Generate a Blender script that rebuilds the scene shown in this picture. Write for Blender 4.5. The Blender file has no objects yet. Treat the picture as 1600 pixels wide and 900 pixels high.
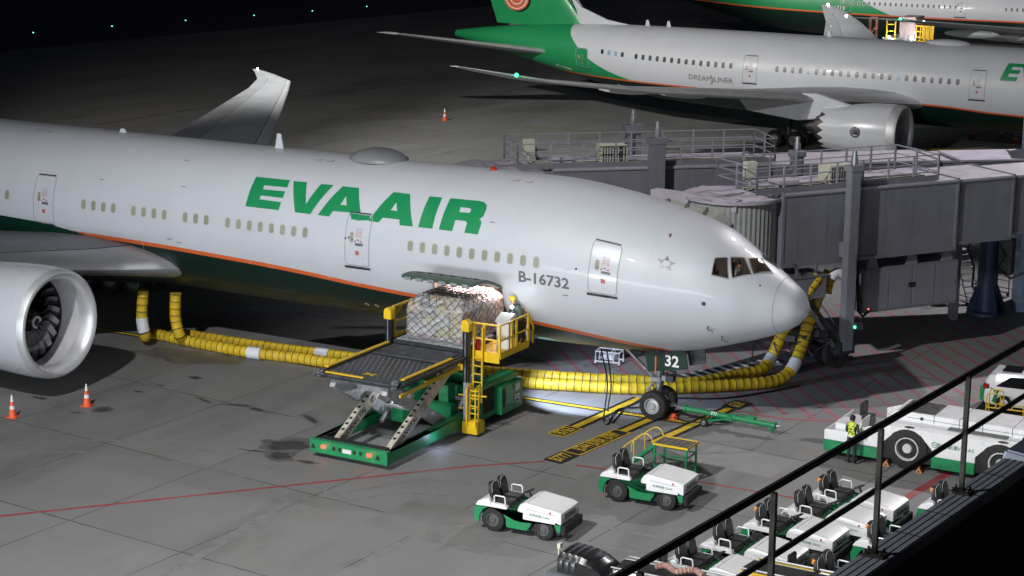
import bpy, bmesh, math, random
from mathutils import Vector, Matrix
from mathutils.bvhtree import BVHTree
R = math.radians
rnd = random.Random(7)
sc = bpy.context.scene
col = sc.collection

# ------------------------------------------------------------ camera
CP = Vector((22.111, -60.877, 20.409)); YAW, PIT, ROL, FPX = -0.512868, 0.228895, 0.007919, 2932.06
FW = Vector((math.sin(YAW)*math.cos(PIT), math.cos(YAW)*math.cos(PIT), -math.sin(PIT)))
_rt = Vector((math.cos(YAW), -math.sin(YAW), 0)); _up = _rt.cross(FW)
RT = _rt*math.cos(ROL) + _up*math.sin(ROL); UP = -_rt*math.sin(ROL) + _up*math.cos(ROL)
cd = bpy.data.cameras.new('camera'); cam = bpy.data.objects.new('camera', cd); col.objects.link(cam)
cd.sensor_width = 36; cd.lens = FPX*36/1600; cd.clip_start = 0.5; cd.clip_end = 3000
cam.matrix_world = Matrix(((RT.x, UP.x, -FW.x, CP.x), (RT.y, UP.y, -FW.y, CP.y), (RT.z, UP.z, -FW.z, CP.z), (0, 0, 0, 1)))
sc.camera = cam
def ray(u, v):
    return (FW*FPX + RT*(u-800) - UP*(v-450)).normalized()
def un(u, v, z=0.0, y=None):
    """point of the photograph's pixel (u, v) on the level z, or on the vertical plane y"""
    d = ray(u, v)
    t = (z-CP.z)/d.z if y is None else (y-CP.y)/d.y
    return CP + d*t

# ------------------------------------------------------------ world and lamps (night apron under floodlights, plus added fills)
w = bpy.data.worlds.new('World'); sc.world = w; w.use_nodes = True
nt = w.node_tree; bg = nt.nodes['Background']
bg.inputs[0].default_value = (0.30, 0.36, 0.55, 1); bg.inputs[1].default_value = 0.02
sc.view_settings.view_transform = 'Standard'; sc.view_settings.look = 'None'
sc.view_settings.exposure = 0.0; sc.view_settings.gamma = 1.0
def spot(name, loc, aim, watts, angle, colr=(1, .96, .9), rad=.5, blend=.5):
    l = bpy.data.lights.new(name, 'SPOT'); l.energy = watts; l.spot_size = R(angle); l.spot_blend = blend
    l.color = colr; l.shadow_soft_size = rad
    o = bpy.data.objects.new(name, l); col.objects.link(o); o.location = loc
    o.rotation_euler = (Vector(aim)-Vector(loc)).to_track_quat('-Z', 'Y').to_euler()
    return o
def plamp(name, loc, watts, colr, rad=.1):
    l = bpy.data.lights.new(name, 'POINT'); l.energy = watts; l.color = colr; l.shadow_soft_size = rad
    o = bpy.data.objects.new(name, l); col.objects.link(o); o.location = loc
    return o
spot('apron_floodlight', (-12, -42, 33), (9, 12, 0), 70000, 130, (1, .992, .985), .45, 1.0)
spot('tug_fill_spot', (8, -62, 26), (5, -14.5, 0), 22000, 23, (.95, .97, 1), .8, .5)  # added narrow spot, unseen: brightens the parked tugs
la = bpy.data.lights.new('hull_side_fill', 'AREA'); la.shape = 'RECTANGLE'; la.size = 46; la.size_y = 5; la.energy = 15500; la.color = (.88, .93, 1)  # added soft panel out of view: even fill on the hull side
lo_ = bpy.data.objects.new('hull_side_fill', la); col.objects.link(lo_); lo_.location = (-10, -60, 6); lo_.rotation_euler = (R(91), 0, R(4))
spot('parapet_fill_spot', (8, -56, 25), (17.6, -47, 15), 11000, 52, (.9, .94, 1), .4, .6)  # added spot with no fixture: lifts coping and railing out of the dark
spot('far_stand_floodlight', (-52, 8, 30), (-24, 68, 3), 84000, 66, (1, .98, .95), .6, .6)
spot('distant_stand_floodlight', (-62, 78, 30), (-26, 116, 5), 70000, 60, (1, .97, .93), .6, .6)
spot('concourse_floodlight', (4, 46, 37), (-2, 13, 0), 62000, 48, (1, .95, .99), .5, .7)

spot('taxiway_floodlight', (-50, 0, 34), (-56, 62, 0), 52000, 66, (1, .95, .86), .8, .8)  # added far spot, unseen: lightens the ground behind the aircraft
# ------------------------------------------------------------ materials
def M(name, rgb, rough=.5, metal=0.0, var=.10, scale=2.0, coat=0.0, bump=0.0, emit=None, es=0.0, spec=.5, detail=4):
    m = bpy.data.materials.new(name); m.use_nodes = True; t = m.node_tree; n = t.nodes; p = n['Principled BSDF']
    p.inputs['Roughness'].default_value = rough; p.inputs['Metallic'].default_value = metal
    p.inputs['Coat Weight'].default_value = coat; p.inputs['Specular IOR Level'].default_value = spec
    tc = n.new('ShaderNodeTexCoord'); no = n.new('ShaderNodeTexNoise'); no.inputs['Scale'].default_value = scale
    no.inputs['Detail'].default_value = detail; t.links.new(tc.outputs['Object'], no.inputs['Vector'])
    mx = n.new('ShaderNodeMix'); mx.data_type = 'RGBA'
    mx.inputs[6].default_value = tuple(c*(1-var) for c in rgb) + (1,)
    mx.inputs[7].default_value = tuple(min(1, c*(1+var)) for c in rgb) + (1,)
    cr = n.new('ShaderNodeMapRange'); cr.inputs[1].default_value = .3; cr.inputs[2].default_value = .7
    t.links.new(no.outputs['Fac'], cr.inputs[0]); t.links.new(cr.outputs[0], mx.inputs[0])
    t.links.new(mx.outputs[2], p.inputs['Base Color'])
    rr = n.new('ShaderNodeMapRange'); rr.inputs[1].default_value = .3; rr.inputs[2].default_value = .7
    rr.inputs[3].default_value = max(.02, rough*.85); rr.inputs[4].default_value = min(1, rough*1.2)
    t.links.new(no.outputs['Fac'], rr.inputs[0]); t.links.new(rr.outputs[0], p.inputs['Roughness'])
    if bump:
        b = n.new('ShaderNodeBump'); b.inputs['Strength'].default_value = bump; b.inputs['Distance'].default_value = .02
        t.links.new(no.outputs['Fac'], b.inputs['Height']); t.links.new(b.outputs[0], p.inputs['Normal'])
    if emit:
        p.inputs['Emission Color'].default_value = tuple(emit) + (1,); p.inputs['Emission Strength'].default_value = es
    m['mix'] = mx.name
    return m
def grime(m, colr, scale=1.2, lo=.52, hi=.72, amount=.8, stretch=(1, 1, 1)):
    """worn, dirty patches of their own shape over a paint"""
    t = m.node_tree; n = t.nodes; p = n['Principled BSDF']
    src = p.inputs['Base Color'].links[0].from_socket
    tc = n.new('ShaderNodeTexCoord'); mp = n.new('ShaderNodeMapping'); mp.inputs['Scale'].default_value = stretch
    no = n.new('ShaderNodeTexNoise'); no.inputs['Scale'].default_value = scale; no.inputs['Detail'].default_value = 8
    no.inputs['Roughness'].default_value = .7
    t.links.new(tc.outputs['Object'], mp.inputs[0]); t.links.new(mp.outputs[0], no.inputs['Vector'])
    mr = n.new('ShaderNodeMapRange'); mr.inputs[1].default_value = lo; mr.inputs[2].default_value = hi; mr.inputs[4].default_value = amount
    t.links.new(no.outputs['Fac'], mr.inputs[0])
    mx = n.new('ShaderNodeMix'); mx.data_type = 'RGBA'; mx.inputs[7].default_value = tuple(colr) + (1,)
    t.links.new(mr.outputs[0], mx.inputs[0]); t.links.new(src, mx.inputs[6]); t.links.new(mx.outputs[2], p.inputs['Base Color'])
    return m
WHITE = M('aircraft_white', (.55, .57, .61), .28, 0, .02, .6, .35)
LIP = M('polished_aluminium', (.66, .67, .69), .45, .55, .06, 1.5)
DULL = M('dull_aluminium', (.19, .2, .22), .42, .4, .12, 1.5)
WING = M('wing_grey', (.42, .44, .47), .42, .1, .07, .7)
WING2 = M('wing_light_grey', (.54, .56, .58), .4, .1, .05, .8)
GREEN = M('livery_green', (.012, .25, .085), .35, 0, .05, 1)
DGREEN = M('livery_dark_green', (.004, .030, .019), .3, 0, .1, 1, .15)
ORANGE = M('livery_orange', (.68, .13, .03), .35, 0, .04, 1)
BLACK = M('black_rubber', (.014, .014, .015), .75, 0, .35, 6)
TYRE = grime(M('tyre_rubber', (.018, .018, .018), .8, 0, .3, 5), (.06, .055, .05), 3, .5, .8, .5)
DARK = M('dark_gap', (.01, .01, .011), .7, 0, .2, 4)
LINE = M('seam_grey', (.30, .30, .31), .5, 0, .1, 3)
STEEL = M('machine_steel', (.33, .34, .35), .45, .7, .25, 5)
DSTEEL = grime(M('dark_machine_steel', (.07, .075, .08), .5, .5, .35, 5), (.02, .018, .015), 3)
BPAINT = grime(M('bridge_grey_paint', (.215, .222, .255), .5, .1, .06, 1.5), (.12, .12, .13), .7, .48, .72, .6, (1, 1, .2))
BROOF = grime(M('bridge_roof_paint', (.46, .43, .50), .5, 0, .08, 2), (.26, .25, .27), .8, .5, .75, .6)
BRAIL = M('galvanised_rail', (.38, .38, .43), .5, .3, .12, 5)
BLUEP = M('column_blue_paint', (.055, .075, .15), .45, .1, .15, 3)
CURT = M('bridge_curtain', (.33, .35, .34), .6, 0, .08, 4)
CANOPY = grime(M('canopy_fabric', (.36, .365, .34), .75, 0, .12, 4), (.12, .12, .11), 2)
CREAM = M('cream_box', (.58, .58, .46), .5, 0, .08, 5)
YEL = grime(M('safety_yellow', (.76, .49, .01), .42, 0, .08, 5), (.22, .13, .03), 3, .6, .8, .6)
HOSEY = grime(M('hose_yellow', (.72, .49, .02), .55, 0, .06, 3), (.32, .22, .04), 1.8, .45, .7, .65)
HOSEK = M('hose_hoop', (.06, .05, .02), .6, 0, .2, 4)
HOSEW = M('hose_cuff', (.72, .74, .78), .5, 0, .06, 4)
GSEG = grime(M('equipment_green', (.012, .24, .085), .42, 0, .12, 4), (.04, .05, .03), 2.2, .52, .75, .75)
GSEW = grime(M('equipment_white', (.80, .80, .80), .36, 0, .03, 3, .2), (.36, .35, .32), 2.2, .56, .78, .6)
SEAT = M('seat_vinyl', (.012, .012, .014), .38, 0, .3, 8)
FLOORM = grime(M('tread_plate', (.16, .17, .16), .55, .2, .2, 6), (.03, .03, .028), 3)
GLASSK = M('dark_glass', (.01, .012, .014), .06, 0, .1, 1, .5)
PANE = M('cabin_shade', (.30, .30, .23), .35, 0, .12, 1.1, .3)
PFRAME = M('window_surround', (.50, .51, .52), .4, 0, .04, 3)
ARMW = grime(M('scissor_arm_paint', (.56, .53, .44), .5, .1, .12, 4), (.16, .11, .07), 2.4, .5, .68, .85)
DECKM = grime(M('roller_deck', (.055, .06, .07), .4, .5, .25, 5), (.13, .13, .13), 5, .55, .8, .5)
ORA = M('cone_orange', (.85, .12, .035), .5, 0, .06, 8)
REFL = M('cone_band', (.72, .72, .70), .4, 0, .06, 8)
WOOD = M('chock_orange', (.55, .24, .09), .7, 0, .2, 9)
PLATE = M('number_plate', (.7, .72, .7), .4, 0, .1, 30)
REDL = M('tail_lamp', (.8, .05, .02), .3, 0, .1, 2, 0, 0, (1, .10, .08), 2.2)
WL = M('white_lamp', (1, 1, 1), .3, 0, .0, 2, 0, 0, (.85, .92, 1), 40)
GL = M('green_lamp', (.1, 1, .5), .3, 0, 0, 2, 0, 0, (.04, 1, .38), 4)
GS = M('status_green', (.1, 1, .5), .3, 0, 0, 2, 0, 0, (.1, 1, .5), 3)
TXGREY = M('lettering_grey', (.12, .125, .13), .4, 0, .04, 4)
TXWHITE = M('lettering_white', (.78, .78, .78), .4, 0, .02, 4)
TXBLACK = M('lettering_black', (.015, .015, .015), .5, 0, .1, 4)
PAINTY = grime(M('marking_yellow', (.70, .46, .02), .6, 0, .12, 3), (.20, .15, .05), 2.5, .52, .75, .7)
PAINTK = grime(M('marking_black', (.018, .018, .018), .6, 0, .3, 3), (.09, .09, .085), 3, .55, .8, .5)
PAINTR = grime(M('marking_red', (.38, .035, .045), .65, 0, .18, 2), (.17, .13, .125), 2.2, .45, .7, .85)
PAINTP = grime(M('marking_hatch_red', (.44, .09, .12), .65, 0, .18, 2), (.19, .14, .14), 1.8, .42, .7, .85)
PAINTW = grime(M('marking_white', (.50, .50, .50), .65, 0, .15, 3), (.18, .18, .17), 2.2, .45, .7, .85)

# ------------------------------------------------------------ mesh builder
class B:
    def __init__(s): s.v = []; s.f = []; s.m = []; s.mi = 0
    def q(s, *ids): s.f.append(ids); s.m.append(s.mi)
    def add(s, vs, fs, mi=None):
        o = len(s.v); s.v += [tuple(x) for x in vs]
        for f in fs: s.f.append(tuple(i+o for i in f)); s.m.append(s.mi if mi is None else mi)
    def box(s, c, d, rz=0, mi=None, mat=None):
        c = Vector(c); h = [x/2 for x in d]; vs = []
        for sx in (-1, 1):
            for sy in (-1, 1):
                for sz in (-1, 1):
                    p = Vector((sx*h[0], sy*h[1], sz*h[2]))
                    if rz: p = Matrix.Rotation(rz, 3, 'Z') @ p
                    if mat: p = mat @ p
                    vs.append(c+p)
        s.add(vs, [(0, 1, 3, 2), (4, 6, 7, 5), (0, 4, 5, 1), (2, 3, 7, 6), (0, 2, 6, 4), (1, 5, 7, 3)], mi); return s
    def bb(s, x0, x1, y0, y1, z0, z1, mi=None):
        return s.box(((x0+x1)/2, (y0+y1)/2, (z0+z1)/2), (abs(x1-x0), abs(y1-y0), abs(z1-z0)), 0, mi)
    def bar(s, p, q, w, h=None, mi=None, up=(0, 0, 1)):
        p = Vector(p); q = Vector(q); h = h or w; d = (q-p); L = d.length
        if L < 1e-6: return s
        d /= L; u = Vector(up)
        if abs(d.dot(u)) > .98: u = Vector((1, 0, 0))
        a = d.cross(u).normalized(); b = a.cross(d)
        vs = [p + a*(sx*w/2) + b*(sz*h/2) + d*(L*t) for t in (0, 1) for sx in (-1, 1) for sz in (-1, 1)]
        s.add(vs, [(0, 1, 3, 2), (4, 6, 7, 5), (0, 4, 5, 1), (2, 3, 7, 6), (0, 2, 6, 4), (1, 5, 7, 3)], mi); return s
    def tube(s, pts, r, n=8, mi=None, cap=True, radii=None, mis=None):
        pts = [Vector(p) for p in pts]; k = len(pts); o = len(s.v); prev = None
        for i, p in enumerate(pts):
            d = (pts[min(i+1, k-1)] - pts[max(i-1, 0)]).normalized()
            if prev is None:
                u = Vector((0, 0, 1)) if abs(d.z) < .9 else Vector((1, 0, 0))
                a = d.cross(u).normalized()
            else: a = (prev - d*prev.dot(d)).normalized()
            prev = a; b = d.cross(a); rr = radii[i] if radii else r
            for j in range(n):
                t = 2*math.pi*j/n; s.v.append(tuple(p + a*(rr*math.cos(t)) + b*(rr*math.sin(t))))
        for i in range(k-1):
            for j in range(n):
                s.f.append((o+i*n+j, o+i*n+(j+1) % n, o+(i+1)*n+(j+1) % n, o+(i+1)*n+j))
                s.m.append(mis[i] if mis else (s.mi if mi is None else mi))
        if cap:
            s.f.append(tuple(o+j for j in range(n))[::-1]); s.m.append(s.mi if mi is None else mi)
            s.f.append(tuple(o+(k-1)*n+j for j in range(n))); s.m.append(s.mi if mi is None else mi)
        return s
    def cyl(s, p, q, r, r2=None, n=16, mi=None):
        return s.tube([p, q], r, n, mi, True, [r, r if r2 is None else r2])
    def lathe(s, prof, org, ax=(1, 0, 0), n=32, mis=None, mi=None):
        """prof: (t along axis, radius)"""
        ax = Vector(ax).normalized(); u = Vector((0, 0, 1)) if abs(ax.z) < .9 else Vector((1, 0, 0))
        a = ax.cross(u).normalized(); b = ax.cross(a); org = Vector(org); o = len(s.v)
        for t, r in prof:
            for j in range(n):
                th = 2*math.pi*j/n; s.v.append(tuple(org + ax*t + a*(r*math.cos(th)) + b*(r*math.sin(th))))
        for i in range(len(prof)-1):
            for j in range(n):
                s.f.append((o+i*n+j, o+(i+1)*n+j, o+(i+1)*n+(j+1) % n, o+i*n+(j+1) % n)); s.m.append(mis[i] if mis else (s.mi if mi is None else mi))
        return s
    def prism(s, pts, ext, fn, mi=None):
        """pts 2d, ext (e0, e1), fn(a, b, e) -> 3d"""
        n = len(pts); vs = [fn(a, b, ext[0]) for a, b in pts] + [fn(a, b, ext[1]) for a, b in pts]
        s.add(vs, [tuple(range(n))[::-1], tuple(range(n, 2*n))] + [(i, (i+1) % n, n+(i+1) % n, n+i) for i in range(n)], mi); return s
    def loft(s, rings, mi=None, cap=True, closed=True):
        n = len(rings[0]); o = len(s.v)
        for r in rings: s.v += [tuple(x) for x in r]
        for i in range(len(rings)-1):
            for j in range(n if closed else n-1):
                s.f.append((o+i*n+j, o+i*n+(j+1) % n, o+(i+1)*n+(j+1) % n, o+(i+1)*n+j)); s.m.append(s.mi if mi is None else mi)
        if cap:
            s.f.append(tuple(o+j for j in range(n))[::-1]); s.m.append(s.mi if mi is None else mi)
            s.f.append(tuple(o+(len(rings)-1)*n+j for j in range(n))); s.m.append(s.mi if mi is None else mi)
        return s
    def sphere(s, c, r, n=10, mi=None, sc_=(1, 1, 1)):
        prof = [(-math.cos(math.pi*i/n), max(1e-4, math.sin(math.pi*i/n))) for i in range(n+1)]
        o = len(s.v); s.lathe(prof, (0, 0, 0), (0, 0, 1), n*2, None, mi)
        for i in range(o, len(s.v)):
            v = s.v[i]; s.v[i] = (c[0]+v[0]*r*sc_[0], c[1]+v[1]*r*sc_[1], c[2]+v[2]*r*sc_[2])
        return s
    def obj(s, name, mats, parent=None, smooth=False, bevel=0.0, sharp=35):
        me = bpy.data.meshes.new(name); me.from_pydata(s.v, [], s.f)
        mats = mats if isinstance(mats, (list, tuple)) else [mats]
        for m in mats: me.materials.append(m)
        me.polygons.foreach_set('material_index', s.m)
        bm = bmesh.new(); bm.from_mesh(me)
        bmesh.ops.recalc_face_normals(bm, faces=bm.faces)
        if bevel:
            es = [e for e in bm.edges if len(e.link_faces) == 2 and e.calc_face_angle(0) > R(30)]
            bmesh.ops.bevel(bm, geom=es, offset=bevel, segments=2, affect='EDGES', clamp_overlap=True)
            smooth = True
        if smooth:
            for f in bm.faces: f.smooth = True
            for e in bm.edges:
                if len(e.link_faces) == 2 and e.calc_face_angle(0) > R(sharp): e.smooth = False
        bm.to_mesh(me); bm.free(); me.validate()
        o = bpy.data.objects.new(name, me); col.objects.link(o)
        if parent: o.parent = parent
        return o
def tag(o, label=None, cat=None, group=None, kind=None):
    if label: o['label'] = label
    if cat: o['category'] = cat
    if group: o['group'] = group
    if kind: o['kind'] = kind
    return o
def thing(name, label, cat, loc=(0, 0, 0), rz=0, group=None):
    o = bpy.data.objects.new(name, None); col.objects.link(o); o.location = loc; o.rotation_euler = (0, 0, rz)
    o.empty_display_size = .2
    return tag(o, label, cat, group)
def struct(name, b, m): return tag(b.obj(name, m), kind='structure')
def copy_tree(o, parent=None):
    kids = list(o.children); c = o.copy(); col.objects.link(c)
    if parent: c.parent = parent
    for k in kids: copy_tree(k, c)
    return c
def text_geo(s, size=1.0, bold=.0, spacing=1.0):
    cu = bpy.data.curves.new('t', 'FONT'); cu.body = s; cu.size = size; cu.offset = bold; cu.resolution_u = 2
    cu.align_x = 'CENTER'; cu.align_y = 'CENTER'; cu.space_character = spacing
    o = bpy.data.objects.new('t', cu); col.objects.link(o); bpy.context.view_layer.update()
    me = bpy.data.meshes.new_from_object(o.evaluated_get(bpy.context.evaluated_depsgraph_get()))
    bm = bmesh.new(); bm.from_mesh(me); bpy.data.objects.remove(o); bpy.data.meshes.remove(me)
    return bm
def text_flat(s, size, fn, m, name='lettering', parent=None, bold=0, spacing=1, sx=1.0):
    """flat lettering, fn(x, y) -> 3d point"""
    bm = text_geo(s, size, bold, spacing)
    for v in bm.verts: v.co = Vector(fn(v.co.x*sx, v.co.y))
    me = bpy.data.meshes.new(name); bm.to_mesh(me); bm.free(); me.materials.append(m)
    o = bpy.data.objects.new(name, me); col.objects.link(o)
    if parent: o.parent = parent
    return o
def rrect(x0, x1, y0, y1, r, n=4):
    pts = []
    for cx, cy, a in ((x1-r, y1-r, 0), (x0+r, y1-r, 90), (x0+r, y0+r, 180), (x1-r, y0+r, 270)):
        for i in range(n+1):
            t = R(a+90*i/n); pts.append((cx+r*math.cos(t), cy+r*math.sin(t)))
    return pts
# ------------------------------------------------------------ ground
def ground_material():
    m = bpy.data.materials.new('apron_concrete'); m.use_nodes = True; t = m.node_tree; n = t.nodes; p = n['Principled BSDF']; L = t.links.new
    tc = n.new('ShaderNodeTexCoord')
    def noise(scale, detail=6, rough=.6, stretch=(1, 1, 1), rot=0):
        mp = n.new('ShaderNodeMapping'); mp.inputs['Scale'].default_value = stretch; mp.inputs['Rotation'].default_value = (0, 0, rot)
        x = n.new('ShaderNodeTexNoise'); x.inputs['Scale'].default_value = scale; x.inputs['Detail'].default_value = detail; x.inputs['Roughness'].default_value = rough
        L(tc.outputs['Object'], mp.inputs[0]); L(mp.outputs[0], x.inputs['Vector']); return x.outputs['Fac']
    def rng(s, a, b, c=0, d=1):
        r = n.new('ShaderNodeMapRange'); r.inputs[1].default_value = a; r.inputs[2].default_value = b; r.inputs[3].default_value = c; r.inputs[4].default_value = d
        L(s, r.inputs[0]); return r.outputs[0]
    def math_(op, a, b=None):
        x = n.new('ShaderNodeMath'); x.operation = op
        for i, k in enumerate((a, b)):
            if k is None: continue
            if hasattr(k, 'links'): L(k, x.inputs[i])
            else: x.inputs[i].default_value = k
        return x.outputs[0]
    def mix(f, a, b, bt='MIX'):
        x = n.new('ShaderNodeMix'); x.data_type = 'RGBA'; x.blend_type = bt
        for i, k in ((0, f), (6, a), (7, b)):
            if hasattr(k, 'links'): L(k, x.inputs[i])
            else: x.inputs[i].default_value = k
        return x.outputs[2]
    base = mix(rng(noise(.06, 5), .35, .65), (.190, .192, .196, 1), (.258, .261, .266, 1))
    base = mix(rng(noise(.45, 8, .7), .35, .7, 0, .7), base, (.185, .183, .175, 1))
    base = mix(rng(noise(.11, 4), .48, .66, 0, .6), base, (.225, .215, .19, 1))
    base = mix(rng(noise(14, 8, .8), .3, .7, 0, .35), base, (.34, .338, .33, 1))
    # slabs: joints every 4.7 m and every 5.4 m, each slab a slightly different cast
    sp = n.new('ShaderNodeSeparateXYZ'); mp = n.new('ShaderNodeMapping'); mp.inputs['Rotation'].default_value = (0, 0, R(4.3)); mp.inputs['Location'].default_value = (1.2, 2.1, 0)
    L(tc.outputs['Object'], mp.inputs[0]); L(mp.outputs[0], sp.inputs[0])
    wob = rng(noise(1.7, 3), 0, 1, -.035, .035)
    us = math_('DIVIDE', math_('ADD', sp.outputs[0], wob), 4.75); vs = math_('DIVIDE', math_('ADD', sp.outputs[1], wob), 6.2)
    ju = math_('GREATER_THAN', math_('ABSOLUTE', math_('SUBTRACT', math_('FRACT', us), .5)), .4955)
    jv = math_('GREATER_THAN', math_('ABSOLUTE', math_('SUBTRACT', math_('FRACT', vs), .5)), .4955)
    cb = n.new('ShaderNodeCombineXYZ'); L(math_('FLOOR', us), cb.inputs[0]); L(math_('FLOOR', vs), cb.inputs[1])
    wn = n.new('ShaderNodeTexWhiteNoise'); L(cb.outputs[0], wn.inputs['Vector'])
    base = mix(rng(wn.outputs['Value'], 0, 1, 0, .24), base, (.15, .149, .145, 1))
    joint = math_('MULTIPLY', math_('MAXIMUM', ju, jv), rng(noise(.8, 4), .35, .6, .5, .95))
    base = mix(joint, base, (.05, .048, .045, 1))
    # rubber and oil wear in long soft streaks and small drips
    st = rng(noise(.16, 6, .65, (1, .28, 1), R(30)), .52, .74, 0, .6)
    base = mix(st, base, (.07, .068, .065, 1))
    dr = rng(noise(1.1, 5, .62, (.55, 1, 1), R(-20)), .70, .735, 0, .8)
    base = mix(dr, base, (.045, .044, .042, 1))
    L(base, p.inputs['Base Color'])
    ro = math_('SUBTRACT', rng(noise(.5, 5), .3, .7, .55, .78), math_('MULTIPLY', dr, .25)); L(ro, p.inputs['Roughness'])
    p.inputs['Specular IOR Level'].default_value = .35
    bp = n.new('ShaderNodeBump'); bp.inputs['Strength'].default_value = .25; bp.inputs['Distance'].default_value = .02
    L(noise(30, 4, .7), bp.inputs['Height']); L(bp.outputs[0], p.inputs['Normal'])
    return m
b = B(); b.add([(-900, -500, 0), (900, -500, 0), (900, 1500, 0), (-900, 1500, 0)], [(0, 1, 2, 3)])
struct('apron_ground', b, ground_material())
TAR = grime(M('taxiway_asphalt', (.05, .05, .055), .75, 0, .2, .2), (.085, .085, .08), .12, .45, .7, .8, (1, .2, 1))
GRASS = M('dark_grass', (.02, .028, .014), .9, 0, .4, .5)
def sheet(name, pts, z, m):
    b = B(); b.add([(x, y, z) for x, y in pts], [tuple(range(len(pts)))]); return struct(name, b, m)
sheet("taxiway", [(-164, -200), (-78, 330), (-20, 900), (-400, 900), (-400, -200)], .004, TAR)
sheet("far_grass", [(-420, -200), (-230, 330), (-110, 900), (-900, 900), (-900, -200)], .008, GRASS)

def stripe(name, pts, wd, z, m, dash=None, wobble=0):
    """painted line along ground points"""
    b = B(); P = [Vector((p[0], p[1], 0)) for p in pts]
    if dash:
        Q = []
        for a, c in zip(P, P[1:]):
            L_ = (c-a).length; k = max(1, int(L_/sum(dash)))
            for i in range(k): Q.append((a+(c-a)*((i*sum(dash))/L_), a+(c-a)*(min(L_, i*sum(dash)+dash[0])/L_)))
    else: Q = list(zip(P, P[1:]))
    if not dash:
        nrm = []
        for i in range(len(P)):
            d = (P[min(i+1, len(P)-1)]-P[max(i-1, 0)]).normalized(); nrm.append(Vector((-d.y, d.x, 0))*wd/2)
        b.v = [tuple(p+n_+Vector((0, 0, z))) for p, n_ in zip(P, nrm)] + [tuple(p-n_+Vector((0, 0, z))) for p, n_ in zip(P, nrm)]
        k = len(P); b.f = [(i, i+1, k+i+1, k+i) for i in range(k-1)]; b.m = [0]*(k-1); Q = []
    for a, c in Q:
        d = (c-a).normalized(); nn = Vector((-d.y, d.x, 0))*wd/2
        b.add([a-nn+Vector((0, 0, z)), c-nn+Vector((0, 0, z)), c+nn+Vector((0, 0, z)), a+nn+Vector((0, 0, z))], [(0, 1, 2, 3)])
    return struct(name, b, m)
G = lambda *uv: [un(u, v) for u, v in uv]
stripe('red_boundary_line', G((-60, 813), (740, 728), (852, 721)), .13, .004, PAINTR)
stripe('red_boundary_line', G((900, 727), (1100, 754), (1340, 795)), .13, .004, PAINTR)
stripe('red_stop_stripe', G((1380, 800), (1500, 728)), .32, .004, PAINTR)
# aircraft stand centre line and stop bars
stripe('stand_centre_line_edge', G((130, 510), (560, 583), (800, 619), (996, 649), (1100, 664)), .42, .004, PAINTK)
stripe('stand_centre_line', G((130, 510), (560, 583), (800, 619), (996, 649), (1100, 664)), .2, .008, PAINTY)
def stopbar(px0, px1, boxes):
    a, c = un(*px0), un(*px1); d = (c-a).normalized(); nn = Vector((-d.y, d.x, 0)); L_ = (c-a).length
    def F(s, t, z): return a + d*s + nn*t + Vector((0, 0, z))
    s0 = sum(x[0] for x in boxes if x[2] == 0)
    s1 = L_ - sum(x[0] for x in boxes if x[2] == 1)
    b = B(); b.add([F(s0, -.3, .012), F(s1, -.3, .012), F(s1, .3, .012), F(s0, .3, .012)], [(0, 1, 2, 3)]); struct('stop_bar_edge', b, PAINTK)
    b = B(); b.add([F(s0, -.14, .016), F(s1, -.14, .016), F(s1, .14, .016), F(s0, .14, .016)], [(0, 1, 2, 3)]); struct('stop_bar', b, PAINTY)
    p0, p1 = 0, s1
    for ln, txt, end, yel in boxes:
        q0 = p0 if end == 0 else p1
        if yel:
            b = B(); b.add([F(q0, -.38, .02), F(q0+ln, -.38, .02), F(q0+ln, .38, .02), F(q0, .38, .02)], [(0, 1, 2, 3)]); struct('stop_bar_box', b, PAINTY)
        g = .07 if yel else 0
        b = B(); b.add([F(q0+g, -.38+g, .024), F(q0+ln-g, -.38+g, .024), F(q0+ln-g, .38-g, .024), F(q0+g, .38-g, .024)], [(0, 1, 2, 3)]); struct('stop_bar_box', b, PAINTK)
        o = text_flat(txt, .74, lambda x, y: F(q0+ln/2+x, y, .028), PAINTY, 'stop_bar_number', None, .012, 1.0, .47 if len(txt) > 5 else .56); tag(o, kind='structure')
        if end == 0: p0 += ln
        else: p1 += ln
stopbar((868, 681), (1000, 622), [(1.25, 'B763', 0, True)])
stopbar((862, 722), (1052, 640), [(1.15, 'B777', 0, False), (3.3, 'B744 B78X B789', 0, True)])
stopbar((1020, 692), (1163, 628), [(1.1, '658', 1, False)])
# keep-clear hatching behind the nose
d0 = Vector((un(1453, 547)-un(1387, 508))); d0.normalize(); n0 = Vector((-d0.y, d0.x, 0))
HP = [(-13.5, 3.6), (-9, 3.0), (-3.6, 2.35), (.08, 2.85), (4.0, 6.95), (6.2, 11.5), (4.5, 20), (-6, 21), (-13.5, 13)]
def inhatch(p):
    c = False
    for i in range(len(HP)):
        (x1, y1), (x2, y2) = HP[i], HP[i-1]
        if (y1 > p.y) != (y2 > p.y) and p.x < (x2-x1)*(p.y-y1)/(y2-y1)+x1: c = not c
    return c
for u0 in range(-24, 30):
    a = Vector((-3, 9, 0)) + n0*u0*.86; seg = []
    for i in range(401):
        p = a + d0*(-20+40*i/400)
        if inhatch(p): seg.append(p)
    if len(seg) > 6: stripe('keep_clear_hatching', [seg[0], seg[-1]], .15, .004, PAINTP)
stripe('keep_clear_border', G((1140, 642), (1230, 655), (1310, 658)), .17, .006, PAINTP)
stripe('keep_clear_border', G((1515, 642), (1560, 620)), .22, .006, PAINTP)
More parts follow.
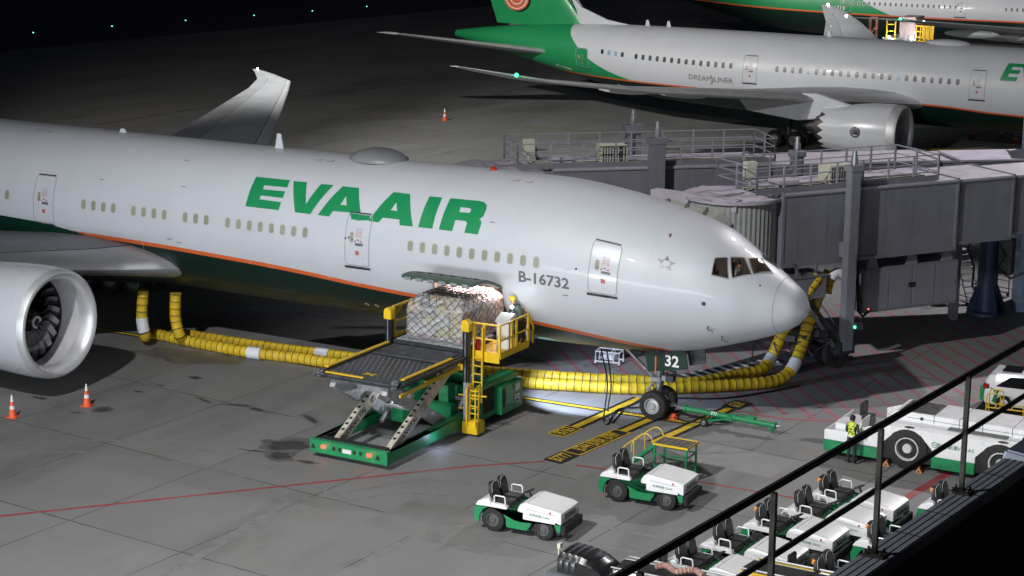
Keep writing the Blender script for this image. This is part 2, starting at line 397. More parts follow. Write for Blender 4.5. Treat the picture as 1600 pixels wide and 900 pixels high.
# white barred walkway
za, zb_ = un(1052, 592), un(1218, 562); dz = (zb_-za).normalized(); nz = Vector((-dz.y, dz.x, 0)); zl = (zb_-za).length
b = B(); b.add([za-nz*.45+Vector((0, 0, .008)), zb_-nz*.45+Vector((0, 0, .008)), zb_+nz*.45+Vector((0, 0, .008)), za+nz*.45+Vector((0, 0, .008))], [(0, 1, 2, 3)]); struct('walkway_marking', b, PAINTK)
b = B(); s = .1
while s < zl-.3:
    p = za+dz*s; b.add([p-nz*.42+Vector((0, 0, .012)), p-nz*.42+dz*.2+Vector((0, 0, .012)), p+nz*.42+dz*.2+Vector((0, 0, .012)), p+nz*.42+Vector((0, 0, .012))], [(0, 1, 2, 3)]); s += .5
struct('walkway_marking', b, PAINTW)
# far taxiway lines
DIMY = grime(M('far_line_yellow', (.30, .22, .05), .7, 0, .2, 1), (.14, .12, .06), .6, .4, .7, .8)
DIMW = grime(M('far_line_white', (.34, .34, .34), .7, 0, .2, 1), (.12, .12, .12), .4, .4, .7, .9)
stripe('taxi_line', G((470, 168), (600, 182), (1000, 210), (1240, 232)), .16, .004, DIMY)
stripe('service_road_line', G((-40, 198), (410, 130), (640, 97), (1000, 62)), .22, .012, DIMW, (2.6, .5))
stripe('service_road_line', G((-40, 58), (50, 54)), .3, .012, DIMW)
stripe('service_road_line', G((150, 195), (480, 142), (640, 120)), .13, .012, grime(M('far_line_dark', (.03, .03, .03), .8), (.1, .1, .1), 1), (2.4, .4))
# oil stains and darker patches with their own outlines
OIL = M('oil_stain', (.055, .054, .052), .5, 0, .3, 3)
DARKP = M('dark_patch', (.125, .124, .12), .45, 0, .2, 2)
def blob(name, u, v, rx, ry, m, z=.003, seed=0, rot=0):
    rr = random.Random(seed); c = un(u, v); b = B(); n = 48; ph = [rr.uniform(0, 6.28) for _ in range(6)]; am = [rr.uniform(.05, .22) for _ in range(6)]
    pts = []
    for i in range(n):
        t = 2*math.pi*i/n; k = 1+sum(a*math.sin((j+2)*t+p) for j, (a, p) in enumerate(zip(am, ph)))*.55 + rr.uniform(-.05, .05)
        x, y = rx*k*math.cos(t), ry*k*math.sin(t)
        pts.append((c.x+x*math.cos(rot)-y*math.sin(rot), c.y+x*math.sin(rot)+y*math.cos(rot), z))
    b.add(pts, [tuple(range(n))]); return struct(name, b, m)
for i, (u, v, rx, ry, rot) in enumerate([(452, 696, .85, .55, .3), (438, 712, .35, .5, 1), (480, 722, .3, .12, 0), (372, 633, .5, .1, .3), (402, 640, .35, .12, -.2), (486, 655, .55, .12, -.5), (562, 623, .35, .2, 0),
        (160, 640, .3, .3, 0), (305, 590, .22, .16, 0), (250, 602, .2, .06, 0), (216, 612, .16, .07, .2), (120, 645, .25, .05, .3), (62, 622, .3, .1, 0), (318, 625, .4, .06, -.3), (402, 705, .5, .06, .2), (590, 512, 1.6, .25, .5), (680, 515, 1.5, .2, .2), (820, 560, 1.3, .3, -.2), (900, 585, .4, .2, 0)]):
    blob('oil_stain', u, v, rx*1.35, ry*1.45, DARKP, .0022+.00003*i, i, rot); blob('oil_stain', u, v, rx*.9, ry*.9, OIL, .003+.00003*i, i+70, rot)
for i, (u, v, rx, ry, rot) in enumerate([(280, 556, 1.9, .9, .1), (350, 562, 1.5, .7, .6), (1300, 690, 1.2, .35, .4), (1330, 715, .8, .5, 0), (760, 560, 1.7, .5, .3)]):
    blob('dark_patch', u, v, rx, ry, DARKP, .0018+.00005*i, 40+i, rot)  # irregular flat patches, darker than the concrete

PAT = grime(M('repaired_slab', (.26, .258, .25), .7, 0, .1, 1), (.20, .198, .19), 1.2); PAT2 = grime(M('darker_slab', (.20, .199, .193), .7, 0, .12, 1), (.21, .208, .20), 1.2)
for i, (u, v, a, c, m_) in enumerate([(700, 820, 2.3, 1.5, PAT2), (1160, 720, 1.6, 1.1, PAT), (560, 640, 1.4, 2.2, PAT2), (950, 760, 1.2, 2.0, PAT2), (1430, 600, 2.0, .8, PAT), (1060, 570, .9, .5, PAT)]):
    p = un(u, v); r_ = R(-4.3); q_ = [(p.x+x*math.cos(r_)-y*math.sin(r_), p.y+x*math.sin(r_)+y*math.cos(r_)) for x, y in ((-a, -c), (a, -c), (a, c), (-a, c))]
    sheet('concrete_patch', q_, .0008+.00006*i, m_)
TM = grime(M('tyre_mark', (.175, .174, .17), .7, 0, .15, 2), (.235, .234, .228), 2.5, .38, .6, .95)
for i, pts in enumerate([[(260, 900), (420, 800), (640, 760), (900, 770)], [(500, 900), (660, 840), (900, 830), (1040, 850)], [(-20, 700), (200, 700), (380, 730), (560, 800)], [(1100, 700), (1240, 700), (1330, 740)]]):
    P_ = [un(*q_) for q_ in pts]
    for o_ in (-.75, .75):
        Q_ = []
        for j in range(len(P_)-1):
            for k_ in range(6): Q_.append(P_[j].lerp(P_[j+1], k_/6)+Vector((0, o_+.3*math.sin((j*6+k_)/4), 0)))
        stripe('tyre_mark', Q_, .17, .0014+.00004*i+(.00002 if o_ > 0 else 0), TM)

# ------------------------------------------------------------ fuselage shapes
def pchip(xk, yk):
    n = len(xk); h = [xk[i+1]-xk[i] for i in range(n-1)]; d = [(yk[i+1]-yk[i])/h[i] for i in range(n-1)]; m = [0]*n
    for i in range(1, n-1):
        if d[i-1]*d[i] > 0:
            w1 = 2*h[i]+h[i-1]; w2 = h[i]+2*h[i-1]; m[i] = (w1+w2)/(w1/d[i-1]+w2/d[i])
    m[0] = d[0]; m[-1] = d[-1]
    def f(x):
        x = max(xk[0], min(xk[-1], x)); i = 0
        while i < n-2 and x > xk[i+1]: i += 1
        t = (x-xk[i])/h[i]
        return (2*t**3-3*t**2+1)*yk[i]+(t**3-2*t**2+t)*h[i]*m[i]+(-2*t**3+3*t**2)*yk[i+1]+(t**3-t**2)*h[i]*m[i+1]
    return f
class Fuselage:
    """closed body; d = metres behind the nose; th = angle, 0 on the starboard side, 90 on top"""
    def __init__(s, root, nose, tail, rad, zc, x0):
        s.root, s.zc, s.x0, s.rad = root, zc, x0, rad
        K, T, Bt, H = nose; sk = [math.sqrt(k) for k in K]; s.nl = K[-1]
        s.t, s.b, s.h = pchip(sk, T), pchip(sk, Bt), pchip(sk, H)
        D2, T2, B2, H2 = tail; s.tt, s.tb, s.th_ = pchip(D2, T2), pchip(D2, B2), pchip(D2, H2); s.D2 = D2; s.len = D2[-1]
    def sec(s, d):
        if d < s.nl: q = math.sqrt(max(0, d)); return s.t(q), s.b(q), s.h(q)
        if d > s.D2[0]: return s.tt(d), s.tb(d), s.th_(d)
        return s.rad, -s.rad, s.rad
    def pos(s, d, a, off=0.0):
        t, b, h = s.sec(d); zm, hz = (t+b)/2, (t-b)/2
        p = Vector((s.x0-d, -h*math.cos(a), s.zc+zm+hz*math.sin(a)))
        if off:
            e = .02; t2, b2, h2 = s.sec(d+e)
            p2 = Vector((s.x0-d-e, -h2*math.cos(a), s.zc+(t2+b2)/2+(t2-b2)/2*math.sin(a)))
            p3 = Vector((s.x0-d, -h*math.cos(a+.01), s.zc+zm+hz*math.sin(a+.01)))
            n = (p3-p).cross(p2-p).normalized()
            if n.dot(Vector((0, -math.cos(a), math.sin(a)))) < 0: n = -n
            p = p + n*off
        return p
    def mesh(s, ds, na, cut=None):
        b = B(); n = len(ds)
        for d in ds:
            for j in range(na): b.v.append(tuple(s.pos(d, 2*math.pi*j/na)))
        for i in range(n-1):
            for j in range(na):
                dm = (ds[i]+ds[i+1])/2; am = 2*math.pi*(j+.5)/na
                if am > math.pi: am -= 2*math.pi
                if cut and cut(dm, am): continue
                b.f.append((i*na+j, i*na+(j+1) % na, (i+1)*na+(j+1) % na, (i+1)*na+j)); b.m.append(0)
        b.f.append(tuple(range((n-1)*na, n*na))); b.m.append(0)
        return b
    def prep(s):
        ds = [x*.04 for x in range(0, 26)] + [1.1+.1*i for i in range(115)] + [12.7+.6*i for i in range(int((s.len-12.7)/.6)+1)]
        b = s.mesh(ds, 120); s.mw = Matrix.Translation(s.root.location) @ Matrix.Rotation(s.root.rotation_euler.z, 4, 'Z'); s.inv = s.mw.inverted()
        s.bvh = BVHTree.FromPolygons([Vector(v) for v in b.v], b.f)
    def pick(s, u, v):
        """pixel of the photograph -> (d, angle) on the skin"""
        o = s.inv @ CP; dr = s.inv.to_3x3() @ ray(u, v); h = s.bvh.ray_cast(o, dr)[0]
        if h is None: return None
        d = s.x0-h.x; t, bb, hh = s.sec(d); return d, math.atan2((h.z-s.zc-(t+bb)/2)/((t-bb)/2), -h.y/hh)
    def wrap(s, name, loops, off, m, parent, stepx=.25, steps=.1, thick=0):
        """loops of (d, arc) [outer, hole...] laid on the skin"""
        bm = bmesh.new()
        for lp in loops:
            vs = [bm.verts.new((x, a, 0)) for x, a in lp]
            for i in range(len(vs)): bm.edges.new((vs[i], vs[(i+1) % len(vs)]))
        bmesh.ops.triangle_fill(bm, use_beauty=True, use_dissolve=False, edges=bm.edges[:])
        return s.wrap_bm(name, bm, off, m, parent, stepx, steps)
    def wrap_bm(s, name, bm, off, m, parent, stepx=.25, steps=.1):
        xs = [v.co.x for v in bm.verts]; ys = [v.co.y for v in bm.verts]
        if not xs: return None
        y = math.floor(min(ys)/steps)*steps
        while y < max(ys):
            if y > min(ys): bmesh.ops.bisect_plane(bm, geom=bm.verts[:]+bm.edges[:]+bm.faces[:], plane_co=(0, y, 0), plane_no=(0, 1, 0))
            y += steps
        x = math.floor(min(xs)/stepx)*stepx
        while x < max(xs):
            if x > min(xs): bmesh.ops.bisect_plane(bm, geom=bm.verts[:]+bm.edges[:]+bm.faces[:], plane_co=(x, 0, 0), plane_no=(1, 0, 0))
            x += stepx
        for v in bm.verts: v.co = s.pos(v.co.x, v.co.y/s.rad, off)
        for f in bm.faces: f.smooth = True
        bm.normal_update()
        for f in bm.faces:
            c = f.calc_center_median()
            if f.normal.dot(Vector((0, c.y, c.z-s.zc))) < 0: f.normal_flip()
        me = bpy.data.meshes.new(name); bm.to_mesh(me); bm.free(); me.materials.append(m)
        o = bpy.data.objects.new(name, me); col.objects.link(o); o.parent = parent; return o
    def text(s, name, txt, c, size, m, parent, off=.012, bold=0, slope=0, sx=1, shear=0):
        """c = (d, arc) centre; reads towards the nose"""
        bm = text_geo(txt, size, bold)
        for v in bm.verts:
            x, y = (v.co.x+shear*v.co.y)*sx, v.co.y
            v.co = Vector((c[0]-x, c[1]+y+slope*x, 0))
        bmesh.ops.triangulate(bm, faces=bm.faces[:])
        return s.wrap_bm(name, bm, off, m, parent, .5, .12)
def ring(name, fus, cx, ca, w, h, r, t, off, m, parent):
    return fus.wrap(name, [rrect(cx-w/2, cx+w/2, ca-h/2, ca+h/2, r), rrect(cx-w/2+t, cx+w/2-t, ca-h/2+t, ca+h/2-t, max(.01, r-t))], off, m, parent, .4, .15)

def livery(name, ztab, green=None, band=.17, stain=None):
    """white above, orange line, dark green belly; the paint edge follows z = f(x) along the hull"""
    m = M(name, (.54, .56, .60), .44, 0, .02, .6, .12); t = m.node_tree; n = t.nodes; L = t.links.new; p = n['Principled BSDF']
    src = p.inputs['Base Color'].links[0].from_socket
    tc = n.new('ShaderNodeTexCoord'); sp = n.new('ShaderNodeSeparateXYZ'); L(tc.outputs['Object'], sp.inputs[0])
    def curve(tab, x0, x1, z0, z1):
        mr = n.new('ShaderNodeMapRange'); mr.inputs[1].default_value = x0; mr.inputs[2].default_value = x1
        fc = n.new('ShaderNodeFloatCurve'); c = fc.mapping.curves[0]
        pts = [((x-x0)/(x1-x0), (z-z0)/(z1-z0)) for x, z in tab]
        c.points[0].location = pts[0]; c.points[1].location = pts[-1]
        for q in pts[1:-1]: c.points.new(*q)
        for q in c.points: q.handle_type = 'AUTO'
        fc.mapping.update(); mo = n.new('ShaderNodeMapRange'); mo.inputs[3].default_value = z0; mo.inputs[4].default_value = z1
        return mr, fc, mo
    xs = [q[0] for q in ztab]; zs = [q[1] for q in ztab]
    mr, fc, mo = curve(ztab, min(xs), max(xs), min(zs)-.5, max(zs)+.5)
    L(sp.outputs[0], mr.inputs[0]); L(mr.outputs[0], fc.inputs[1]); L(fc.outputs[0], mo.inputs[0])
    def lt(off):
        a = n.new('ShaderNodeMath'); a.operation = 'ADD'; a.inputs[1].default_value = off; L(mo.outputs[0], a.inputs[0])
        c = n.new('ShaderNodeMath'); c.operation = 'LESS_THAN'; L(sp.outputs[2], c.inputs[0]); L(a.outputs[0], c.inputs[1]); return c.outputs[0]
    def mix(f, a, rgb):
        x = n.new('ShaderNodeMix'); x.data_type = 'RGBA'; L(f, x.inputs[0]); L(a, x.inputs[6]); x.inputs[7].default_value = rgb + (1,); return x.outputs[2]
    # faint panel seams round and along the hull
    def seam(idx, pitch, wid):
        a = n.new('ShaderNodeMath'); a.operation = 'DIVIDE'; a.inputs[1].default_value = pitch; L(sp.outputs[idx], a.inputs[0])
        f = n.new('ShaderNodeMath'); f.operation = 'FRACT'; L(a.outputs[0], f.inputs[0])
        g = n.new('ShaderNodeMath'); g.operation = 'LESS_THAN'; g.inputs[1].default_value = wid/pitch; L(f.outputs[0], g.inputs[0])
        h = n.new('ShaderNodeMath'); h.operation = 'MULTIPLY'; h.inputs[1].default_value = .22; L(g.outputs[0], h.inputs[0]); return h.outputs[0]
    src = mix(seam(0, 5.3, .025), src, (.40, .41, .43)); src = mix(seam(2, 1.62, .012), src, (.40, .41, .43)); 
    # rain streaks and grime, long and vertical
    mp = n.new('ShaderNodeMapping'); mp.inputs['Scale'].default_value = (3.5, .35, .35); L(tc.outputs['Object'], mp.inputs[0])
    no = n.new('ShaderNodeTexNoise'); no.inputs['Scale'].default_value = 1.0; no.inputs['Detail'].default_value = 8; L(mp.outputs[0], no.inputs['Vector'])
    g = n.new('ShaderNodeMapRange'); g.inputs[1].default_value = .45; g.inputs[2].default_value = .8; g.inputs[4].default_value = .16; L(no.outputs['Fac'], g.inputs[0])
    src = mix(g.outputs[0], src, (.52, .52, .53))
    if green:   # tail green: boundary x = f(z)
        zt = [q[0] for q in green]; xt = [q[1] for q in green]
        mr2, fc2, mo2 = curve(green, min(zt), max(zt), min(xt)-1, max(xt)+1)
        L(sp.outputs[2], mr2.inputs[0]); L(mr2.outputs[0], fc2.inputs[1]); L(fc2.outputs[0], mo2.inputs[0])
        c = n.new('ShaderNodeMath'); c.operation = 'LESS_THAN'; L(sp.outputs[0], c.inputs[0]); L(mo2.outputs[0], c.inputs[1])
        src = mix(c.outputs[0], src, (.012, .25, .085))
    src = mix(lt(0), src, (.68, .13, .03)); src = mix(lt(-band), src, (.002, .017, .011))
    L(src, p.inputs['Base Color'])
    return m
# ------------------------------------------------------------ shared aircraft parts
def foil(c0, c1, z, th, y, side):
    """ring of points: upper surface LE->TE then lower TE->LE"""
    T = [0, .008, .03, .07, .125, .132, .25, .42, .60, .664, .670, .84, 1.0]
    def yt(t): return 5*th*(.2969*math.sqrt(t)-.126*t-.3516*t*t+.2843*t**3-.1036*t**4)
    c = c0-c1; up = [(c0-c*t, side*y, z+(yt(t)+.02*math.sin(math.pi*t)*th*4)*c) for t in T]
    lo = [(c0-c*t, side*y, z-(yt(t)*.75-.02*math.sin(math.pi*t)*th*4)*c) for t in T[::-1][1:-1]]
    return up+lo
MI = [1, 1, 1, 1, 2, 0, 0, 0, 0, 2, 3, 3]
def wing(name, secs, side, mats, parent, sub=5, vertical=None):
    b = B(); rings = []
    S = []
    for a, c in zip(secs, secs[1:]):
        for i in range(sub):
            t = i/sub; S.append(tuple(p*(1-t)+q*t for p, q in zip(a, c)))
    S.append(secs[-1])
    for y, le, te, z, th in S:
        r = foil(le, te, z, th, y, side)
        if vertical: r = [vertical(p) for p in r]
        rings.append(r)
    n = len(rings[0]); b.v = [tuple(p) for r in rings for p in r]
    for i in range(len(rings)-1):
        for j in range(n):
            b.f.append((i*n+j, i*n+(j+1) % n, (i+1)*n+(j+1) % n, (i+1)*n+j)); b.m.append(MI[j] if j < 12 else (1 if j >= n-3 else 0))
    b.f.append(tuple(range(n))[::-1]); b.m.append(0); b.f.append(tuple(range((len(rings)-1)*n, len(rings)*n))); b.m.append(0)
    return b.obj(name, mats, parent, True)
SPIN = M('spinner_black', (.02, .02, .022), .3, 0, .1, 2)
FANM = M('fan_blade_composite', (.10, .10, .105), .35, .3, .2, 3)
FANE = M('fan_blade_edge', (.45, .45, .46), .3, .9, .1, 3)
INLET = M('inlet_liner', (.55, .55, .57), .5, 0, .06, 2)
HOT = M('exhaust_metal', (.16, .15, .145), .4, .9, .2, 3)
def engine(parent, x, y, z, rm, length, chev=False, nblades=22, core=True, lw=.28):
    e = B(); k = rm
    lp = [(.62, .775), (.30, .80), (.10, .845), (.02, .885), (0, .915), (.03, .945), (.12, .965), (.28, .985)] + ([(lw, .998)] if lw > .3 else [])
    e.lathe([(-t, r*k) for t, r in lp], (x, y, z), (1, 0, 0), 48)
    root = e.obj('engine', LIP, parent, True)
    b = B(); o = [(.28, .985) if lw < .3 else (lw, .998), (.75, 1.0), (1.4, 1.0), (2.2, .985), (length*.6, .93), (length*.8, .84), (length, .74), (length, .70), (length*.8, .74)]
    if chev:
        n = 96; prof = o[:7]; b.lathe([(-t, r*k) for t, r in prof], (x, y, z), (1, 0, 0), n)
        ofs = (len(prof)-1)*n
        for j in range(n):
            ph = (j % 6)/6; s = 1-abs(ph*2-1)
            v = b.v[ofs+j]; b.v[ofs+j] = (v[0]-.42*s, v[1], v[2])
    else: b.lathe([(-t, r*k) for t, r in o], (x, y, z), (1, 0, 0), 48)
    b.obj('cowling', WHITE, root, True)
    b = B(); b.lathe([(-.62, .775*k), (-1.0, .78*k), (-1.55, .80*k)], (x, y, z), (1, 0, 0), 48, [0, 0]); b.lathe([(-1.55, .80*k), (-1.85, .80*k)], (x, y, z), (1, 0, 0), 48, None, 1)
    b.lathe([(-1.85, .80*k), (-2.4, .8*k), (-2.41, .02)], (x, y, z), (1, 0, 0), 48, None, 2)
    b.obj('inlet', [INLET, DSTEEL, DARK], root, True)
    b = B(); b.lathe([(-1.15, .003), (-1.2, .07*k), (-1.45, .16*k), (-1.9, .24*k)], (x, y, z), (1, 0, 0), 24)
    sp = b.obj('spinner', SPIN, root, True)
    b = B()
    for i in range(14):
        a = i/13*4.6; r = .03+.10*i/13; xx = -1.155-.14*i/13
        b.sphere((x+xx+.03, y+r*k*math.cos(a), z+r*k*math.sin(a)), .045*k*.5+.01*i/13, 4)
    b.obj('spiral_mark', TXWHITE, sp, True)
    for i in range(nblades):
        a0 = 2*math.pi*i/nblades; bb = B(); L = []
        for j in range(8):
            r = (.22+.57*j/7)*k; tw = R(35+28*j/7); ch = (.17+.10*math.sin(math.pi*j/7))*k; sw = .10*math.sin(j/7*math.pi*1.2)
            a = a0+sw; row = []
            for t, th in ((-.5, 0), (0, .012), (.5, 0)):
                row.append(Vector((x-1.75+t*ch*math.cos(tw)+.04*k*math.sin(j), y+r*math.cos(a+t*ch*math.sin(tw)/r), z+r*math.sin(a+t*ch*math.sin(tw)/r))))
            L.append(row)
        bb.v = [tuple(p) for r in L for p in r]
        for j in range(7):
            for q in range(2): bb.f.append((j*3+q, j*3+q+1, j*3+q+4, j*3+q+3)); bb.m.append(1 if q == 1 else 0)
        bb.obj('fan_blade', [FANM, FANE], root, True)
    if chev:
        b = B(); b.lathe([(-length*.72, .80*k), (-length*1.0, .70*k), (-length*1.1, .62*k)], (x, y, z), (1, 0, 0), 48); b.obj('fan_duct', HOT, root, True)
    if core:
        b = B(); b.lathe([(-length*.8, .62*k), (-length*1.02, .56*k), (-length*1.18, .42*k), (-length*1.18, .36*k)], (x, y, z), (1, 0, 0), 32, None, 0)
        b.lathe([(-length*1.1, .30*k), (-length*1.25, .2*k), (-length*1.42, .02)], (x, y, z), (1, 0, 0), 24, None, 0)
        b.obj('exhaust_nozzle', HOT, root, True)
    return root
def tyre(b, c, r, wd, ax=(0, 1, 0), n=28, mi=0):
    b.lathe([(-wd/2, r*.55), (-wd*.5, r*.82), (-wd*.42, r*.95), (-wd*.2, r), (wd*.2, r), (wd*.42, r*.95), (wd*.5, r*.82), (wd/2, r*.55)], c, ax, n, None, mi)
def rim(b, c, r, wd, ax=(0, 1, 0), mi=0):
    b.lathe([(-wd*.46, .003), (-wd*.46, r*.2), (-wd*.30, r*.24), (-wd*.24, r*.46), (-wd*.5, r*.5), (-wd*.5, r*.57), (wd*.5, r*.57), (wd*.5, r*.5), (wd*.24, r*.46), (wd*.30, r*.24), (wd*.46, r*.2), (wd*.46, .003)], c, ax, 24, None, mi)
def wheel(parent, c, r, wd, name='wheel', ax=(0, 1, 0), rm=None):
    b = B(); tyre(b, c, r, wd, ax); t = b.obj(name, TYRE, parent, True)
    b = B(); rim(b, c, r, wd, ax); b.obj('rim', rm or STEEL, t, True); return t
PLAC = M('placard_red', (.45, .12, .12), .5, 0, .2, 20)
SEAL = M('door_seal_grey', (.34, .34, .35), .5)
def cabin_door(F, cx, ca, parent, w=1.12, h=2.02, tint=None):
    d = F.wrap('door', [rrect(cx-w/2, cx+w/2, ca-h/2, ca+h/2, .16)], .006, tint or WHITE, parent, .4, .15)
    ring('door_seal', F, cx, ca, w, h, .16, .035, .012, SEAL, d)
    F.wrap('sill_plate', [[(cx-w/2-.02, ca-h/2-.12), (cx+w/2+.02, ca-h/2-.12), (cx+w/2+.02, ca-h/2-.02), (cx-w/2-.02, ca-h/2-.02)]], .02, DSTEEL, d)
    F.wrap('drip_strip', [[(cx-w/2+.08, ca+h/2+.0), (cx+w/2-.08, ca+h/2+.0), (cx+w/2-.08, ca+h/2+.05), (cx-w/2+.08, ca+h/2+.05)]], .02, DSTEEL, d)
    F.wrap('door_window', [rrect(cx+.18, cx+.33, ca-.12, ca+.28, .07)], .014, PANE, d)
    b = []
    F.wrap('handle', [rrect(cx-.28, cx+.08, ca-.22, ca-.12, .04)], .014, TXGREY, d)
    for i in range(4): F.wrap('placard', [[(cx-.22+.13*i, ca-.08+.05*(i % 2)), (cx-.13+.13*i, ca-.08+.05*(i % 2)), (cx-.13+.13*i, ca-.03+.05*(i % 2)), (cx-.22+.13*i, ca-.03+.05*(i % 2))]], .014, TXGREY if i % 2 else PLAC, d)
    for yy in (.12, .24, .36): 
        F.wrap('placard', [[(cx-.18, ca+yy), (cx+.06, ca+yy), (cx+.06, ca+yy+.075), (cx-.18, ca+yy+.075)], [(cx-.16, ca+yy+.015), (cx+.04, ca+yy+.015), (cx+.04, ca+yy+.06), (cx-.16, ca+yy+.06)]], .014, PLAC if yy < .3 else LINE, d)
    F.wrap('placard', [[(cx-.1, ca-.58), (cx+.06, ca-.58), (cx+.06, ca-.42), (cx-.1, ca-.42)]], .014, PLAC, d)
    return d
def window(F, cx, ca, parent, w=.29, h=.46, pane=None, frame=None):
    o = F.wrap('cabin_window', [rrect(cx-w/2, cx+w/2, ca-h/2, ca+h/2, w*.42)], .007, frame or PFRAME, parent, 9, 9)
    F.wrap('window_pane', [rrect(cx-w/2+.035, cx+w/2-.035, ca-h/2+.04, ca+h/2-.04, w*.32)], .013, pane or PANE, o, 9, 9)
    return o
def ubody(root, b, mats, name='fuselage'):
    return b.obj(name, mats, root, True, 0, 60)

# ------------------------------------------------------------ the wide-body at the gate
A = thing('airliner', 'nearest white airliner with dark green belly, open cargo door and a loader beside it', 'airplane')
NOSE = ([0, .12, .35, .8, 1.5, 2.3, 3.3, 4.2, 5.5, 7.5, 10, 12],
        [-.822, -.505, -.131, .22, .684, 1.183, 1.823, 2.129, 2.46, 2.84, 3.085, 3.1],
        [-.822, -1.034, -1.297, -1.598, -1.896, -2.167, -2.478, -2.712, -2.9, -3.04, -3.095, -3.1],
        [0, .40, .76, 1.10, 1.53, 1.97, 2.30, 2.50, 2.76, 2.96, 3.079, 3.1])
TAIL = ([48, 54, 60, 66, 71, 73.6], [3.1, 3.08, 2.95, 2.6, 2.2, 1.9], [-3.1, -2.75, -1.7, -.2, 1.0, 1.5], [3.1, 3.0, 2.55, 1.75, .8, .15])
bpy.context.view_layer.update()
F = Fuselage(A, NOSE, TAIL, 3.1, 5.524, -.192); F.prep()
def pk(u, v, Fz=None):
    Fz = Fz or F
    for k in range(14):
        r = Fz.pick(u-k*.6, v+k*.25)
        if r: return r
    return None
CW = [[(1117.5, 404.5), (1135.7, 403.8), (1137, 434.6), (1112.4, 429.1)], [(1142.1, 403.4), (1162.9, 403.4), (1172.3, 427.8), (1144.6, 433.6)], [(1169.7, 404), (1189, 404.5), (1207, 426), (1177.6, 427.5)]]
CWP = [[pk(*q) for q in w_] for w_ in CW]
def inpoly(p, poly):
    c = False; n = len(poly)
    for i in range(n):
        (x1, y1), (x2, y2) = poly[i], poly[i-1]
        if (y1 > p[1]) != (y2 > p[1]) and p[0] < (x2-x1)*(p[1]-y1)/(y2-y1)+x1: c = not c
    return c
CD0, CD1, CA0, CA1 = 10.66, 13.66, R(-50), R(-10)
def cut(d, a):
    if CD0 < d < CD1 and CA0 < a < CA1: return True
    if d < 5:
        for a_ in (a, math.pi-a if a > 0 else -math.pi-a):
            for w_ in CWP:
                if inpoly((d, a_), w_): return True
    return False
ds = [.001, .012, .04, .08]+[.04*i for i in range(3, 26)]+[1+.05*i for i in range(1, 81)]+[5+.15*i for i in range(1, 38)]+[10.66, 10.9, 11.2]+[11.5+.3*i for i in range(7)]+[13.45, 13.66, 13.9]+[14.5+.6*i for i in range(99)]
ds = sorted(set(round(x, 4) for x in ds if x < 73.6))+[73.6]
belly_px = [(197, 373), (350, 399), (450, 418), (560, 442), (667, 463.5), (815, 496.5), (876.6, 510.5), (940, 525), (1003, 538.5), (1045, 545.5)]
zt = []
for u, v in belly_px:
    d_, a_ = F.pick(u, v); p_ = F.pos(d_, a_); zt.append((p_.x, p_.z))
zt = [(-74, zt[0][1]+.4), (-50, zt[0][1]+.05), (-40, zt[0][1]+.02)] + zt + [(-4.9, 2.75), (-4.2, 2.2), (0, 1.9)]
MAIN = livery('livery_main', zt, None, .17)
fus = ubody(A, F.mesh(ds, 180, cut), [MAIN])
# lettering traced over the skin
def lt(pts): return [pk(350+x/3.2133, 200+y/3.2133) for x, y in pts]
LET = [[[(163, 245), (332, 263), (318, 299), (203, 288), (196, 308), (308, 319), (296, 352), (186, 339), (179, 358), (287, 373), (275, 413), (108, 393)]],
       [[(350, 267), (417, 273), (412, 383), (488, 282), (552, 287), (434, 433), (357, 423)]],
       [[(597, 293), (678, 302), (693, 465), (640, 459), (634, 425), (547, 417), (529, 445), (472, 437)], [(614, 343), (617, 389), (584, 386)]],
       [[(853, 322), (935, 332), (948, 495), (882, 488), (881, 460), (797, 450), (778, 474), (726, 467)], [(866, 374), (870, 418), (837, 413)]],
       [[(1033, 343), (1097, 350), (1046, 506), (975, 498)]],
       [[(1138, 353), (1285, 367), (1306, 373), (1318, 386), (1319, 402), (1303, 443), (1283, 458), (1291, 466), (1292, 482), (1275, 535), (1207, 526), (1221, 478), (1216, 468), (1162, 462), (1146, 518), (1079, 510)], [(1190, 398), (1232, 403), (1241, 408), (1241, 415), (1234, 425), (1226, 427), (1181, 422)]]]
for l_ in LET:
    loops = [[(d_, a_*F.rad) for d_, a_ in lt(p_)] for p_ in l_]
    F.wrap('livery_letter', loops, .009, GREEN, A, .5, .1)
wa = math.asin(.505/3.1)*3.1
for k_ in [-9, -8]+[0, 1, 2, 3, 5, 6, 7, 8, 10, 11, 12]+list(range(14, 22))+list(range(30, 41)):
    x_ = -9.48-(40-k_)*.5334; window(F, F.x0-x_, wa, A)
BLANK = M('plugged_window', (.62, .63, .65), .35, 0, .02, 2)
for k_ in (22.5, 28.9, 41, 42): 
    x_ = -9.48-(40-k_)*.5334; ring('plugged_window', F, F.x0-x_, wa, .27, .4, .11, .014, .008, BLANK, A)
for (u, v), tint in (((943, 419), WHITE), ((558, 375), None), ((68, 311), WHITE)):
    d_, a_ = F.pick(u, v)
    if tint is None: 
        do = cabin_door(F, d_, a_*3.1, A, 1.12, 2.02, WHITE)
        # the lettering runs on over the top of this door
        F.wrap('letter_part', [[(d_+.52, a_*3.1+.99), (d_-.42, a_*3.1+.97), (d_-.42, a_*3.1+.80), (d_+.15, a_*3.1+.73), (d_+.14, a_*3.1+.92), (d_+.52, a_*3.1+.93)]], .015, GREEN, do, .4, .1)
        continue
    cabin_door(F, d_, a_*3.1, A, 1.12, 2.02, tint)
d_, a_ = F.pick(849, 438)
F.text('registration', 'B-16732', (d_, a_*3.1), .56, TXGREY, A, .012, .012, .0, 1.08)
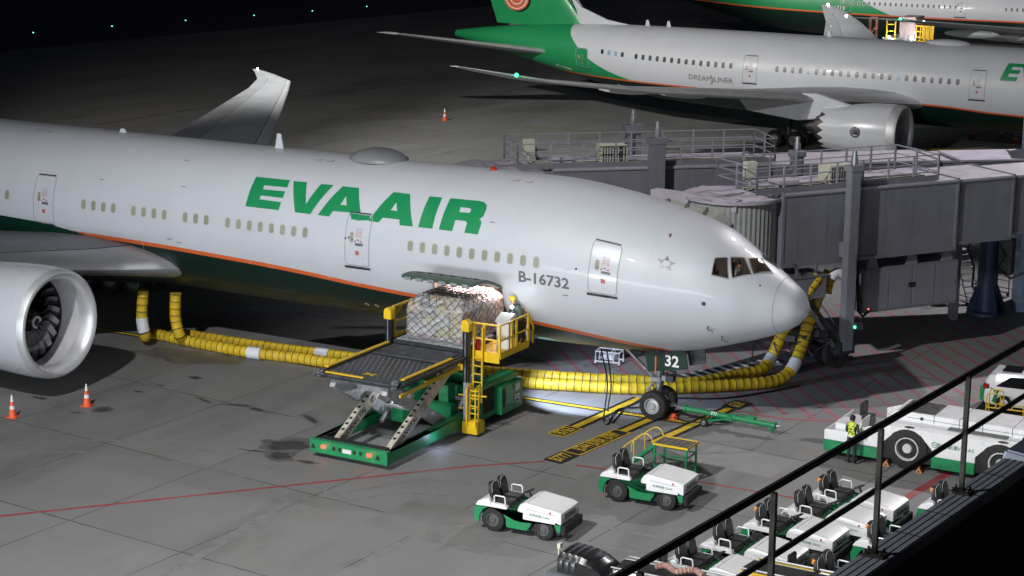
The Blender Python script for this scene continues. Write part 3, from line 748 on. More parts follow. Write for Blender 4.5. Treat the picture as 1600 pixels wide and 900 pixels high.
# alliance mark: five triangles in a ring
d_, a_ = pk(1040.5, 411.5); TG = M('mark_silver', (.16, .16, .18), .35, .6, .2, 8)
for i in range(5):
    t = R(90+72*i); c_ = (d_-.2*math.cos(t), a_*3.1+.2*math.sin(t)); tri = []
    for q, rr in ((0, .15), (125, .12), (235, .12)): tri.append((c_[0]-rr*math.cos(t+R(q)), c_[1]+rr*math.sin(t+R(q))))
    F.wrap('alliance_mark', [tri], .012, TG, A, .3, .2)
# radome joint and long seams
ring_pts = [(1.42+.0*j, 0) for j in range(2)]
def hoop(dd, wd, m, name, lo=-math.pi, hi=math.pi):
    b = B(); n = 120
    for s_ in (0, 1):
        for j in range(n+1): b.v.append(tuple(F.pos(dd+(s_-.5)*wd, lo+(hi-lo)*j/n, .006)))
    for j in range(n): b.q(j, j+1, n+2+j, n+1+j)
    return b.obj(name, m, A, True)
hoop(.92, .016, LINE, 'radome_joint')
SEAM = M('hull_seam', (.56, .57, .59), .35, 0, .02, 2)
hoop(5.1, .02, SEAM, 'hull_seam', -1.1, 4.2); 
for dd in (15.4, 22.2, 27.6): hoop(dd, .018, SEAM, 'hull_seam', -.35, 3.5)
for (u, v) in ((1099, 474),):
    d_, a_ = pk(u, v); p_ = F.pos(d_, a_, .03); b = B(); b.sphere(p_, .07, 6, None, (1, .5, 1)); b.obj('sensor', DSTEEL, A, True)
for (u, v) in ((1106, 510), (1128, 525)):
    d_, a_ = pk(u, v); p_ = F.pos(d_, a_, .0); q_ = F.pos(d_, a_, .16); b = B(); b.tube([p_, q_, q_+Vector((.22, 0, -.05))], .022, 6); b.tube([p_+Vector((-.1, 0, .1)), p_+Vector((-.02, 0, .02))], .02, 6); b.obj('pitot_probe', DSTEEL, A, True)
for (u, v) in ((900, 420), (545, 371), (540, 372)):
    d_, a_ = pk(u, v); b = B(); b.sphere(F.pos(d_, a_, .01), .04, 5); b.obj('sensor', DSTEEL, A, True)
for (u, v, rr) in ((731, 470, .09), (574, 475, .09), (589, 477, .09)):
    d_, a_ = pk(u, v); F.wrap('vent_port', [[(d_+rr*math.cos(2*math.pi*i/14), a_*3.1+rr*math.sin(2*math.pi*i/14)) for i in range(14)], [(d_+rr*.6*math.cos(2*math.pi*i/14), a_*3.1+rr*.6*math.sin(2*math.pi*i/14)) for i in range(14)]], .012, PFRAME, A)
# flight deck
GL_ = bpy.data.materials.new('windscreen_glass'); GL_.use_nodes = True; t_ = GL_.node_tree; t_.nodes.clear()
o_ = t_.nodes.new('ShaderNodeOutputMaterial'); mx_ = t_.nodes.new('ShaderNodeMixShader'); tr_ = t_.nodes.new('ShaderNodeBsdfTransparent'); gs_ = t_.nodes.new('ShaderNodeBsdfGlossy')
tr_.inputs[0].default_value = (.85, .88, .88, 1); gs_.inputs['Roughness'].default_value = .03; mx_.inputs[0].default_value = .14
t_.links.new(tr_.outputs[0], mx_.inputs[1]); t_.links.new(gs_.outputs[0], mx_.inputs[2]); t_.links.new(mx_.outputs[0], o_.inputs[0])
fr_ = M('windscreen_frame', (.34, .34, .32), .4, 0, .05, 4)
def cen(poly): return (sum(p[0] for p in poly)/len(poly), sum(p[1] for p in poly)/len(poly))
for side in (1, -1):
    for w_ in CWP:
        P3 = w_ if side == 1 else [(d_, math.pi-a_) for d_, a_ in w_]
        c_ = cen(P3)
        def sc_(k): return [(c_[0]+(d_-c_[0])*k, c_[1]+(a_-c_[1])*k) for d_, a_ in P3]
        def lo(pl): return [(d_, a_*3.1) for d_, a_ in pl]
        if side == 1: F.wrap('window_frame', [lo(sc_(1.15)), lo(sc_(.97))], .014, fr_, A, .1, .1)
        F.wrap('gasket', [lo(sc_(1.03)), lo(sc_(.92))], .022, TXBLACK, A, .1, .1)
        F.wrap('windscreen', [lo(sc_(1.02))], .002, GL_, A, .15, .15)
b = B(); b.bb(-4.9, -4.85, -1.7, 1.7, 4.6, 7.3); b.bb(-4.9, -1.6, -1.35, 1.35, 4.55, 4.6)
ck = b.obj('flight_deck', M('flight_deck_panel', (.30, .17, .13), .6, 0, .3, 3), A)
b = B(); b.bb(-2.3, -1.6, -1.15, 1.15, 5.2, 5.75); b.bb(-3.6, -2.4, -.25, .25, 4.6, 5.15); b.bb(-4.0, -3.4, -.5, .5, 6.95, 7.0); b.obj('instrument_panel', TXBLACK, ck)
for yy in (-.75, .75):
    b = B(); b.bb(-3.45, -2.95, yy-.25, yy+.25, 4.95, 5.1); b.bb(-3.6, -3.45, yy-.25, yy+.25, 5.0, 5.95); b.bb(-3.6, -3.5, yy-.14, yy+.14, 5.97, 6.2); b.obj('pilot_seat', M('pilot_seat_fabric', (.16, .12, .10), .8), ck)
plamp('flight_deck_lamp', (-4.2, -.5, 6.75), 24, (1, .72, .5), .15)
rr_ = random.Random(21)
for i in range(26):   # small access panels and stencils on the skin
    dd = rr_.uniform(3.5, 33); ac = rr_.choice([rr_.uniform(-1.0, -.1), rr_.uniform(1.6, 3.4), rr_.uniform(-1.3, -.3)]); w_ = rr_.uniform(.18, .7); h_ = rr_.uniform(.12, .4)
    if 9.5 < dd < 15 and ac < .6: continue
    ring('access_panel', F, dd, ac, w_, h_, .04, .012, .006, SEAM, A)
    if i % 3 == 0: F.wrap('stencil', [[(dd-w_/2, ac-h_/2-.07), (dd-w_/2+.22, ac-h_/2-.07), (dd-w_/2+.22, ac-h_/2-.04), (dd-w_/2, ac-h_/2-.04)]], .008, TXGREY, A)
# satellite dome, blade aerials, small marks
b = B(); n = 20; rings = []
for i in range(9):
    t = i/8; h = math.sin(math.pi*t)**.7*.5; L_ = -16.8-2.8*t; wv = max(.02, math.sin(math.pi*t)**.55*.95)
    rings.append([(L_, wv*math.cos(math.pi*j/(n-1)), 8.55+(h*math.sin(math.pi*j/(n-1)))) for j in range(n)])
b.loft(rings, None, False, False)
b.obj('satellite_dome', M('dome_grey', (.20, .205, .215), .45, 0, .1, 1), A, True)
for (x_, h_) in ((-22.8, .62), (-31.0, .18)):
    b = B(); b.prism([(0, 0), (.42, 0), (.30, h_), (.12, h_)], (-.03, .03), lambda a, c, e, x_=x_: (x_-a, e, 8.6+c)); b.obj('blade_aerial', WHITE, A)
for x_ in (-11.4, -20.3, -35):
    for dy in (0, .55):
        d_ = F.x0-x_; F.wrap('walkway_mark', [[(d_-dy, 3.9), (d_-dy+.28, 3.9), (d_-dy+.28, 3.93), (d_-dy+.04, 3.93), (d_-dy+.04, 4.08), (d_-dy, 4.08)]], .01, PLAC if x_ > -15 else TXGREY, A)
b = B(); b.sphere((-13.0, 0, 8.66), .14, 6, None, (1, 1, .7)); b.obj('beacon', M('beacon_red_glass', (.5, .02, .02), .2), A, True)
# cargo hold and door
LIN = M('hold_liner', (.62, .56, .54), .5, 0, .1, 3)
b = B(); x0_, x1_ = F.x0-CD1, F.x0-CD0
b.bb(x0_-.6, x1_+.6, 1.6, 1.64, 2.8, 4.95, 0); b.bb(x0_-.62, x0_-.58, -2.3, 1.6, 2.8, 4.9, 0); b.bb(x1_+.58, x1_+.62, -2.3, 1.6, 2.8, 4.9, 0); b.bb(x0_-.6, x1_+.6, -2.2, 1.6, 2.8, 2.86, 1); b.bb(x0_-.6, x1_+.6, -2.7, 1.6, 4.92, 4.97, 0)
for i in range(8): b.cyl((x0_-.4+i*.5, -1.6, 2.92), (x0_-.4+i*.5, 1.5, 2.92), .05, None, 8, 1)
hold = b.obj('cargo_hold', [LIN, DSTEEL], A)
b = B(); b.bb(-13.4, -11.2, -2.2, -2.0, 4.86, 4.91); b.obj('hold_lamp', M('hold_lamp_tube', (1, 1, 1), .3, 0, 0, 1, 0, 0, (1, .80, .74), 9), hold)
l_ = bpy.data.lights.new('hold_light', 'AREA'); l_.shape = 'RECTANGLE'; l_.size = 2.6; l_.size_y = .5; l_.energy = 190; l_.color = (1, .74, .70)
o_ = bpy.data.objects.new('hold_light', l_); col.objects.link(o_); o_.location = (-12.3, -2.35, 4.84); o_.rotation_euler = (R(-12), 0, 0)
F.wrap('door_frame', [[(CD0-.07, CA0*3.1-.07), (CD1+.07, CA0*3.1-.07), (CD1+.07, CA1*3.1+.07), (CD0-.07, CA1*3.1+.07)], [(CD0+.03, CA0*3.1+.03), (CD1-.03, CA0*3.1+.03), (CD1-.03, CA1*3.1-.03), (CD0+.03, CA1*3.1-.03)]], .012, PFRAME, A)
PRIM = M('primer_green', (.05, .10, .07), .4, .1, .15, 4); hx0, hx1 = x0_, x1_
hinge = F.pos(12, CA1, .05); phi = R(13); nseg = 10; prof = []; chord = 2*3.1*math.sin((CA1-CA0)/2); sag = 3.1*(1-math.cos((CA1-CA0)/2))
for i in range(nseg+1):   # the curved panel, swung up about its top edge
    t = i/nseg; s_ = sag*4*t*(1-t)
    prof.append((hinge.y-math.cos(phi)*chord*t-math.sin(phi)*s_, hinge.z+math.sin(phi)*chord*t+math.cos(phi)*s_))
def off_(i, o):
    a_, c_ = prof[max(0, i-1)], prof[min(nseg, i+1)]; t = Vector((c_[0]-a_[0], c_[1]-a_[1])).normalized(); n_ = Vector((-t.y, t.x)); n_ = n_ if n_.y < 0 else -n_
    return (prof[i][0]+n_.x*o, prof[i][1]+n_.y*o)
outer = [prof[i] for i in range(nseg+1)]; inner = [off_(i, .11) for i in range(nseg+1)]
poly = outer+inner[::-1]
b.prism(poly, (hx0, hx1), lambda a, c, e: (e, a, c))
cdoor = b.obj('cargo_door', PRIM, A, True)
for i in range(6):
    b = B(); xx = hx0+.3+i*.48
    q_ = [off_(3, -.005), off_(7, -.005)]
    b.prism([(0, 0), (.12, -.0), (.16, .3), (.12, .7), (0, 1.0), (-.12, .7), (-.16, .3), (-.12, 0)], (0, .012), lambda a, c, e, xx=xx, q_=q_: (xx+a*1.1, q_[0][0]+(q_[1][0]-q_[0][0])*c, q_[0][1]+(q_[1][1]-q_[0][1])*c+.012+e))
    b.obj('lightening_hole', DARK, cdoor)
    b = B(); e_ = off_(nseg, .05); b.box((xx, e_[0]-.02, e_[1]-.05), (.28, .1, .12)); b.obj('latch', STEEL, cdoor, False, .01)
# belly fairing, wings, engine
b = B(); b.sphere((-35.5, 0, 4.15), 1, 16, None, (11.5, 3.45, 2.12)); b.obj('belly_fairing', DGREEN, A, True)
W7 = [(0, -24.6, -40.5, 3.3, .13), (2.9, -26.6, -40.6, 3.75, .125), (4.2, -28.0, -40.8, 3.8, .115), (9.6, -31.7, -41.2, 4.4, .10), (18.1, -36.9, -43.3, 5.4, .095), (28, -43.0, -45.9, 6.65, .09), (30, -44.3, -46.8, 6.9, .085), (31.4, -46.6, -48.0, 7.05, .08), (32.3, -48.4, -48.9, 7.15, .07)]
WM = [WING, WING2, DARK, M('flap_grey', (.36, .375, .40), .45, .1, .06, 1)]
wl = wing('wing', W7, 1, WM, A)
b = B(); b.sphere((-48.5, 32.3, 7.2), .045, 5); b.obj('tip_light', WL, wl)
WMN = [DULL, M('slat_metal', (.36, .37, .39), .38, .5, .08, 1), DARK, DULL]
wr = wing('wing', W7, -1, WMN, A)
b = B(); b.bb(-28.05, -27.9, -3.9, -3.35, 3.85, 4.05); b.obj('landing_light', GLASSK, wr)
E7 = engine(A, -26.2, -9.6, 2.93, 2.13, 6.6); engine(A, -26.2, 9.6, 2.93, 2.13, 6.6)
for sy in (-1, 1):
    b = B(); b.prism([(-28.6, 4.7), (-33, 5.15), (-36, 4.6), (-35, 3.9), (-33.5, 3.7), (-29.5, 4.2)], (-.28, .28), lambda a, c, e, sy=sy: (a, sy*9.6+e, c)); b.obj('pylon', WHITE, A, True, .05)
fin = [(7.9, -60.5, -70.5, 0, .09), (18.5, -71, -75.3, 0, .08)]
wing('tail_fin', fin, 1, [GREEN, GREEN, LINE, GREEN], A, 3, lambda p_: (p_[0], p_[2], p_[1]))
for sy in (-1, 1): wing('tailplane', [(1.2, -62.5, -70, 6.8, .09), (10.8, -70.5, -73.4, 8.2, .08)], sy, WM, A, 3)
# undercarriage
b = B(); b.cyl((-5.89, 0, .5), (-5.89, 0, 1.25), .11, None, 16); b.cyl((-5.89, 0, 1.2), (-5.89, 0, 2.9), .17, None, 16); b.cyl((-5.89, -.4, .545), (-5.89, .4, .545), .07, None, 10)
b.bar((-5.89, 0, 1.3), (-7.6, 0, 2.7), .1); b.bar((-5.95, -.09, .6), (-6.35, -.09, 1.0), .06); b.bar((-6.35, -.09, 1.0), (-5.95, -.09, 1.45), .06); b.bar((-5.95, .09, .6), (-6.35, .09, 1.0), .06); b.bar((-6.35, .09, 1.0), (-5.95, .09, 1.45), .06)
b.box((-5.89, 0, 1.5), (.5, .62, .16)); b.cyl((-5.75, -.42, 1.55), (-5.75, .42, 1.55), .08, None, 10); b.box((-5.5, -.3, 1.62), (.24, .2, .2)); b.box((-5.5, .3, 1.62), (.24, .2, .2))
ng = b.obj('nose_gear', STEEL, A, False, .008)
b = B(); b.tube([(-5.7, -.2, 2.3), (-5.55, -.35, 1.8), (-5.7, -.3, 1.3), (-5.85, -.2, .8)], .025, 6); b.tube([(-6.1, .1, 2.2), (-6.4, -.2, 1.7), (-6.0, -.2, 1.4)], .025, 6); b.box((-5.3, -.28, 1.62), (.3, .28, .22)); b.obj('hydraulic_line', DSTEEL, ng)
RW = M('rim_grey', (.42, .43, .44), .4, .4, .15, 6)
for sy in (-1, 1): wheel(ng, (-5.89, sy*.42, .545), .545, .40, 'wheel', (0, 1, 0), RW)
q4 = [un(1008, 552, y=-.78), un(1071, 549, y=-.78), un(1075, 577, y=-.78), un(1013, 580.5, y=-.78)]
b = B(); b.prism([(p_.x, p_.z) for p_ in q4], (-.8, -.75), lambda a, c, e: (a, e, c)); gd = b.obj('gear_door', DGREEN, A)
xc = sum(p_.x for p_ in q4)/4; zc_ = sum(p_.z for p_ in q4)/4
text_flat('32', .58, lambda x, y: (xc+.22+x, -.812, zc_+.02+y), TXWHITE, 'gear_door_number', gd, .014)
b = B(); b.bb(q4[0].x+.42, q4[0].x+.47, -.812, -.803, q4[3].z+.02, q4[0].z-.03); b.obj('door_stripe', ORANGE, gd)
q4 = [un(1074, 545, y=-.3), un(1102, 543, y=-.3), un(1103, 568, y=-.3), un(1078, 571, y=-.3)]
b = B(); b.prism([(p_.x, p_.z) for p_ in q4], (-.33, -.28), lambda a, c, e: (a, e, c)); b.obj('gear_door', DSTEEL, A)
for sy in (-1, 1):
    b = B(); b.cyl((-36.6, sy*5.5, .8), (-36.6, sy*5.2, 4.0), .22, None, 14); b.bar((-34.9, sy*5.5, .68), (-38.1, sy*5.5, .68), .24); b.bar((-36.6, sy*5.3, 1.6), (-36.6, sy*3.4, 3.4), .14)
    mg = b.obj('main_gear', DSTEEL, A)
    for dx in (-1.45, 0, 1.45):
        for s2 in (-.6, .6): wheel(mg, (-36.5+dx, sy*5.5+s2, .66), .66, .48)
# ------------------------------------------------------------ the twin-jet on the next stand
TH = -.0399
A2 = thing('airliner', 'middle white airliner with toothed engine cowling, parked behind the jet bridges', 'airplane', (5.26, 67.95, 0), TH)
bpy.context.view_layer.update()
N2 = (NOSE[0], [z*.93 for z in NOSE[1]], [z*.93 for z in NOSE[2]], [z*.93 for z in NOSE[3]])
N2 = (N2[0], N2[1][:-1]+[2.9], N2[2][:-1]+[-2.9], N2[3][:-1]+[2.9])
T2 = ([38, 44, 50, 56, 60, 62.5], [2.9, 2.88, 2.74, 2.35, 1.95, 1.6], [-2.9, -2.5, -1.5, -.25, .6, 1.05], [2.9, 2.75, 2.2, 1.35, .75, .25])
F2 = Fuselage(A2, N2, T2, 2.9, 4.62, 0); F2.prep()
def L2(p): return F2.inv @ Vector(p)
bz = [(-62, 4.6), (-56, 3.9)]
for u, v in ((740, 117), (800, 120), (860, 127), (1150, 142), (1450, 163), (1560, 177)):
    r_ = F2.pick(u, v)
    if r_: p_ = F2.pos(*r_); bz.append((p_.x, p_.z))
bz = sorted(bz)+[(2, bz[-1][1]-.3)]
gz = []
for u, v in ((893, 44), (900, 70), (915, 88), (940, 106), (978, 123)):
    r_ = F2.pick(u, v)
    if r_: p_ = F2.pos(*r_); gz.append((p_.z, p_.x))
gz = sorted(gz); gz = [(gz[0][0]-.9, gz[0][1]+4.5)]+gz+[(8.2, gz[-1][1]-.1)]
SEC = livery('livery_second', bz, gz, .12)
d2 = [.001]+[.3*i for i in range(1, 40)]+[12+.8*i for i in range(63)]+[62.5]
ubody(A2, F2.mesh(d2, 96), [SEC])
PD = M('dim_blue_window', (.02, .03, .05), .35, 0, .3, 1, .0); PB = M('bright_window', (.20, .30, .42), .35, 0, .2, 1, .0)
wk = [(-27.709, 69.233)]
c0 = F2.pick(1213.97, 107.9)
for k_ in list(range(0, 23))+[-6, -7, -8, -9, -10, -11, -12, -13, -14, -15, -16, -17, -18, -19, -21, -22, -23, -24]+[30, 31, 32]:
    window(F2, c0[0]-k_*.61, c0[1]*2.9, A2, .32, .5, PB if k_ in (15, -22, -23, 4) else PD)
for (u, v), w_ in (((1171.5, 108), 1.1), ((1527, 132.5), 1.1), ((909, 91), 1.1)):
    r_ = F2.pick(u, v); cabin_door(F2, r_[0], r_[1]*2.9, A2, 1.12, 1.98, GREEN if u < 950 else WHITE)
def t2(txt, u, v, size, m, sx=1, bold=.0, shear=0):
    r_ = F2.pick(u, v)
    F2.text('lettering', txt, (r_[0], r_[1]*2.9), size, m, A2, .014, bold, 0, sx, shear)
t2('DREAM LINER', 1110, 124, .56, TXGREY, 1.05); t2('B-17889', 882, 105, .5, TXWHITE, .9); t2('BOEING 787-9', 993, 139.5, .5, TXWHITE, 1.0, .02, .25); t2('EVA', 1614, 116, 1.75, GREEN, 1.35, .07, .2)
r_ = F2.pick(1107.5, 124); F2.wrap('crescent_mark', [[(r_[0]-.38*math.cos(R(q)), r_[1]*2.9+.38*math.sin(R(q))) for q in range(-75, 80, 12)]+[(r_[0]+.05-.36*math.cos(R(q)), r_[1]*2.9+.36*math.sin(R(q))) for q in range(75, -80, -12)]], .014, TXGREY, A2)
W8 = [(0, -19, -34.5, 3.0, .12), (2.9, -22.3, -35, 3.5, .115), (9.7, -27.0, -35.6, 4.15, .10), (20, -33.7, -38.9, 5.25, .09), (26, -37.9, -41.2, 6.2, .085), (28.6, -40.4, -42.6, 6.85, .08), (30, -42.5, -43.3, 7.25, .07)]
W8r = []
# starboard wing follows the photograph: leading edge through the root, the green tip lamp and the tip
wr2 = wing('wing', W8, -1, [WING, LIP, DARK, WING2], A2); wl2 = wing('wing', W8, 1, WM, A2)
b = B(); b.sphere((-39.6, -27.9, 6.72), .13, 6); b.obj('navigation_light', GL, wr2)
plamp('navigation_lamp', tuple(F2.mw @ Vector((-38.9, -28.1, 6.75))), 25, (.05, 1, .4), .08)
b = B(); b.sphere((-42.7, 30, 7.3), .1, 6); b.obj('tip_light', WL, wl2)
for sy in (-1,):
    for yy in (13, 18):
        t = (yy-2.9)/27; xx = -35.3-(yy-9.7)*.36; zz = 3.7+(yy-2.9)*.13
        b = B(); b.sphere((xx+1.0, sy*yy, zz-.75), 1, 8, None, (2.0, .2, .26)); b.obj('flap_track_fairing', WING2, A2, True)
e2 = engine(A2, -20.7, -9.6, 2.36, 1.90, 5.2, True, 18, True, .62)
b = B(); b.prism([(-23, 3.6), (-27, 4.6), (-33, 4.2), (-32, 3.1), (-28.2, 2.7), (-25, 3.2)], (-.26, .26), lambda a, c, e: (a, -9.6+e, c)); b.obj('pylon', WHITE, A2, True, .05)
engine(A2, -20.7, 9.6, 2.36, 1.72, 5.2, True, 18)
# maker's roundel on the cowling: ring and monogram
mm = M('roundel_black', (.02, .02, .02), .4); b = B(); n = 28
cx_, cr_ = -23.45, 1.905
def cwl(a, c, o): # a along x, c round
    th = c/cr_+R(4); return (cx_-a*-1, -9.6-(cr_+o)*math.cos(th), 2.36+(cr_+o)*math.sin(th))
for i in range(n):
    t0, t1 = 2*math.pi*i/n, 2*math.pi*(i+1)/n
    b.add([cwl(.34*math.cos(t0), .34*math.sin(t0), .012), cwl(.34*math.cos(t1), .34*math.sin(t1), .012), cwl(.27*math.cos(t1), .27*math.sin(t1), .012), cwl(.27*math.cos(t0), .27*math.sin(t0), .012)], [(0, 1, 2, 3)])
rd = b.obj('roundel', mm, e2); text_flat('GE', .42, lambda x, y: cwl(x, y, .014), mm, 'monogram', rd, .02, .8)
f2 = [(7.0, -50.2, -58.6, 0, .09), (9.5, -52.3, -59.5, 0, .09), (16.8, -59.5, -63.2, 0, .08)]
fin2 = wing('tail_fin', f2, 1, [GREEN, GREEN, LINE, GREEN], A2, 3, lambda p_: (p_[0], p_[2], p_[1]))
b = B(); b.prism([(-45.8, 7.35), (-48.5, 7.75), (-50.8, 8.6), (-53.3, 10.8), (-52.6, 10.8), (-51.2, 8.3), (-51, 7.2), (-46, 7.1)], (-.12, .12), lambda a, c, e: (a, e, c)); b.obj('dorsal_fairing', WHITE, A2, True)
cz = L2(un(805, -3, y=69.5)); b = B(); b.add([(cz.x+1.15*math.cos(2*math.pi*i/24), -.5, cz.z+1.0*math.sin(2*math.pi*i/24)) for i in range(24)], [tuple(range(24))]); em = b.obj('tail_emblem', M('emblem_orange', (.55, .12, .05), .4), fin2)
b = B()
for q in (.45, .8):
    for i in range(24):
        t0, t1 = 2*math.pi*i/24, 2*math.pi*(i+1)/24
        b.add([(cz.x+1.15*q*math.cos(t0), -.51, cz.z+q*math.sin(t0)), (cz.x+1.15*q*math.cos(t1), -.51, cz.z+q*math.sin(t1)), (cz.x+1.15*(q+.06)*math.cos(t1), -.51, cz.z+(q+.06)*math.sin(t1)), (cz.x+1.15*(q+.06)*math.cos(t0), -.51, cz.z+(q+.06)*math.sin(t0))], [(0, 1, 2, 3)])
b.obj('emblem_ring', TXWHITE, em)
for sy in (-1, 1): wing('tailplane', [(.9, -52.2, -58.6, 5.0, .10), (9.9, -61.3, -63.4, 6.7, .085)], sy, [WING, LIP, DARK, WING], A2, 3)
b = B(); b.sphere((-21.3, 0, 7.5), 1, 8, None, (1.7, .7, .32)); b.obj('satellite_dome', WHITE, A2, True)
for x_ in (-12.5, -30, -43, -44.8):
    b = B(); b.prism([(0, 0), (.42, 0), (.34, .5), (.16, .5)], (-.03, .03), lambda a, c, e, x_=x_: (x_-a, e, 7.42+c)); b.obj('blade_aerial', WHITE, A2)
for sy in (-1, 1):
    b = B(); b.cyl((-31, sy*4.9, .6), (-31, sy*4.6, 3.4), .2, None, 12); b.bar((-30.2, sy*4.9, .6), (-31.8, sy*4.9, .6), .2); mg = b.obj('main_gear', DSTEEL, A2)
    for dx in (-.75, .75):
        for s2 in (-.6, .6): wheel(mg, (-31+dx, sy*4.9+s2, .62), .62, .46)
b = B(); b.cyl((-5.5, 0, .5), (-5.5, 0, 2.2), .13, None, 12); mg = b.obj('nose_gear', STEEL, A2)
for sy in (-1, 1): wheel(mg, (-5.5, sy*.35, .48), .48, .35)

# ------------------------------------------------------------ the farthest airliner
p3 = un(1425, 8.5, 6.03)
A3 = thing('airliner', 'farthest white airliner, cut by the top right corner of the view', 'airplane', (p3.x+41, p3.y+5.2, 0), R(3.2))
bpy.context.view_layer.update()
F3 = Fuselage(A3, NOSE, TAIL, 3.1, 5.524, 0); F3.prep()
gz = []
for u, v in ((1349, 1), (1356, 6), (1366, 12), (1376, 17)):
    r_ = F3.pick(u, v)
    if r_: p_ = F3.pos(*r_); gz.append((p_.z, p_.x))
gz = sorted(gz); gz = [(gz[0][0]-1, gz[0][1]+2.5)]+gz+[(9, gz[-1][1]-3.5)]
r_ = F3.pick(1400, 24) or F3.pick(1400, 22); zb3 = F3.pos(*r_).z
THI = livery('livery_third', [(-74, zb3+2), (-60, zb3+.4), (-45, zb3), (-20, zb3-.1), (0, zb3-.5)], gz, .15)
ubody(A3, F3.mesh([.001]+[.5*i for i in range(1, 148)]+[73.6], 72), [THI])
c0 = F3.pick(1425, 8.5)
for k_ in range(-11, 24):
    if k_ in (9, 10, 11, 12, 13, 14, 15, 16): continue
    window(F3, c0[0]-k_*.5334, c0[1]*3.1, A3, .26, .42, PD)
r_ = F3.pick(1501, 10); cabin_door(F3, r_[0], r_[1]*3.1, A3, 1.1, 2.0)
r_ = F3.pick(1322, 3) ; cabin_door(F3, r_[0], r_[1]*3.1, A3, 1.1, 2.0, GREEN)
r_ = F3.pick(1305, 12.5); F3.text('registration', 'B-16719', (r_[0], r_[1]*3.1), .6, TXWHITE, A3)
W9 = [(q[0], q[1]+9.5, q[2]+9.5, q[3], q[4]) for q in W7]
w3 = wing('wing', W9, -1, [WING, LIP, DARK, WING2], A3); wing('wing', W9, 1, WM, A3)
b = B(); b.sphere((-39.2, -32.3, 7.25), .1, 6); b.obj('tip_light', WL, w3)
b = B(); b.sphere((-35.2, -30.1, 7.0), .13, 6); b.obj('navigation_light', GL, w3)
plamp('navigation_lamp', tuple(F3.mw @ Vector((-34.4, -30.8, 7.0))), 20, (.05, 1, .5), .1)
engine(A3, -17.3, -9.6, 2.93, 2.1, 6.6, False, 10); engine(A3, -17.3, 9.6, 2.93, 2.1, 6.6, False, 10)
for yy in (12, 17, 22):
    b = B(); b.sphere((-28-(yy-12)*.3, -yy, 4.1+(yy-12)*.12), 1, 8, None, (2.4, .28, .36)); b.obj('flap_track_fairing', WING2, A3, True)
wing('tail_fin', fin, 1, [GREEN, GREEN, LINE, GREEN], A3, 3, lambda p_: (p_[0], p_[2], p_[1]))
for sy in (-1, 1):
    wing('tailplane', [(1.2, -62.5, -70, 6.8, .09), (10.8, -70.5, -73.4, 8.2, .08)], sy, WM, A3, 3)
    b = B(); b.cyl((-28.6, sy*5.5, .8), (-28.6, sy*5.2, 4.0), .22, None, 14); b.bar((-26.9, sy*5.5, .68), (-30.1, sy*5.5, .68), .24); mg = b.obj('main_gear', DSTEEL, A3)
    for dx in (-1.45, 0, 1.45):
        for s2 in (-.6, .6): wheel(mg, (-28.5+dx, sy*5.5+s2, .66), .66, .48)
b = B(); b.cyl((-6, 0, .5), (-6, 0, 2.8), .13, None, 12); mg = b.obj('nose_gear', STEEL, A3)
for sy in (-1, 1): wheel(mg, (-6, sy*.4, .54), .54, .38)
# ------------------------------------------------------------ jet bridges
def W(b, name, mats, t, parent=None, **kw):
    """mesh given in scene coordinates, stored in the frame of thing t"""
    inv = (Matrix.Translation(t.location) @ Matrix.Rotation(t.rotation_euler.z, 4, 'Z')).inverted()
    b.v = [tuple(inv @ Vector(v)) for v in b.v]
    return b.obj(name, mats, parent or t, **kw)
def rails(b, pts, h=1.05, r=.028, n=3, posts=1.5, z0=0):
    """open handrail: posts and n level bars along a path"""
    pts = [Vector(p) for p in pts]
    for a, c in zip(pts, pts[1:]):
        for i in range(n): b.tube([a+Vector((0, 0, h*(i+1)/n)), c+Vector((0, 0, h*(i+1)/n))], r, 6)
        L_ = (c-a).length; k = max(1, round(L_/posts))
        for i in range(k+1): p = a+(c-a)*i/k; b.bar(p, p+Vector((0, 0, h)), .07, .07)
    return b
def panels(b, x0, x1, y, z0, z1, pitch, dep, nrm=-1):
    """pressed ribs on a bridge wall"""
    x = x0+pitch/2
    while x < x1: b.bb(x-.018, x+.018, y, y+nrm*dep, z0, z1); x += pitch
def tunnel(name, parent, x0, x1, y0, y1, z0, z1):
    b = B(); b.bb(x0, x1, y0, y1, z0, z1-.04, 0); panels(b, x0, x1, y0, z0+.14, z1-.14, 1.4, .008); panels(b, x0, x1, y1, z0+.14, z1-.14, 1.05, .018, 1)
    for y in (y0, y1): b.bb(x0, x1, y-.04, y+.04, z0-.05, z0+.1, 0)
    t = b.obj(name, BPAINT, parent, False, .012)
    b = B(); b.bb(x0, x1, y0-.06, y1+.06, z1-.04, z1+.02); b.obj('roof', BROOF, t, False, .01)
    b = B(); b.bb(x0, x1, y0-.09, y0-.06, z1-.09, z1-.02); b.obj('roof_edge', BRAIL, t)
    for x in (x0, x1):
        b = B()
        for y in (y0, y1): b.bb(x-.06, x+.06, y-.035, y+.035, z0-.06, z1+.03)
        b.bb(x-.06, x+.06, y0-.035, y1+.035, z1+.03, z1+.06); b.obj('collar', BPAINT, t)
    return t
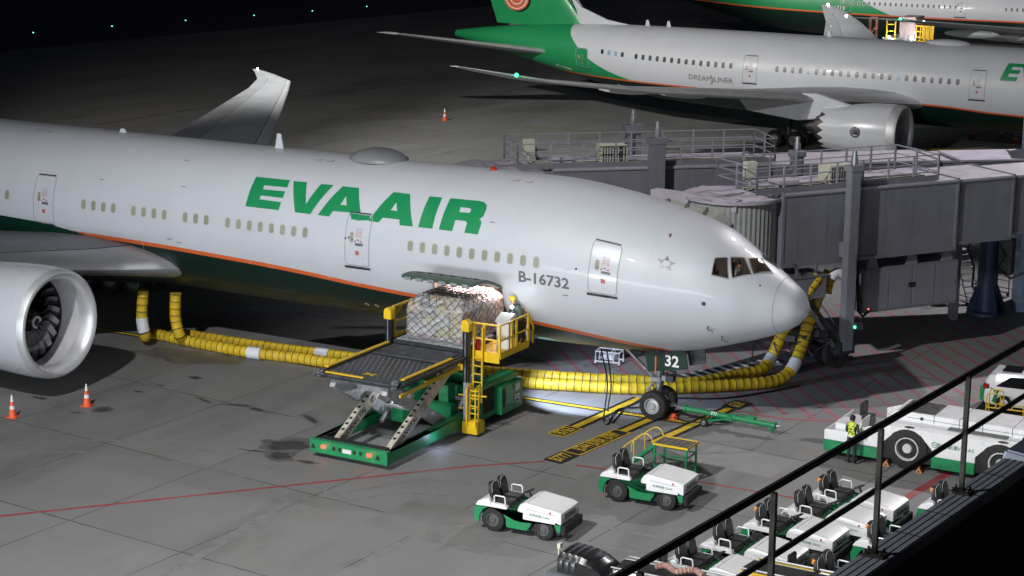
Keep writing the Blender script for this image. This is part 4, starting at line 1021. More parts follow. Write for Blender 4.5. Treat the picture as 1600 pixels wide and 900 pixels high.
def roof_kit(parent, s0, s1, y0, y1, z, seed, hang=0):
    b = B(); rails(b, [(s0+.4, y0+.15, z), (s1, y0+.15, z)], 1.05, .026, 3, 1.35); rails(b, [(s0+.4, y0+.15, z), (s0+.4, y1-.1, z), (s1, y1-.1, z), (s1, y0+.15, z)], 1.05, .026, 3, 1.35); b.obj('handrail', BRAIL, parent)
    b = B(); b.bb(s0+.4, s1, y0+.1, y0+.14, z, z+.22); b.obj('kick_plate', BPAINT, parent)
    b = B(); b.bb(s0+1.0, s0+1.5, y1-1.3, y1-1.0, z+.35, z+1.0); b.bb(s0+1.2, s0+1.3, y1-1.2, y1-1.1, z, z+.35); b.obj('control_box', CREAM, parent, False, .015)
    b = B(); b.bb(s0+4.1, s0+5.3, y0+.55, y0+1.35, z+.1, z+.85); cb = b.obj('air_conditioner', CREAM, parent, False, .02)
    b = B()
    for i in range(9): b.bb(s0+4.2+i*.12, s0+4.25+i*.12, y0+.53, y0+.56, z+.16, z+.78)
    b.obj('grille', DSTEEL, cb)
    b = B(); b.bb(s0+2.0, s0+3.0, y0+1.0, y0+1.8, z, z+.3); b.obj('roof_hatch', BROOF, parent, False, .02)
    r_ = random.Random(seed)
    for i in range(4):
        y = y0+1.0+.15*i; b = B(); b.tube([(s0+.6, y, z+.05), (s0+2+i*.3, y+r_.uniform(-.2, .2), z+.05), (s0+4, y, z+.05), (s1, y, z+.05)], .03, 6); b.obj('roof_cable', CREAM if i % 2 else DARK, parent)
HB = math.atan2(.825, .565)
JB = thing('jet_bridge', 'near grey jet bridge touching the nearest airliner just behind its nose', 'jet bridge', (-4.1, 7.3, 0), HB)
tunnel('tunnel', JB, 0, 8.55, 0, 3.1, 4.5, 7.42); tunnel('tunnel', JB, 8.55, 11.6, .14, 2.96, 4.68, 7.36); tunnel('tunnel', JB, 11.6, 34, .3, 2.8, 4.82, 7.30)
roof_kit(JB, -1.6, 7.6, 0, 3.1, 7.44, 3)
# lift columns beside the tunnel, bogie below
for yy in (-.42, 3.52):
    b = B(); b.bb(2.75, 3.2, yy-.2, yy+.2, .9, 8.3, 0); b.bb(2.68, 3.27, yy-.26, yy+.26, 8.2, 8.45, 0); b.bb(2.8, 3.14, yy-.22, yy+.22, 4.2, 4.9, 0); c_ = b.obj('lift_column', BPAINT, JB, False, .02)
    b = B(); b.cyl((2.97, yy, 8.45), (2.97, yy, 8.75), .14, None, 12); b.cyl((2.97, yy, 8.75), (2.97, yy, 9.02), .11, .09, 12); b.obj('lift_motor', STEEL, c_)
    b = B(); b.bar((2.97, yy, 5.0), (2.97, yy+(.4 if yy < 0 else -.4), 5.0), .5, .6); b.obj('bracket', BPAINT, c_)
b = B(); b.bb(2.6, 3.35, -.55, 3.65, .75, 1.25); b.bb(2.2, 3.75, .9, 2.2, .5, .95); b.bar((3.0, -.3, 1.0), (.2, .3, 4.45), .16); b.bar((3.0, 3.4, 1.0), (.2, 2.8, 4.45), .16); b.bar((2.8, -.2, 1.2), (1.4, 1.5, 1.4), .1)
bg_ = b.obj('bogie', DSTEEL, JB, False, .01)
for yy in (.55, 2.55):
    wheel(bg_, (2.97, yy-.32, .62), .62, .34, 'wheel', (0, 1, 0), DSTEEL); wheel(bg_, (2.97, yy+.32-.0, .62), .62, .34, 'wheel', (0, 1, 0), DSTEEL)
b = B(); rr = random.Random(5)
for i in range(26):
    x, y, z = rr.uniform(.6, 2.4), rr.uniform(-.6, 2.6), rr.uniform(.7, 1.7); b.box((x, y, z), (rr.uniform(.1, .5), rr.uniform(.1, .5), rr.uniform(.08, .3)), rr.uniform(0, 3))
for i in range(12):
    x, y, z = rr.uniform(.5, 2.6), rr.uniform(-.6, 2.6), rr.uniform(.8, 1.6); b.tube([(x, y, z), (x+rr.uniform(-.5, .5), y+rr.uniform(-.5, .5), z+.3), (x+rr.uniform(-.8, .8), y+rr.uniform(-.8, .8), z-.2)], .03, 6)
b.obj('drive_unit', DSTEEL, bg_, False)
b = B()
for i in range(7): 
    t = i/6; b.bar((2.4-2.2*t, -.25, 1.2+2.9*t), (2.4-2.2*t, .45, 1.2+2.9*t), .2, .04)
b.bar((2.5, -.28, 1.05), (.1, -.28, 4.25), .06, .14); b.bar((2.5, .48, 1.05), (.1, .48, 4.25), .06, .14); b.tube([(2.5, -.28, 2.0), (.1, -.28, 5.2-.3)], .025, 6); b.tube([(2.5, .48, 2.0), (.1, .48, 4.9)], .025, 6)
b.obj('service_stair', STEEL, JB)
b = B(); b.bb(3.25, 3.55, -.75, -.35, 1.75, 2.05); lb_ = b.obj('lamp_housing', DSTEEL, bg_); b = B(); b.bb(3.2, 3.25, -.68, -.6, 1.82, 1.92); b.bb(3.2, 3.25, -.5, -.42, 1.82, 1.92); b.obj('status_lamp', GS, lb_)
# cooling unit slung under the tunnel
b = B(); b.bb(4.2, 8.95, .15, 1.75, 2.15, 4.0); cu_ = b.obj('cooling_unit', M('unit_grey', (.19, .195, .22), .5, .1, .08, 2), JB, False, .03)
for i in range(4): 
    b = B(); x = 4.3+i*1.17; b.bb(x, x+1.1, .13, .15, 2.25, 3.9); pn = b.obj('panel', BPAINT, cu_, False, .004)
    b = B(); b.bb(x+.95, x+1.0, .11, .13, 3.0, 3.15); b.obj('latch', STEEL, pn)
b = B(); b.bb(6.4, 6.75, .11, .13, 3.05, 3.25); b.obj('port_plate', DARK, cu_)
for x in (4.6, 6.6, 8.4):
    for y_ in (.2, 1.5):
        b = B(); b.prism([(-.28, 4.0), (.28, 4.0), (.14, 4.5), (-.14, 4.5)], (y_, y_+.12), lambda a, c, e, x=x: (x+a, e, c)); b.obj('hanger', BPAINT, cu_)
b = B(); b.tube([(3.7, .1, 4.4), (3.75, 0, 3.2), (3.8, -.05, 2.35), (4.0, -.1, 2.1), (4.25, -.1, 2.3)], .06, 8); b.tube([(3.9, .3, 4.4), (3.95, .2, 2.9), (4.05, .1, 2.6)], .05, 8); b.obj('supply_cable', BLACK, JB)
b = B(); b.box((4.25, -.12, 2.4), (.06, .04, .06)); b.obj('cable_lamp', REDL, JB)
# small landing box hung at the cab end
b = B(); b.bb(.15, 1.95, -.35, .9, 3.15, 4.05); lb2 = b.obj('hose_basket', BPAINT, JB, False, .02); b = B(); b.bb(.1, 2.0, -.4, .95, 4.05, 4.12); b.bb(.6, .7, -.2, -.1, 4.1, 4.5); b.bb(1.5, 1.6, -.2, -.1, 4.1, 4.5); b.obj('frame', STEEL, lb2)
# rotating cab with roll-up curtain, roof disc and canopy
cx, cy = -1.25, 1.75
b = B(); n = 54
ring0 = []
for i in range(n+1):
    a = R(150+180*i/n); rr_ = 1.78+(.035 if i % 2 else 0); ring0.append((cx+rr_*math.cos(a), cy+rr_*math.sin(a)))
b.v = [(x, y, z) for z in (4.45, 7.1) for x, y in ring0]
for i in range(n): b.q(i, i+1, n+2+i, n+1+i)
b.obj('curtain', CURT, JB, False)
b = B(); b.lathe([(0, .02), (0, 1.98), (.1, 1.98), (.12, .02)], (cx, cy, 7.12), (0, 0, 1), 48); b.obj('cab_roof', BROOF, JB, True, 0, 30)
b = B(); b.lathe([(0, .02), (0, 1.95), (.16, 1.95), (.16, .02)], (cx, cy, 4.3), (0, 0, 1), 48); b.obj('cab_floor', BPAINT, JB)
# cab box and canopy towards the airliner door (scene coordinates)
c0 = Matrix.Translation(JB.location) @ Matrix.Rotation(HB, 4, 'Z') @ Vector((cx, cy, 0))
b = B(); x0, x1 = -8.55, -5.35
for (a, c) in ((x0, x0+.14), (x1-.14, x1)): b.bb(a, c, 6.3, 8.7, 4.45, 7.1)
b.bb(x0, x1, 5.4, 8.7, 4.35, 4.5); W(b, 'cab', BPAINT, JB, bevel=.015)
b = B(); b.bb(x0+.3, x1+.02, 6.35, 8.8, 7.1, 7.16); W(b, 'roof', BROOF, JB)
b = B(); b.bb(x1+.02, x1+.06, 6.4, 7.2, 5.0, 6.9); W(b, 'cab_window', GLASSK, JB)
# folding canopy: header beam, ribs and pleats down to the hull
b = B(); b.box((-7.35, 6.15, 7.2), (4.0, .5, .16), R(-9)); b.box((-7.35, 5.9, 7.02), (4.0, .06, .36), R(-9)); W(b, 'canopy_header', BROOF, JB, bevel=.01)
b = B(); NP = 12
prof = lambda t, k: [(-9.0, 4.6), (-9.0, 6.5-.6*t), (-8.6, 7.0-.8*t), (-6.0, 7.0-.8*t), (-5.5, 6.5-.6*t), (-5.5, 4.6)]
rg = []
for i in range(NP*2+1):
    t = i/(NP*2); y = 6.0-3.1*t; k = .10 if i % 2 else 0; pr = prof(t, k); cxx = -7.3
    rg.append([(cxx+(x-cxx)*(1-k*.25), y, 4.6+(z-4.6)*(1-k*.35)) for x, z in pr])
b.loft(rg, None, False, False); W(b, 'canopy', CANOPY, JB)
b = B()
for xx in (-8.4, -7.5, -6.6): b.bar((xx, 5.9, 7.05), (xx+.3, 3.4, 6.38), .05, .05)
W(b, 'canopy_strut', STEEL, JB)
b = B(); b.bb(-8.6, -5.3, 3.0, 5.4, 4.4, 4.5); W(b, 'bridge_floor', DSTEEL, JB)

H2 = R(41)
JB2 = thing('jet_bridge', 'farther grey jet bridge with long roof handrails, behind the near one', 'jet bridge', (-14.9, 8.3, 0), H2)
tunnel('tunnel', JB2, 0, 9.6, 0, 3.1, 4.4, 7.3); tunnel('tunnel', JB2, 9.6, 17.5, .14, 2.96, 4.55, 7.24); tunnel('tunnel', JB2, 17.5, 36, .3, 2.8, 4.7, 7.18)
roof_kit(JB2, -1.9, 9.9, 0, 3.1, 7.32, 9)
for yy in (-.42, 3.52):
    b = B(); b.bb(4.1, 4.75, yy-.25, yy+.25, .9, 8.6, 0); b.bb(4.0, 4.85, yy-.3, yy+.3, 8.35, 8.65, 0); c_ = b.obj('lift_column', BPAINT, JB2, False, .02)
    b = B(); b.cyl((4.42, yy, 8.6), (4.42, yy, 9.0), .17, None, 12); b.cyl((4.42, yy, 9.0), (4.42, yy, 9.3), .13, .1, 12); b.obj('lift_motor', STEEL, c_)
b = B(); b.bb(4.0, 4.8, -.55, 3.65, .75, 1.25); bg_ = b.obj('bogie', DSTEEL, JB2)
for yy in (.3, 2.8): wheel(bg_, (4.4, yy, .62), .62, .4, 'wheel', (0, 1, 0), DSTEEL)
cx, cy = -1.3, 1.7; b = B(); b.lathe([(0, 1.8), (2.7, 1.8)], (cx, cy, 4.4), (0, 0, 1), 48); b.obj('curtain', CURT, JB2)
b = B(); b.lathe([(0, .02), (0, 1.98), (.1, 1.98), (.12, .02)], (cx, cy, 7.05), (0, 0, 1), 48); b.obj('cab_roof', BROOF, JB2, True, 0, 30)
b = B(); b.bb(-19.3, -16.1, 5.2, 9, 4.4, 7.15); W(b, 'cab', BPAINT, JB2, bevel=.015); b = B(); b.bb(-19.4, -16.0, 5.1, 9.2, 7.15, 7.24); W(b, 'roof', BROOF, JB2)
b = B(); rg = []
for i in range(21):
    t = i/20; y = 5.2-2.2*t; k = .1 if i % 2 else 0
    rg.append([(-17.7+(x+17.7)*(1-k*.25), y, 4.6+(z-4.6)*(1-k*.35)) for x, z in [(-19.4, 4.6), (-19.4, 6.4-.5*t), (-19, 7.0-.6*t), (-16.4, 7.0-.6*t), (-16, 6.4-.5*t), (-16, 4.6)]])
b.loft(rg, None, False, False); W(b, 'canopy', CANOPY, JB2)
# boxy end of a passage farther right, and the round support column
q = un(1503, 251, 7.3)
PA = thing('passage_end', 'dark ribbed passage box with pale roof at the right edge above the near jet bridge', 'walkway', (q.x, q.y, 0), R(38))
b = B(); b.bb(0, 3.1, 0, 2.6, 4.6, 7.25, 0); panels(b, .1, 3.0, 0, 4.7, 7.2, .16, .03); b.obj('wall', BPAINT, PA); b = B(); b.bb(-.1, 3.2, -.1, 2.7, 7.25, 7.34); b.obj('roof', BROOF, PA, False, .02)
b = B(); b.bb(.1, .4, .3, .8, 0, 4.6); b.obj('support', BPAINT, PA)
CO = thing('support_column', 'thick dark blue round column on a flared foot beneath the jet bridge', 'column', (.1, 22.3, 0))
b = B(); b.cyl((0, 0, .14), (0, 0, 4.75), .46, None, 28); b.cyl((0, 0, 4.45), (0, 0, 4.6), .6, None, 28); b.obj('shaft', BLUEP, CO, True)
b = B()
for i in range(4):
    a = R(45+90*i); b.prism([(.4, .1), (.95, .1), (.95, .35), (.55, 1.3), (.4, 1.3)], (-.03, .03), lambda a_, c, e, a=a: (a_*math.cos(a)-e*math.sin(a), a_*math.sin(a)+e*math.cos(a), c))
b.cyl((0, 0, 0), (0, 0, .14), .85, None, 24); b.obj('foot', BLUEP, CO)
b = B(); b.bb(.55, 1.15, -.5, .1, 2.0, 3.6); b.tube([(.5, -.4, 3.5), (.9, -.7, 2.9), (.6, -.75, 2.3), (1.2, -.7, 1.9), (2.0, -.5, 2.3)], .05, 8); b.tube([(-.5, -.35, 3.8), (-.9, -.4, 3.0), (-.55, -.4, 2.2), (-.6, -.3, 1.2)], .05, 8); b.obj('cable_box', DSTEEL, CO)
TW = thing('service_tower', 'pale blue lit corrugated service tower at the right edge behind the round column', 'tower', (2.1, 23.6, 0), R(20))
BLG = grime(M('blue_corrugated_panel', (.26, .38, .56), .35, .1, .12, 2), (.08, .13, .25), 1.5)  # the blue light on the tower is put into the panel colour
b = B(); b.bb(-.9, 2.2, 0, 2.6, 0, 9.6); tw_ = b.obj('panel_wall', BLG, TW)
b = B(); x = -.86
while x < 2.2: b.bb(x, x+.05, -.05, 0, .05, 9.5); x += .14
b.obj('corrugation', BLG, tw_)
b = B()
for z in (.6, 1.5, 2.4, 3.3, 4.2, 5.4, 6.6, 7.8): b.bb(-.92, 2.22, -.08, .0, z, z+.07)
b.obj('rail', STEEL, TW)
# rolling access stand (seen under the bridge)
def access_stand(loc, rz, label, s=1.0):
    t = thing('access_stand', label, 'access stand', loc, rz)
    b = B()
    for y in (-.4, .4):
        b.tube([(-.9, y, .1), (.1, y, 2.4*s), (.1, y, 3.2*s)], .03, 6); b.tube([(1.1, y, .1), (1.0, y, 3.2*s)], .03, 6); b.tube([(.1, y, 3.2*s), (1.0, y, 3.2*s)], .03, 6); b.tube([(-.9, y, .15), (1.1, y, .15)], .03, 6)
        for z in (.9, 1.7, 2.4, 2.8): b.tube([(-.9+.43*z/s*.96, y, z*s), (1.05, y, z*s)], .02, 6)
    for i in range(8): b.box((-.85+.118*i, 0, .25+.28*i*s), (.16, .8, .03))
    b.box((.55, 0, 2.4*s), (.95, .8, .05)); b.obj('frame', STEEL, t)
    for x in (-.85, 1.05):
        for y in (-.4, .4): wheel(t, (x, y, .09), .09, .06, 'castor')
    return t
q = un(1500, 470); access_stand((q.x, q.y, 0), R(150), 'grey steel access stand with steps on castors under the near jet bridge')
q = un(1530, 463); access_stand((q.x+.3, q.y+1.5, 0), R(-20), 'thinner dark access stand standing right of the other, beside the blue column', .8)
# ------------------------------------------------------------ yellow air hoses
def smooth(pts, k=8):
    P = [Vector(p) for p in pts]; P = [P[0]*2-P[1]]+P+[P[-1]*2-P[-2]]; out = []
    for i in range(1, len(P)-2):
        for j in range(k):
            t = j/k; a, b_, c, d = P[i-1:i+3]
            out.append(.5*((2*b_)+(c-a)*t+(2*a-5*b_+4*c-d)*t*t+(3*b_-a-3*c+d)*t*t*t))
    out.append(P[-2]); return out
def hose(label, pts, r=.23, cuffs=(), parent_group='yellow air hoses'):
    path = smooth(pts, 24); L_ = [0]
    for a, c in zip(path, path[1:]): L_.append(L_[-1]+(c-a).length)
    tot = L_[-1]; step = .30; n = int(tot/step); P = []; rad = []; mis = []
    def at(s):
        s = max(0, min(tot, s)); i = 0
        lo, hi = 0, len(L_)-1
        while hi-lo > 1:
            m_ = (lo+hi)//2
            if L_[m_] <= s: lo = m_
            else: hi = m_
        t = (s-L_[lo])/max(1e-6, L_[lo+1]-L_[lo]); return path[lo].lerp(path[lo+1], t)
    jit = random.Random(int(tot*100))
    for i in range(n):
        s = i*step; sag = 1+jit.uniform(-.04, .03)
        cuff = any(abs(s-c*tot) < .3 for c in cuffs)
        for ds, rr, mi in ((0, 1.03, 1), (.035, 1.03, 0), (.08, .985*sag, 0), (.15, .965*sag, 0), (.24, .99*sag, 0)):
            P.append(at(s+ds)); rad.append(r*(1.08 if cuff else rr)); mis.append(2 if cuff else mi)
    t = thing('air_hose', label, 'hose', tuple(path[0]), 0, parent_group)
    b = B(); b.tube(P, r, 14, None, True, rad, mis)
    W(b, 'duct', [HOSEY, HOSEK, HOSEW], t, smooth=True, sharp=80)
    return t
def gp(u, v, z=.23): return tuple(un(u, v, z))
c1 = (-28.7, -2.0, 2.45); 
hose('longest yellow banded air hose, lying nearest the camera from the wing root to the nose', [c1, (-28.75, -2.1, 1.3), (-28.6, -2.1, .5), gp(232, 520), gp(300, 534), gp(380, 549), gp(470, 560), gp(560, 573), gp(650, 583), gp(730, 592), gp(820, 598), gp(920, 604), gp(1000, 607), gp(1100, 604), gp(1180, 599), gp(1215, 593, .25), gp(1236, 578, .5), un(1250, 548, y=7.6), un(1261, 513, y=8.1), un(1272, 482, y=8.9), un(1282, 455, y=9.5), un(1294, 428, y=9.8), un(1303, 418, y=10.1)], .235, (.035, .255, .56, .87))
hose('second yellow banded air hose lying behind the first, dropping from the belly beside it', [(-27.4, -1.5, 2.35), (-27.45, -1.5, 1.3), (-27.3, -1.4, .5), gp(290, 523), gp(380, 537), gp(470, 549), gp(560, 560), gp(650, 570), gp(730, 578), gp(830, 586), gp(920, 592), gp(1000, 595), gp(1080, 598, .2), gp(1150, 586), gp(1190, 577, .3), un(1207, 555, y=8.0), un(1222, 522, y=8.0), un(1240, 490, y=8.0), un(1262, 455, y=8.2), un(1280, 430, y=8.6)], .235, (.3, .87))
hose('short yellow banded hose looped up under the near jet bridge', [un(1292, 458, y=9.6), un(1297, 438, y=9.7), un(1308, 426, y=9.9), un(1320, 434, y=10.1), un(1330, 452, y=10.2)], .19, (.4,))
hose('far yellow hose lying on the ground beyond the far engine, at the next stand', [tuple(un(u, v, .23)) for u, v in ((1405, 240), (1460, 238), (1520, 239), (1590, 243), (1680, 252))], .27)
b = B(); b.tube([un(1178, 535, 1.8), un(1175, 560, .9), un(1166, 582, .15), un(1120, 590, .05)], .022, 6); o = b.obj('ground_cable', BLACK); tag(o, 'thin black cable hanging from under the nose to the ground', 'cable')
for lab, pts in (('black cable hanging from the belly left of the nose wheel, left strand', [(940, 548, 2.5), (949, 600, 1.1), (943, 655, .05), (950, 662, .05), (965, 640, .05), (1000, 636, .05)]), ('black cable hanging from the belly left of the nose wheel, right strand', [(948, 546, 2.5), (955, 600, 1.2), (950, 640, .05), (956, 660, .05), (975, 640, .05), (1003, 622, .4)])):
    b = B(); b.tube(smooth([un(*p_) for p_ in pts], 6), .028, 6); o = b.obj('ground_cable', BLACK); tag(o, lab, 'cable', 'black ground power cables')
b = B(); b.tube(smooth([un(u, v, .04) for u, v in ((1060, 622), (1130, 622), (1200, 612), (1250, 602))], 8), .035, 6); o = b.obj('ground_cable', BLACK); tag(o, 'black cable lying on the ground along the near hose, right of the nose wheel', 'cable')

# ------------------------------------------------------------ cargo loader
LD = thing('cargo_loader', 'green cargo loader with yellow rails and raised roller deck at the open cargo door', 'cargo loader', (-12.6, -6.3, 0))
b = B()
for x in (-14.1, -11.15): b.bb(x-.12, x+.12, -10.3, -5.0, .22, .62)
b.bb(-14.22, -11.03, -10.5, -10.26, .2, .66); b.bb(-14.2, -11.05, -5.2, -4.9, .25, .6); b.bb(-14.05, -11.2, -10.24, -9.9, .3, .36)
for x in (-14.1, -11.15): b.prism([(-10.3, .62), (-7.6, .62), (-7.2, .74), (-5.0, .74), (-5.0, .62)], (x-.12, x+.12), lambda a, c, e: (e, a, c))
ch = W(b, 'chassis', GSEG, LD, bevel=.012)
b = B(); b.bb(-13.98, -11.25, -10.28, -10.0, .62, .68); b.bb(-13.98, -13.9, -10, -8, .55, .66); b.bb(-11.35, -11.27, -10, -8, .55, .66); W(b, 'bumper_strip', BLACK, LD, ch)
for x in (-13.62, -11.75):
    b = B(); b.box((x, -10.51, .46), (.17, .05, .11)); l = W(b, 'tail_light', REDL, LD); plamp('tail_lamp_glow', (x, -10.66, .45), 2.2, (1, .12, .05), .05)
b = B()
for x in (-13.2, -12.95, -12.35, -12.1): b.box((x, -10.51, .46), (.10, .03, .12))
for x in (-14.05, -11.4): b.prism([(-.09, .36), (.09, .36), (0, .52)], (-10.53, -10.505), lambda a, c, e, x=x: (x+a, e, c))
W(b, 'marker', TXBLACK, LD, ch)
b = B(); b.box((-12.65, -10.51, .44), (.36, .03, .14)); W(b, 'plate', PLATE, LD, ch)
# engine and cab boxes at the aircraft end
b = B(); b.bb(-11.35, -10.75, -4.9, -2.1, .3, 1.55); b.bb(-14.25, -13.75, -4.9, -2.2, .3, 1.5); b.bb(-11.3, -10.62, -2.6, -1.9, .2, 1.25); b.bb(-13.9, -11.3, -2.6, -2.3, .35, 1.3); b.bb(-10.8, -10.55, -3.6, -2.7, .25, 1.3); b.bb(-11.35, -10.8, -5.0, -4.2, .3, .95)
eb = W(b, 'engine_housing', GSEG, LD, bevel=.02)
b = B(); b.bb(-10.74, -10.73, -4.6, -3.8, .5, 1.4); b.bb(-10.545, -10.54, -3.5, -3.3, .5, 1.2); W(b, 'vent_grille', DARK, LD, eb)
b = B(); b.bb(-10.615, -10.605, -2.45, -2.1, .9, 1.15); W(b, 'warning_plate', PLATE, LD, eb); b = B(); b.bb(-10.61, -10.6, -2.5, -2.15, .45, .75); wp = W(b, 'warning_plate', PLATE, LD, eb)
b = B(); b.bb(-10.598, -10.594, -2.47, -2.18, .48, .58); b.bb(-10.598, -10.594, -2.42, -2.35, .62, .7); b.bb(-10.598, -10.594, -2.3, -2.22, .62, .7); W(b, 'warning_print', TXBLACK, LD, eb)
b = B()
for x in (-14.0, -11.1):
    for y in (-9.3+4.2, -2.9): pass
for x in (-13.7, -11.45):
    tyre(b, (x, -4.5, .38), .38, .3, (1, 0, 0)); tyre(b, (x, -3.0, .38), .38, .3, (1, 0, 0))
W(b, 'tyre', TYRE, LD, smooth=True)
# inner clutter: hydraulic cylinders and green cross members
b = B(); b.bb(-13.6, -11.5, -5.6, -5.3, .35, 1.0); b.bb(-13.4, -12.9, -6.6, -4.9, .4, 1.3); b.bb(-12.2, -11.8, -5.3, -4.8, .4, 1.6); b.bb(-13.9, -11.2, -4.2, -4.0, .9, 1.3)
W(b, 'cross_member', GSEG, LD, bevel=.01)
for x in (-13.3, -12.0):
    b = B(); b.cyl((x, -7.4, .6), (x, -5.6, 1.9), .09, None, 12); b.cyl((x, -5.6, 1.9), (x, -4.9, 2.4), .055, None, 12); W(b, 'hydraulic_ram', STEEL, LD, smooth=True)
# scissor arms (each side: two arms crossed), lettered
def arm(x, p, q, m, name='scissor_arm', w_=.22, h_=.40):
    b = B(); b.bar((x, p[0], p[1]), (x, q[0], q[1]), w_, h_); a_ = W(b, name, m, LD, bevel=.012)
    b = B(); k = 14
    for i in range(k):
        t = .12+.76*i/(k-1); y, z = p[0]+(q[0]-p[0])*t, p[1]+(q[1]-p[1])*t; d = Vector((0, q[0]-p[0], q[1]-p[1])).normalized(); nn = Vector((0, -d.z, d.y))
        c_ = Vector((x, y, z))+nn*(h_/2+.004)
        b.bar(c_-d*.05, c_+d*.05, w_*.55, .006)
    W(b, 'slot', DARK, LD, a_); return a_
DG = grime(M('scissor_inner_grey', (.46, .47, .49), .5, .3, .15, 4), (.09, .07, .05), 2.5)
for x, s_ in ((-13.45, 1), (-11.32, 1)):
    a_ = arm(x, (-10.0, .42), (-5.7, 2.72), ARMW)
    d = Vector((0, 4.3, 2.3)).normalized(); up_ = Vector((0, -d.z, d.y))
    text_flat('GUANGTAI', .27, lambda u, v, x=x: Vector((x+.116, -9.0, .96))+d*u+up_*v-LD.location, TXBLACK, 'arm_lettering', a_, .006, 1.1)
    arm(x-.22, (-6.0, .42), (-9.8, 2.62), DG)
    b = B(); b.cyl((x-.35, -7.85, 1.55), (x+.15, -7.85, 1.55), .12, None, 14); W(b, 'pivot_pin', STEEL, LD)
b = B(); b.cyl((-13.5, -9.75, .45), (-11.3, -9.95, .45), .06, None, 10); W(b, 'arm_axle', ARMW, LD)
b = B(); b.cyl((-13.4, -7.0, 1.1), (-11.3, -7.0, 1.1), .07, None, 10); W(b, 'cross_tube', DG, LD); b = B(); b.bb(-13.5, -11.3, -8.6, -8.35, 2.05, 2.25); W(b, 'cross_tube', DG, LD)
# main deck with rollers and ball mat
ZD = 2.92
b = B(); b.bb(-14.15, -11.1, -9.85, -5.5, ZD-.13, ZD-.03); b.bb(-14.3, -14.12, -9.9, -5.4, ZD-.15, ZD+.02); b.bb(-11.13, -10.95, -9.9, -5.4, ZD-.15, ZD+.02)
dk = W(b, 'main_deck', DECKM, LD, bevel=.01)
plamp('scissor_fill_point', (-12.6, -6.8, 1.9), 55, (.85, .9, 1), .15)  # added point light: brightens the arms below the deck
b = B(); rr = random.Random(3)
for i in range(13):
    for j in range(11): b.sphere((-13.9+i*.21+(.1 if j % 2 else 0), -9.55+j*.235, ZD-.02), .034, 3)
W(b, 'ball_casters', STEEL, LD, dk)
b = B()
for i in range(12): b.cyl((-13.95, -6.85+i*.115, ZD), (-11.2, -6.85+i*.115, ZD), .042, None, 8)
W(b, 'rollers', M('roller_steel', (.14, .15, .17), .35, .7, .2, 4), LD, dk)
b = B(); b.bb(-14.3, -14.14, -9.4, -5.5, ZD+.02, ZD+.07); b.bb(-11.12, -10.96, -9.5, -6.3, ZD+.02, ZD+.07); b.bb(-13.9, -12.35, -9.95, -9.85, ZD-.02, ZD+.05); W(b, 'edge_guide', YEL, LD, dk)
b = B(); b.bb(-14.3, -10.95, -10.02, -9.9, ZD-.17, ZD-.06); b.bb(-10.95, -10.88, -9.8, -5.6, ZD-.17, ZD-.06); b.cyl((-14.2, -10.0, ZD-.05), (-11.05, -10.0, ZD-.05), .07, None, 10); b.cyl((-10.9, -9.7, ZD-.05), (-10.9, -5.6, ZD-.05), .06, None, 10); W(b, 'deck_roller_beam', DSTEEL, LD, dk)
for x in (-14.15, -11.05):
    b = B(); rr = random.Random(int(x*-10))
    for i in range(12): b.box((x+rr.uniform(-.12, .12), -9.92+rr.uniform(-.12, .06), ZD+rr.uniform(-.16, .05)), (rr.uniform(.04, .12),)*3, rr.uniform(0, 3))
    W(b, 'latch_gear', STEEL, LD, dk)
b = B(); b.box((-12.5, -9.3, ZD-.012), (.5, .09, .01), R(20)); b.box((-12.5, -9.3, ZD-.01), (.5, .09, .01), R(-35)); W(b, 'cross_mark', PAINTY, LD, dk)
b = B(); b.bb(-11.0, -10.86, -8.2, -6.2, ZD-.42, ZD-.3); b.prism([(-9.9, 2.55), (-6.0, 2.66), (-6.0, 2.5), (-9.9, 2.45)], (-10.92, -10.86), lambda a, c, e: (e, a, c)); W(b, 'yellow_guard', YEL, LD, dk)
# bridge platform at the door
ZB = 3.06
b = B(); b.bb(-14.1, -11.1, -5.35, -3.0, ZB-.2, ZB); bp_ = W(b, 'bridge_deck', DECKM, LD, bevel=.01)
b = B()
for i in range(16): b.cyl((-14.0, -5.25+i*.145, ZB+.01), (-11.2, -5.25+i*.145, ZB+.01), .035, None, 8)
W(b, 'rollers', STEEL, LD, bp_)
for x in (-13.9, -11.5):
    for y0_, y1_ in ((-2.4, -4.9), (-4.9, -2.9)):
        b = B(); b.bar((x, y0_, .7), (x, y1_, ZB-.2), .14, .22); W(b, 'scissor_arm', DG, LD, bevel=.01)
# guide masts with yellow hoods
for x, y, z0 in ((-10.88, -5.52, .5), (-14.22, -5.42, .5)):
    b = B(); b.bb(x-.1, x+.1, y-.09, y+.09, z0, 2.15); m_ = W(b, 'guide_mast', M('mast_grey', (.42, .43, .44), .45, .3, .1, 3), LD, bevel=.01)
    b = B(); b.bb(x-.11, x-.02, y-.10, y+.08, 1.95, 3.85); b.bb(x+.02, x+.11, y-.10, y+.08, 1.95, 3.85); W(b, 'inner_mast', M('mast_black', (.02, .02, .022), .3, .3), LD, m_)
    b = B(); b.bb(x-.018, x+.018, y-.13, y-.02, 1.95, 3.8); W(b, 'chain', STEEL, LD, m_)
    b = B(); pr = [(-.16, 3.82), (.16, 3.82), (.16, 4.1), (.12, 4.2), (.05, 4.25), (-.05, 4.25), (-.12, 4.2), (-.16, 4.1)]
    b.prism(pr, (y-.15, y+.13), lambda a, c, e, x=x: (x+a, e, c)); W(b, 'hood', YEL, LD, m_, bevel=.02)
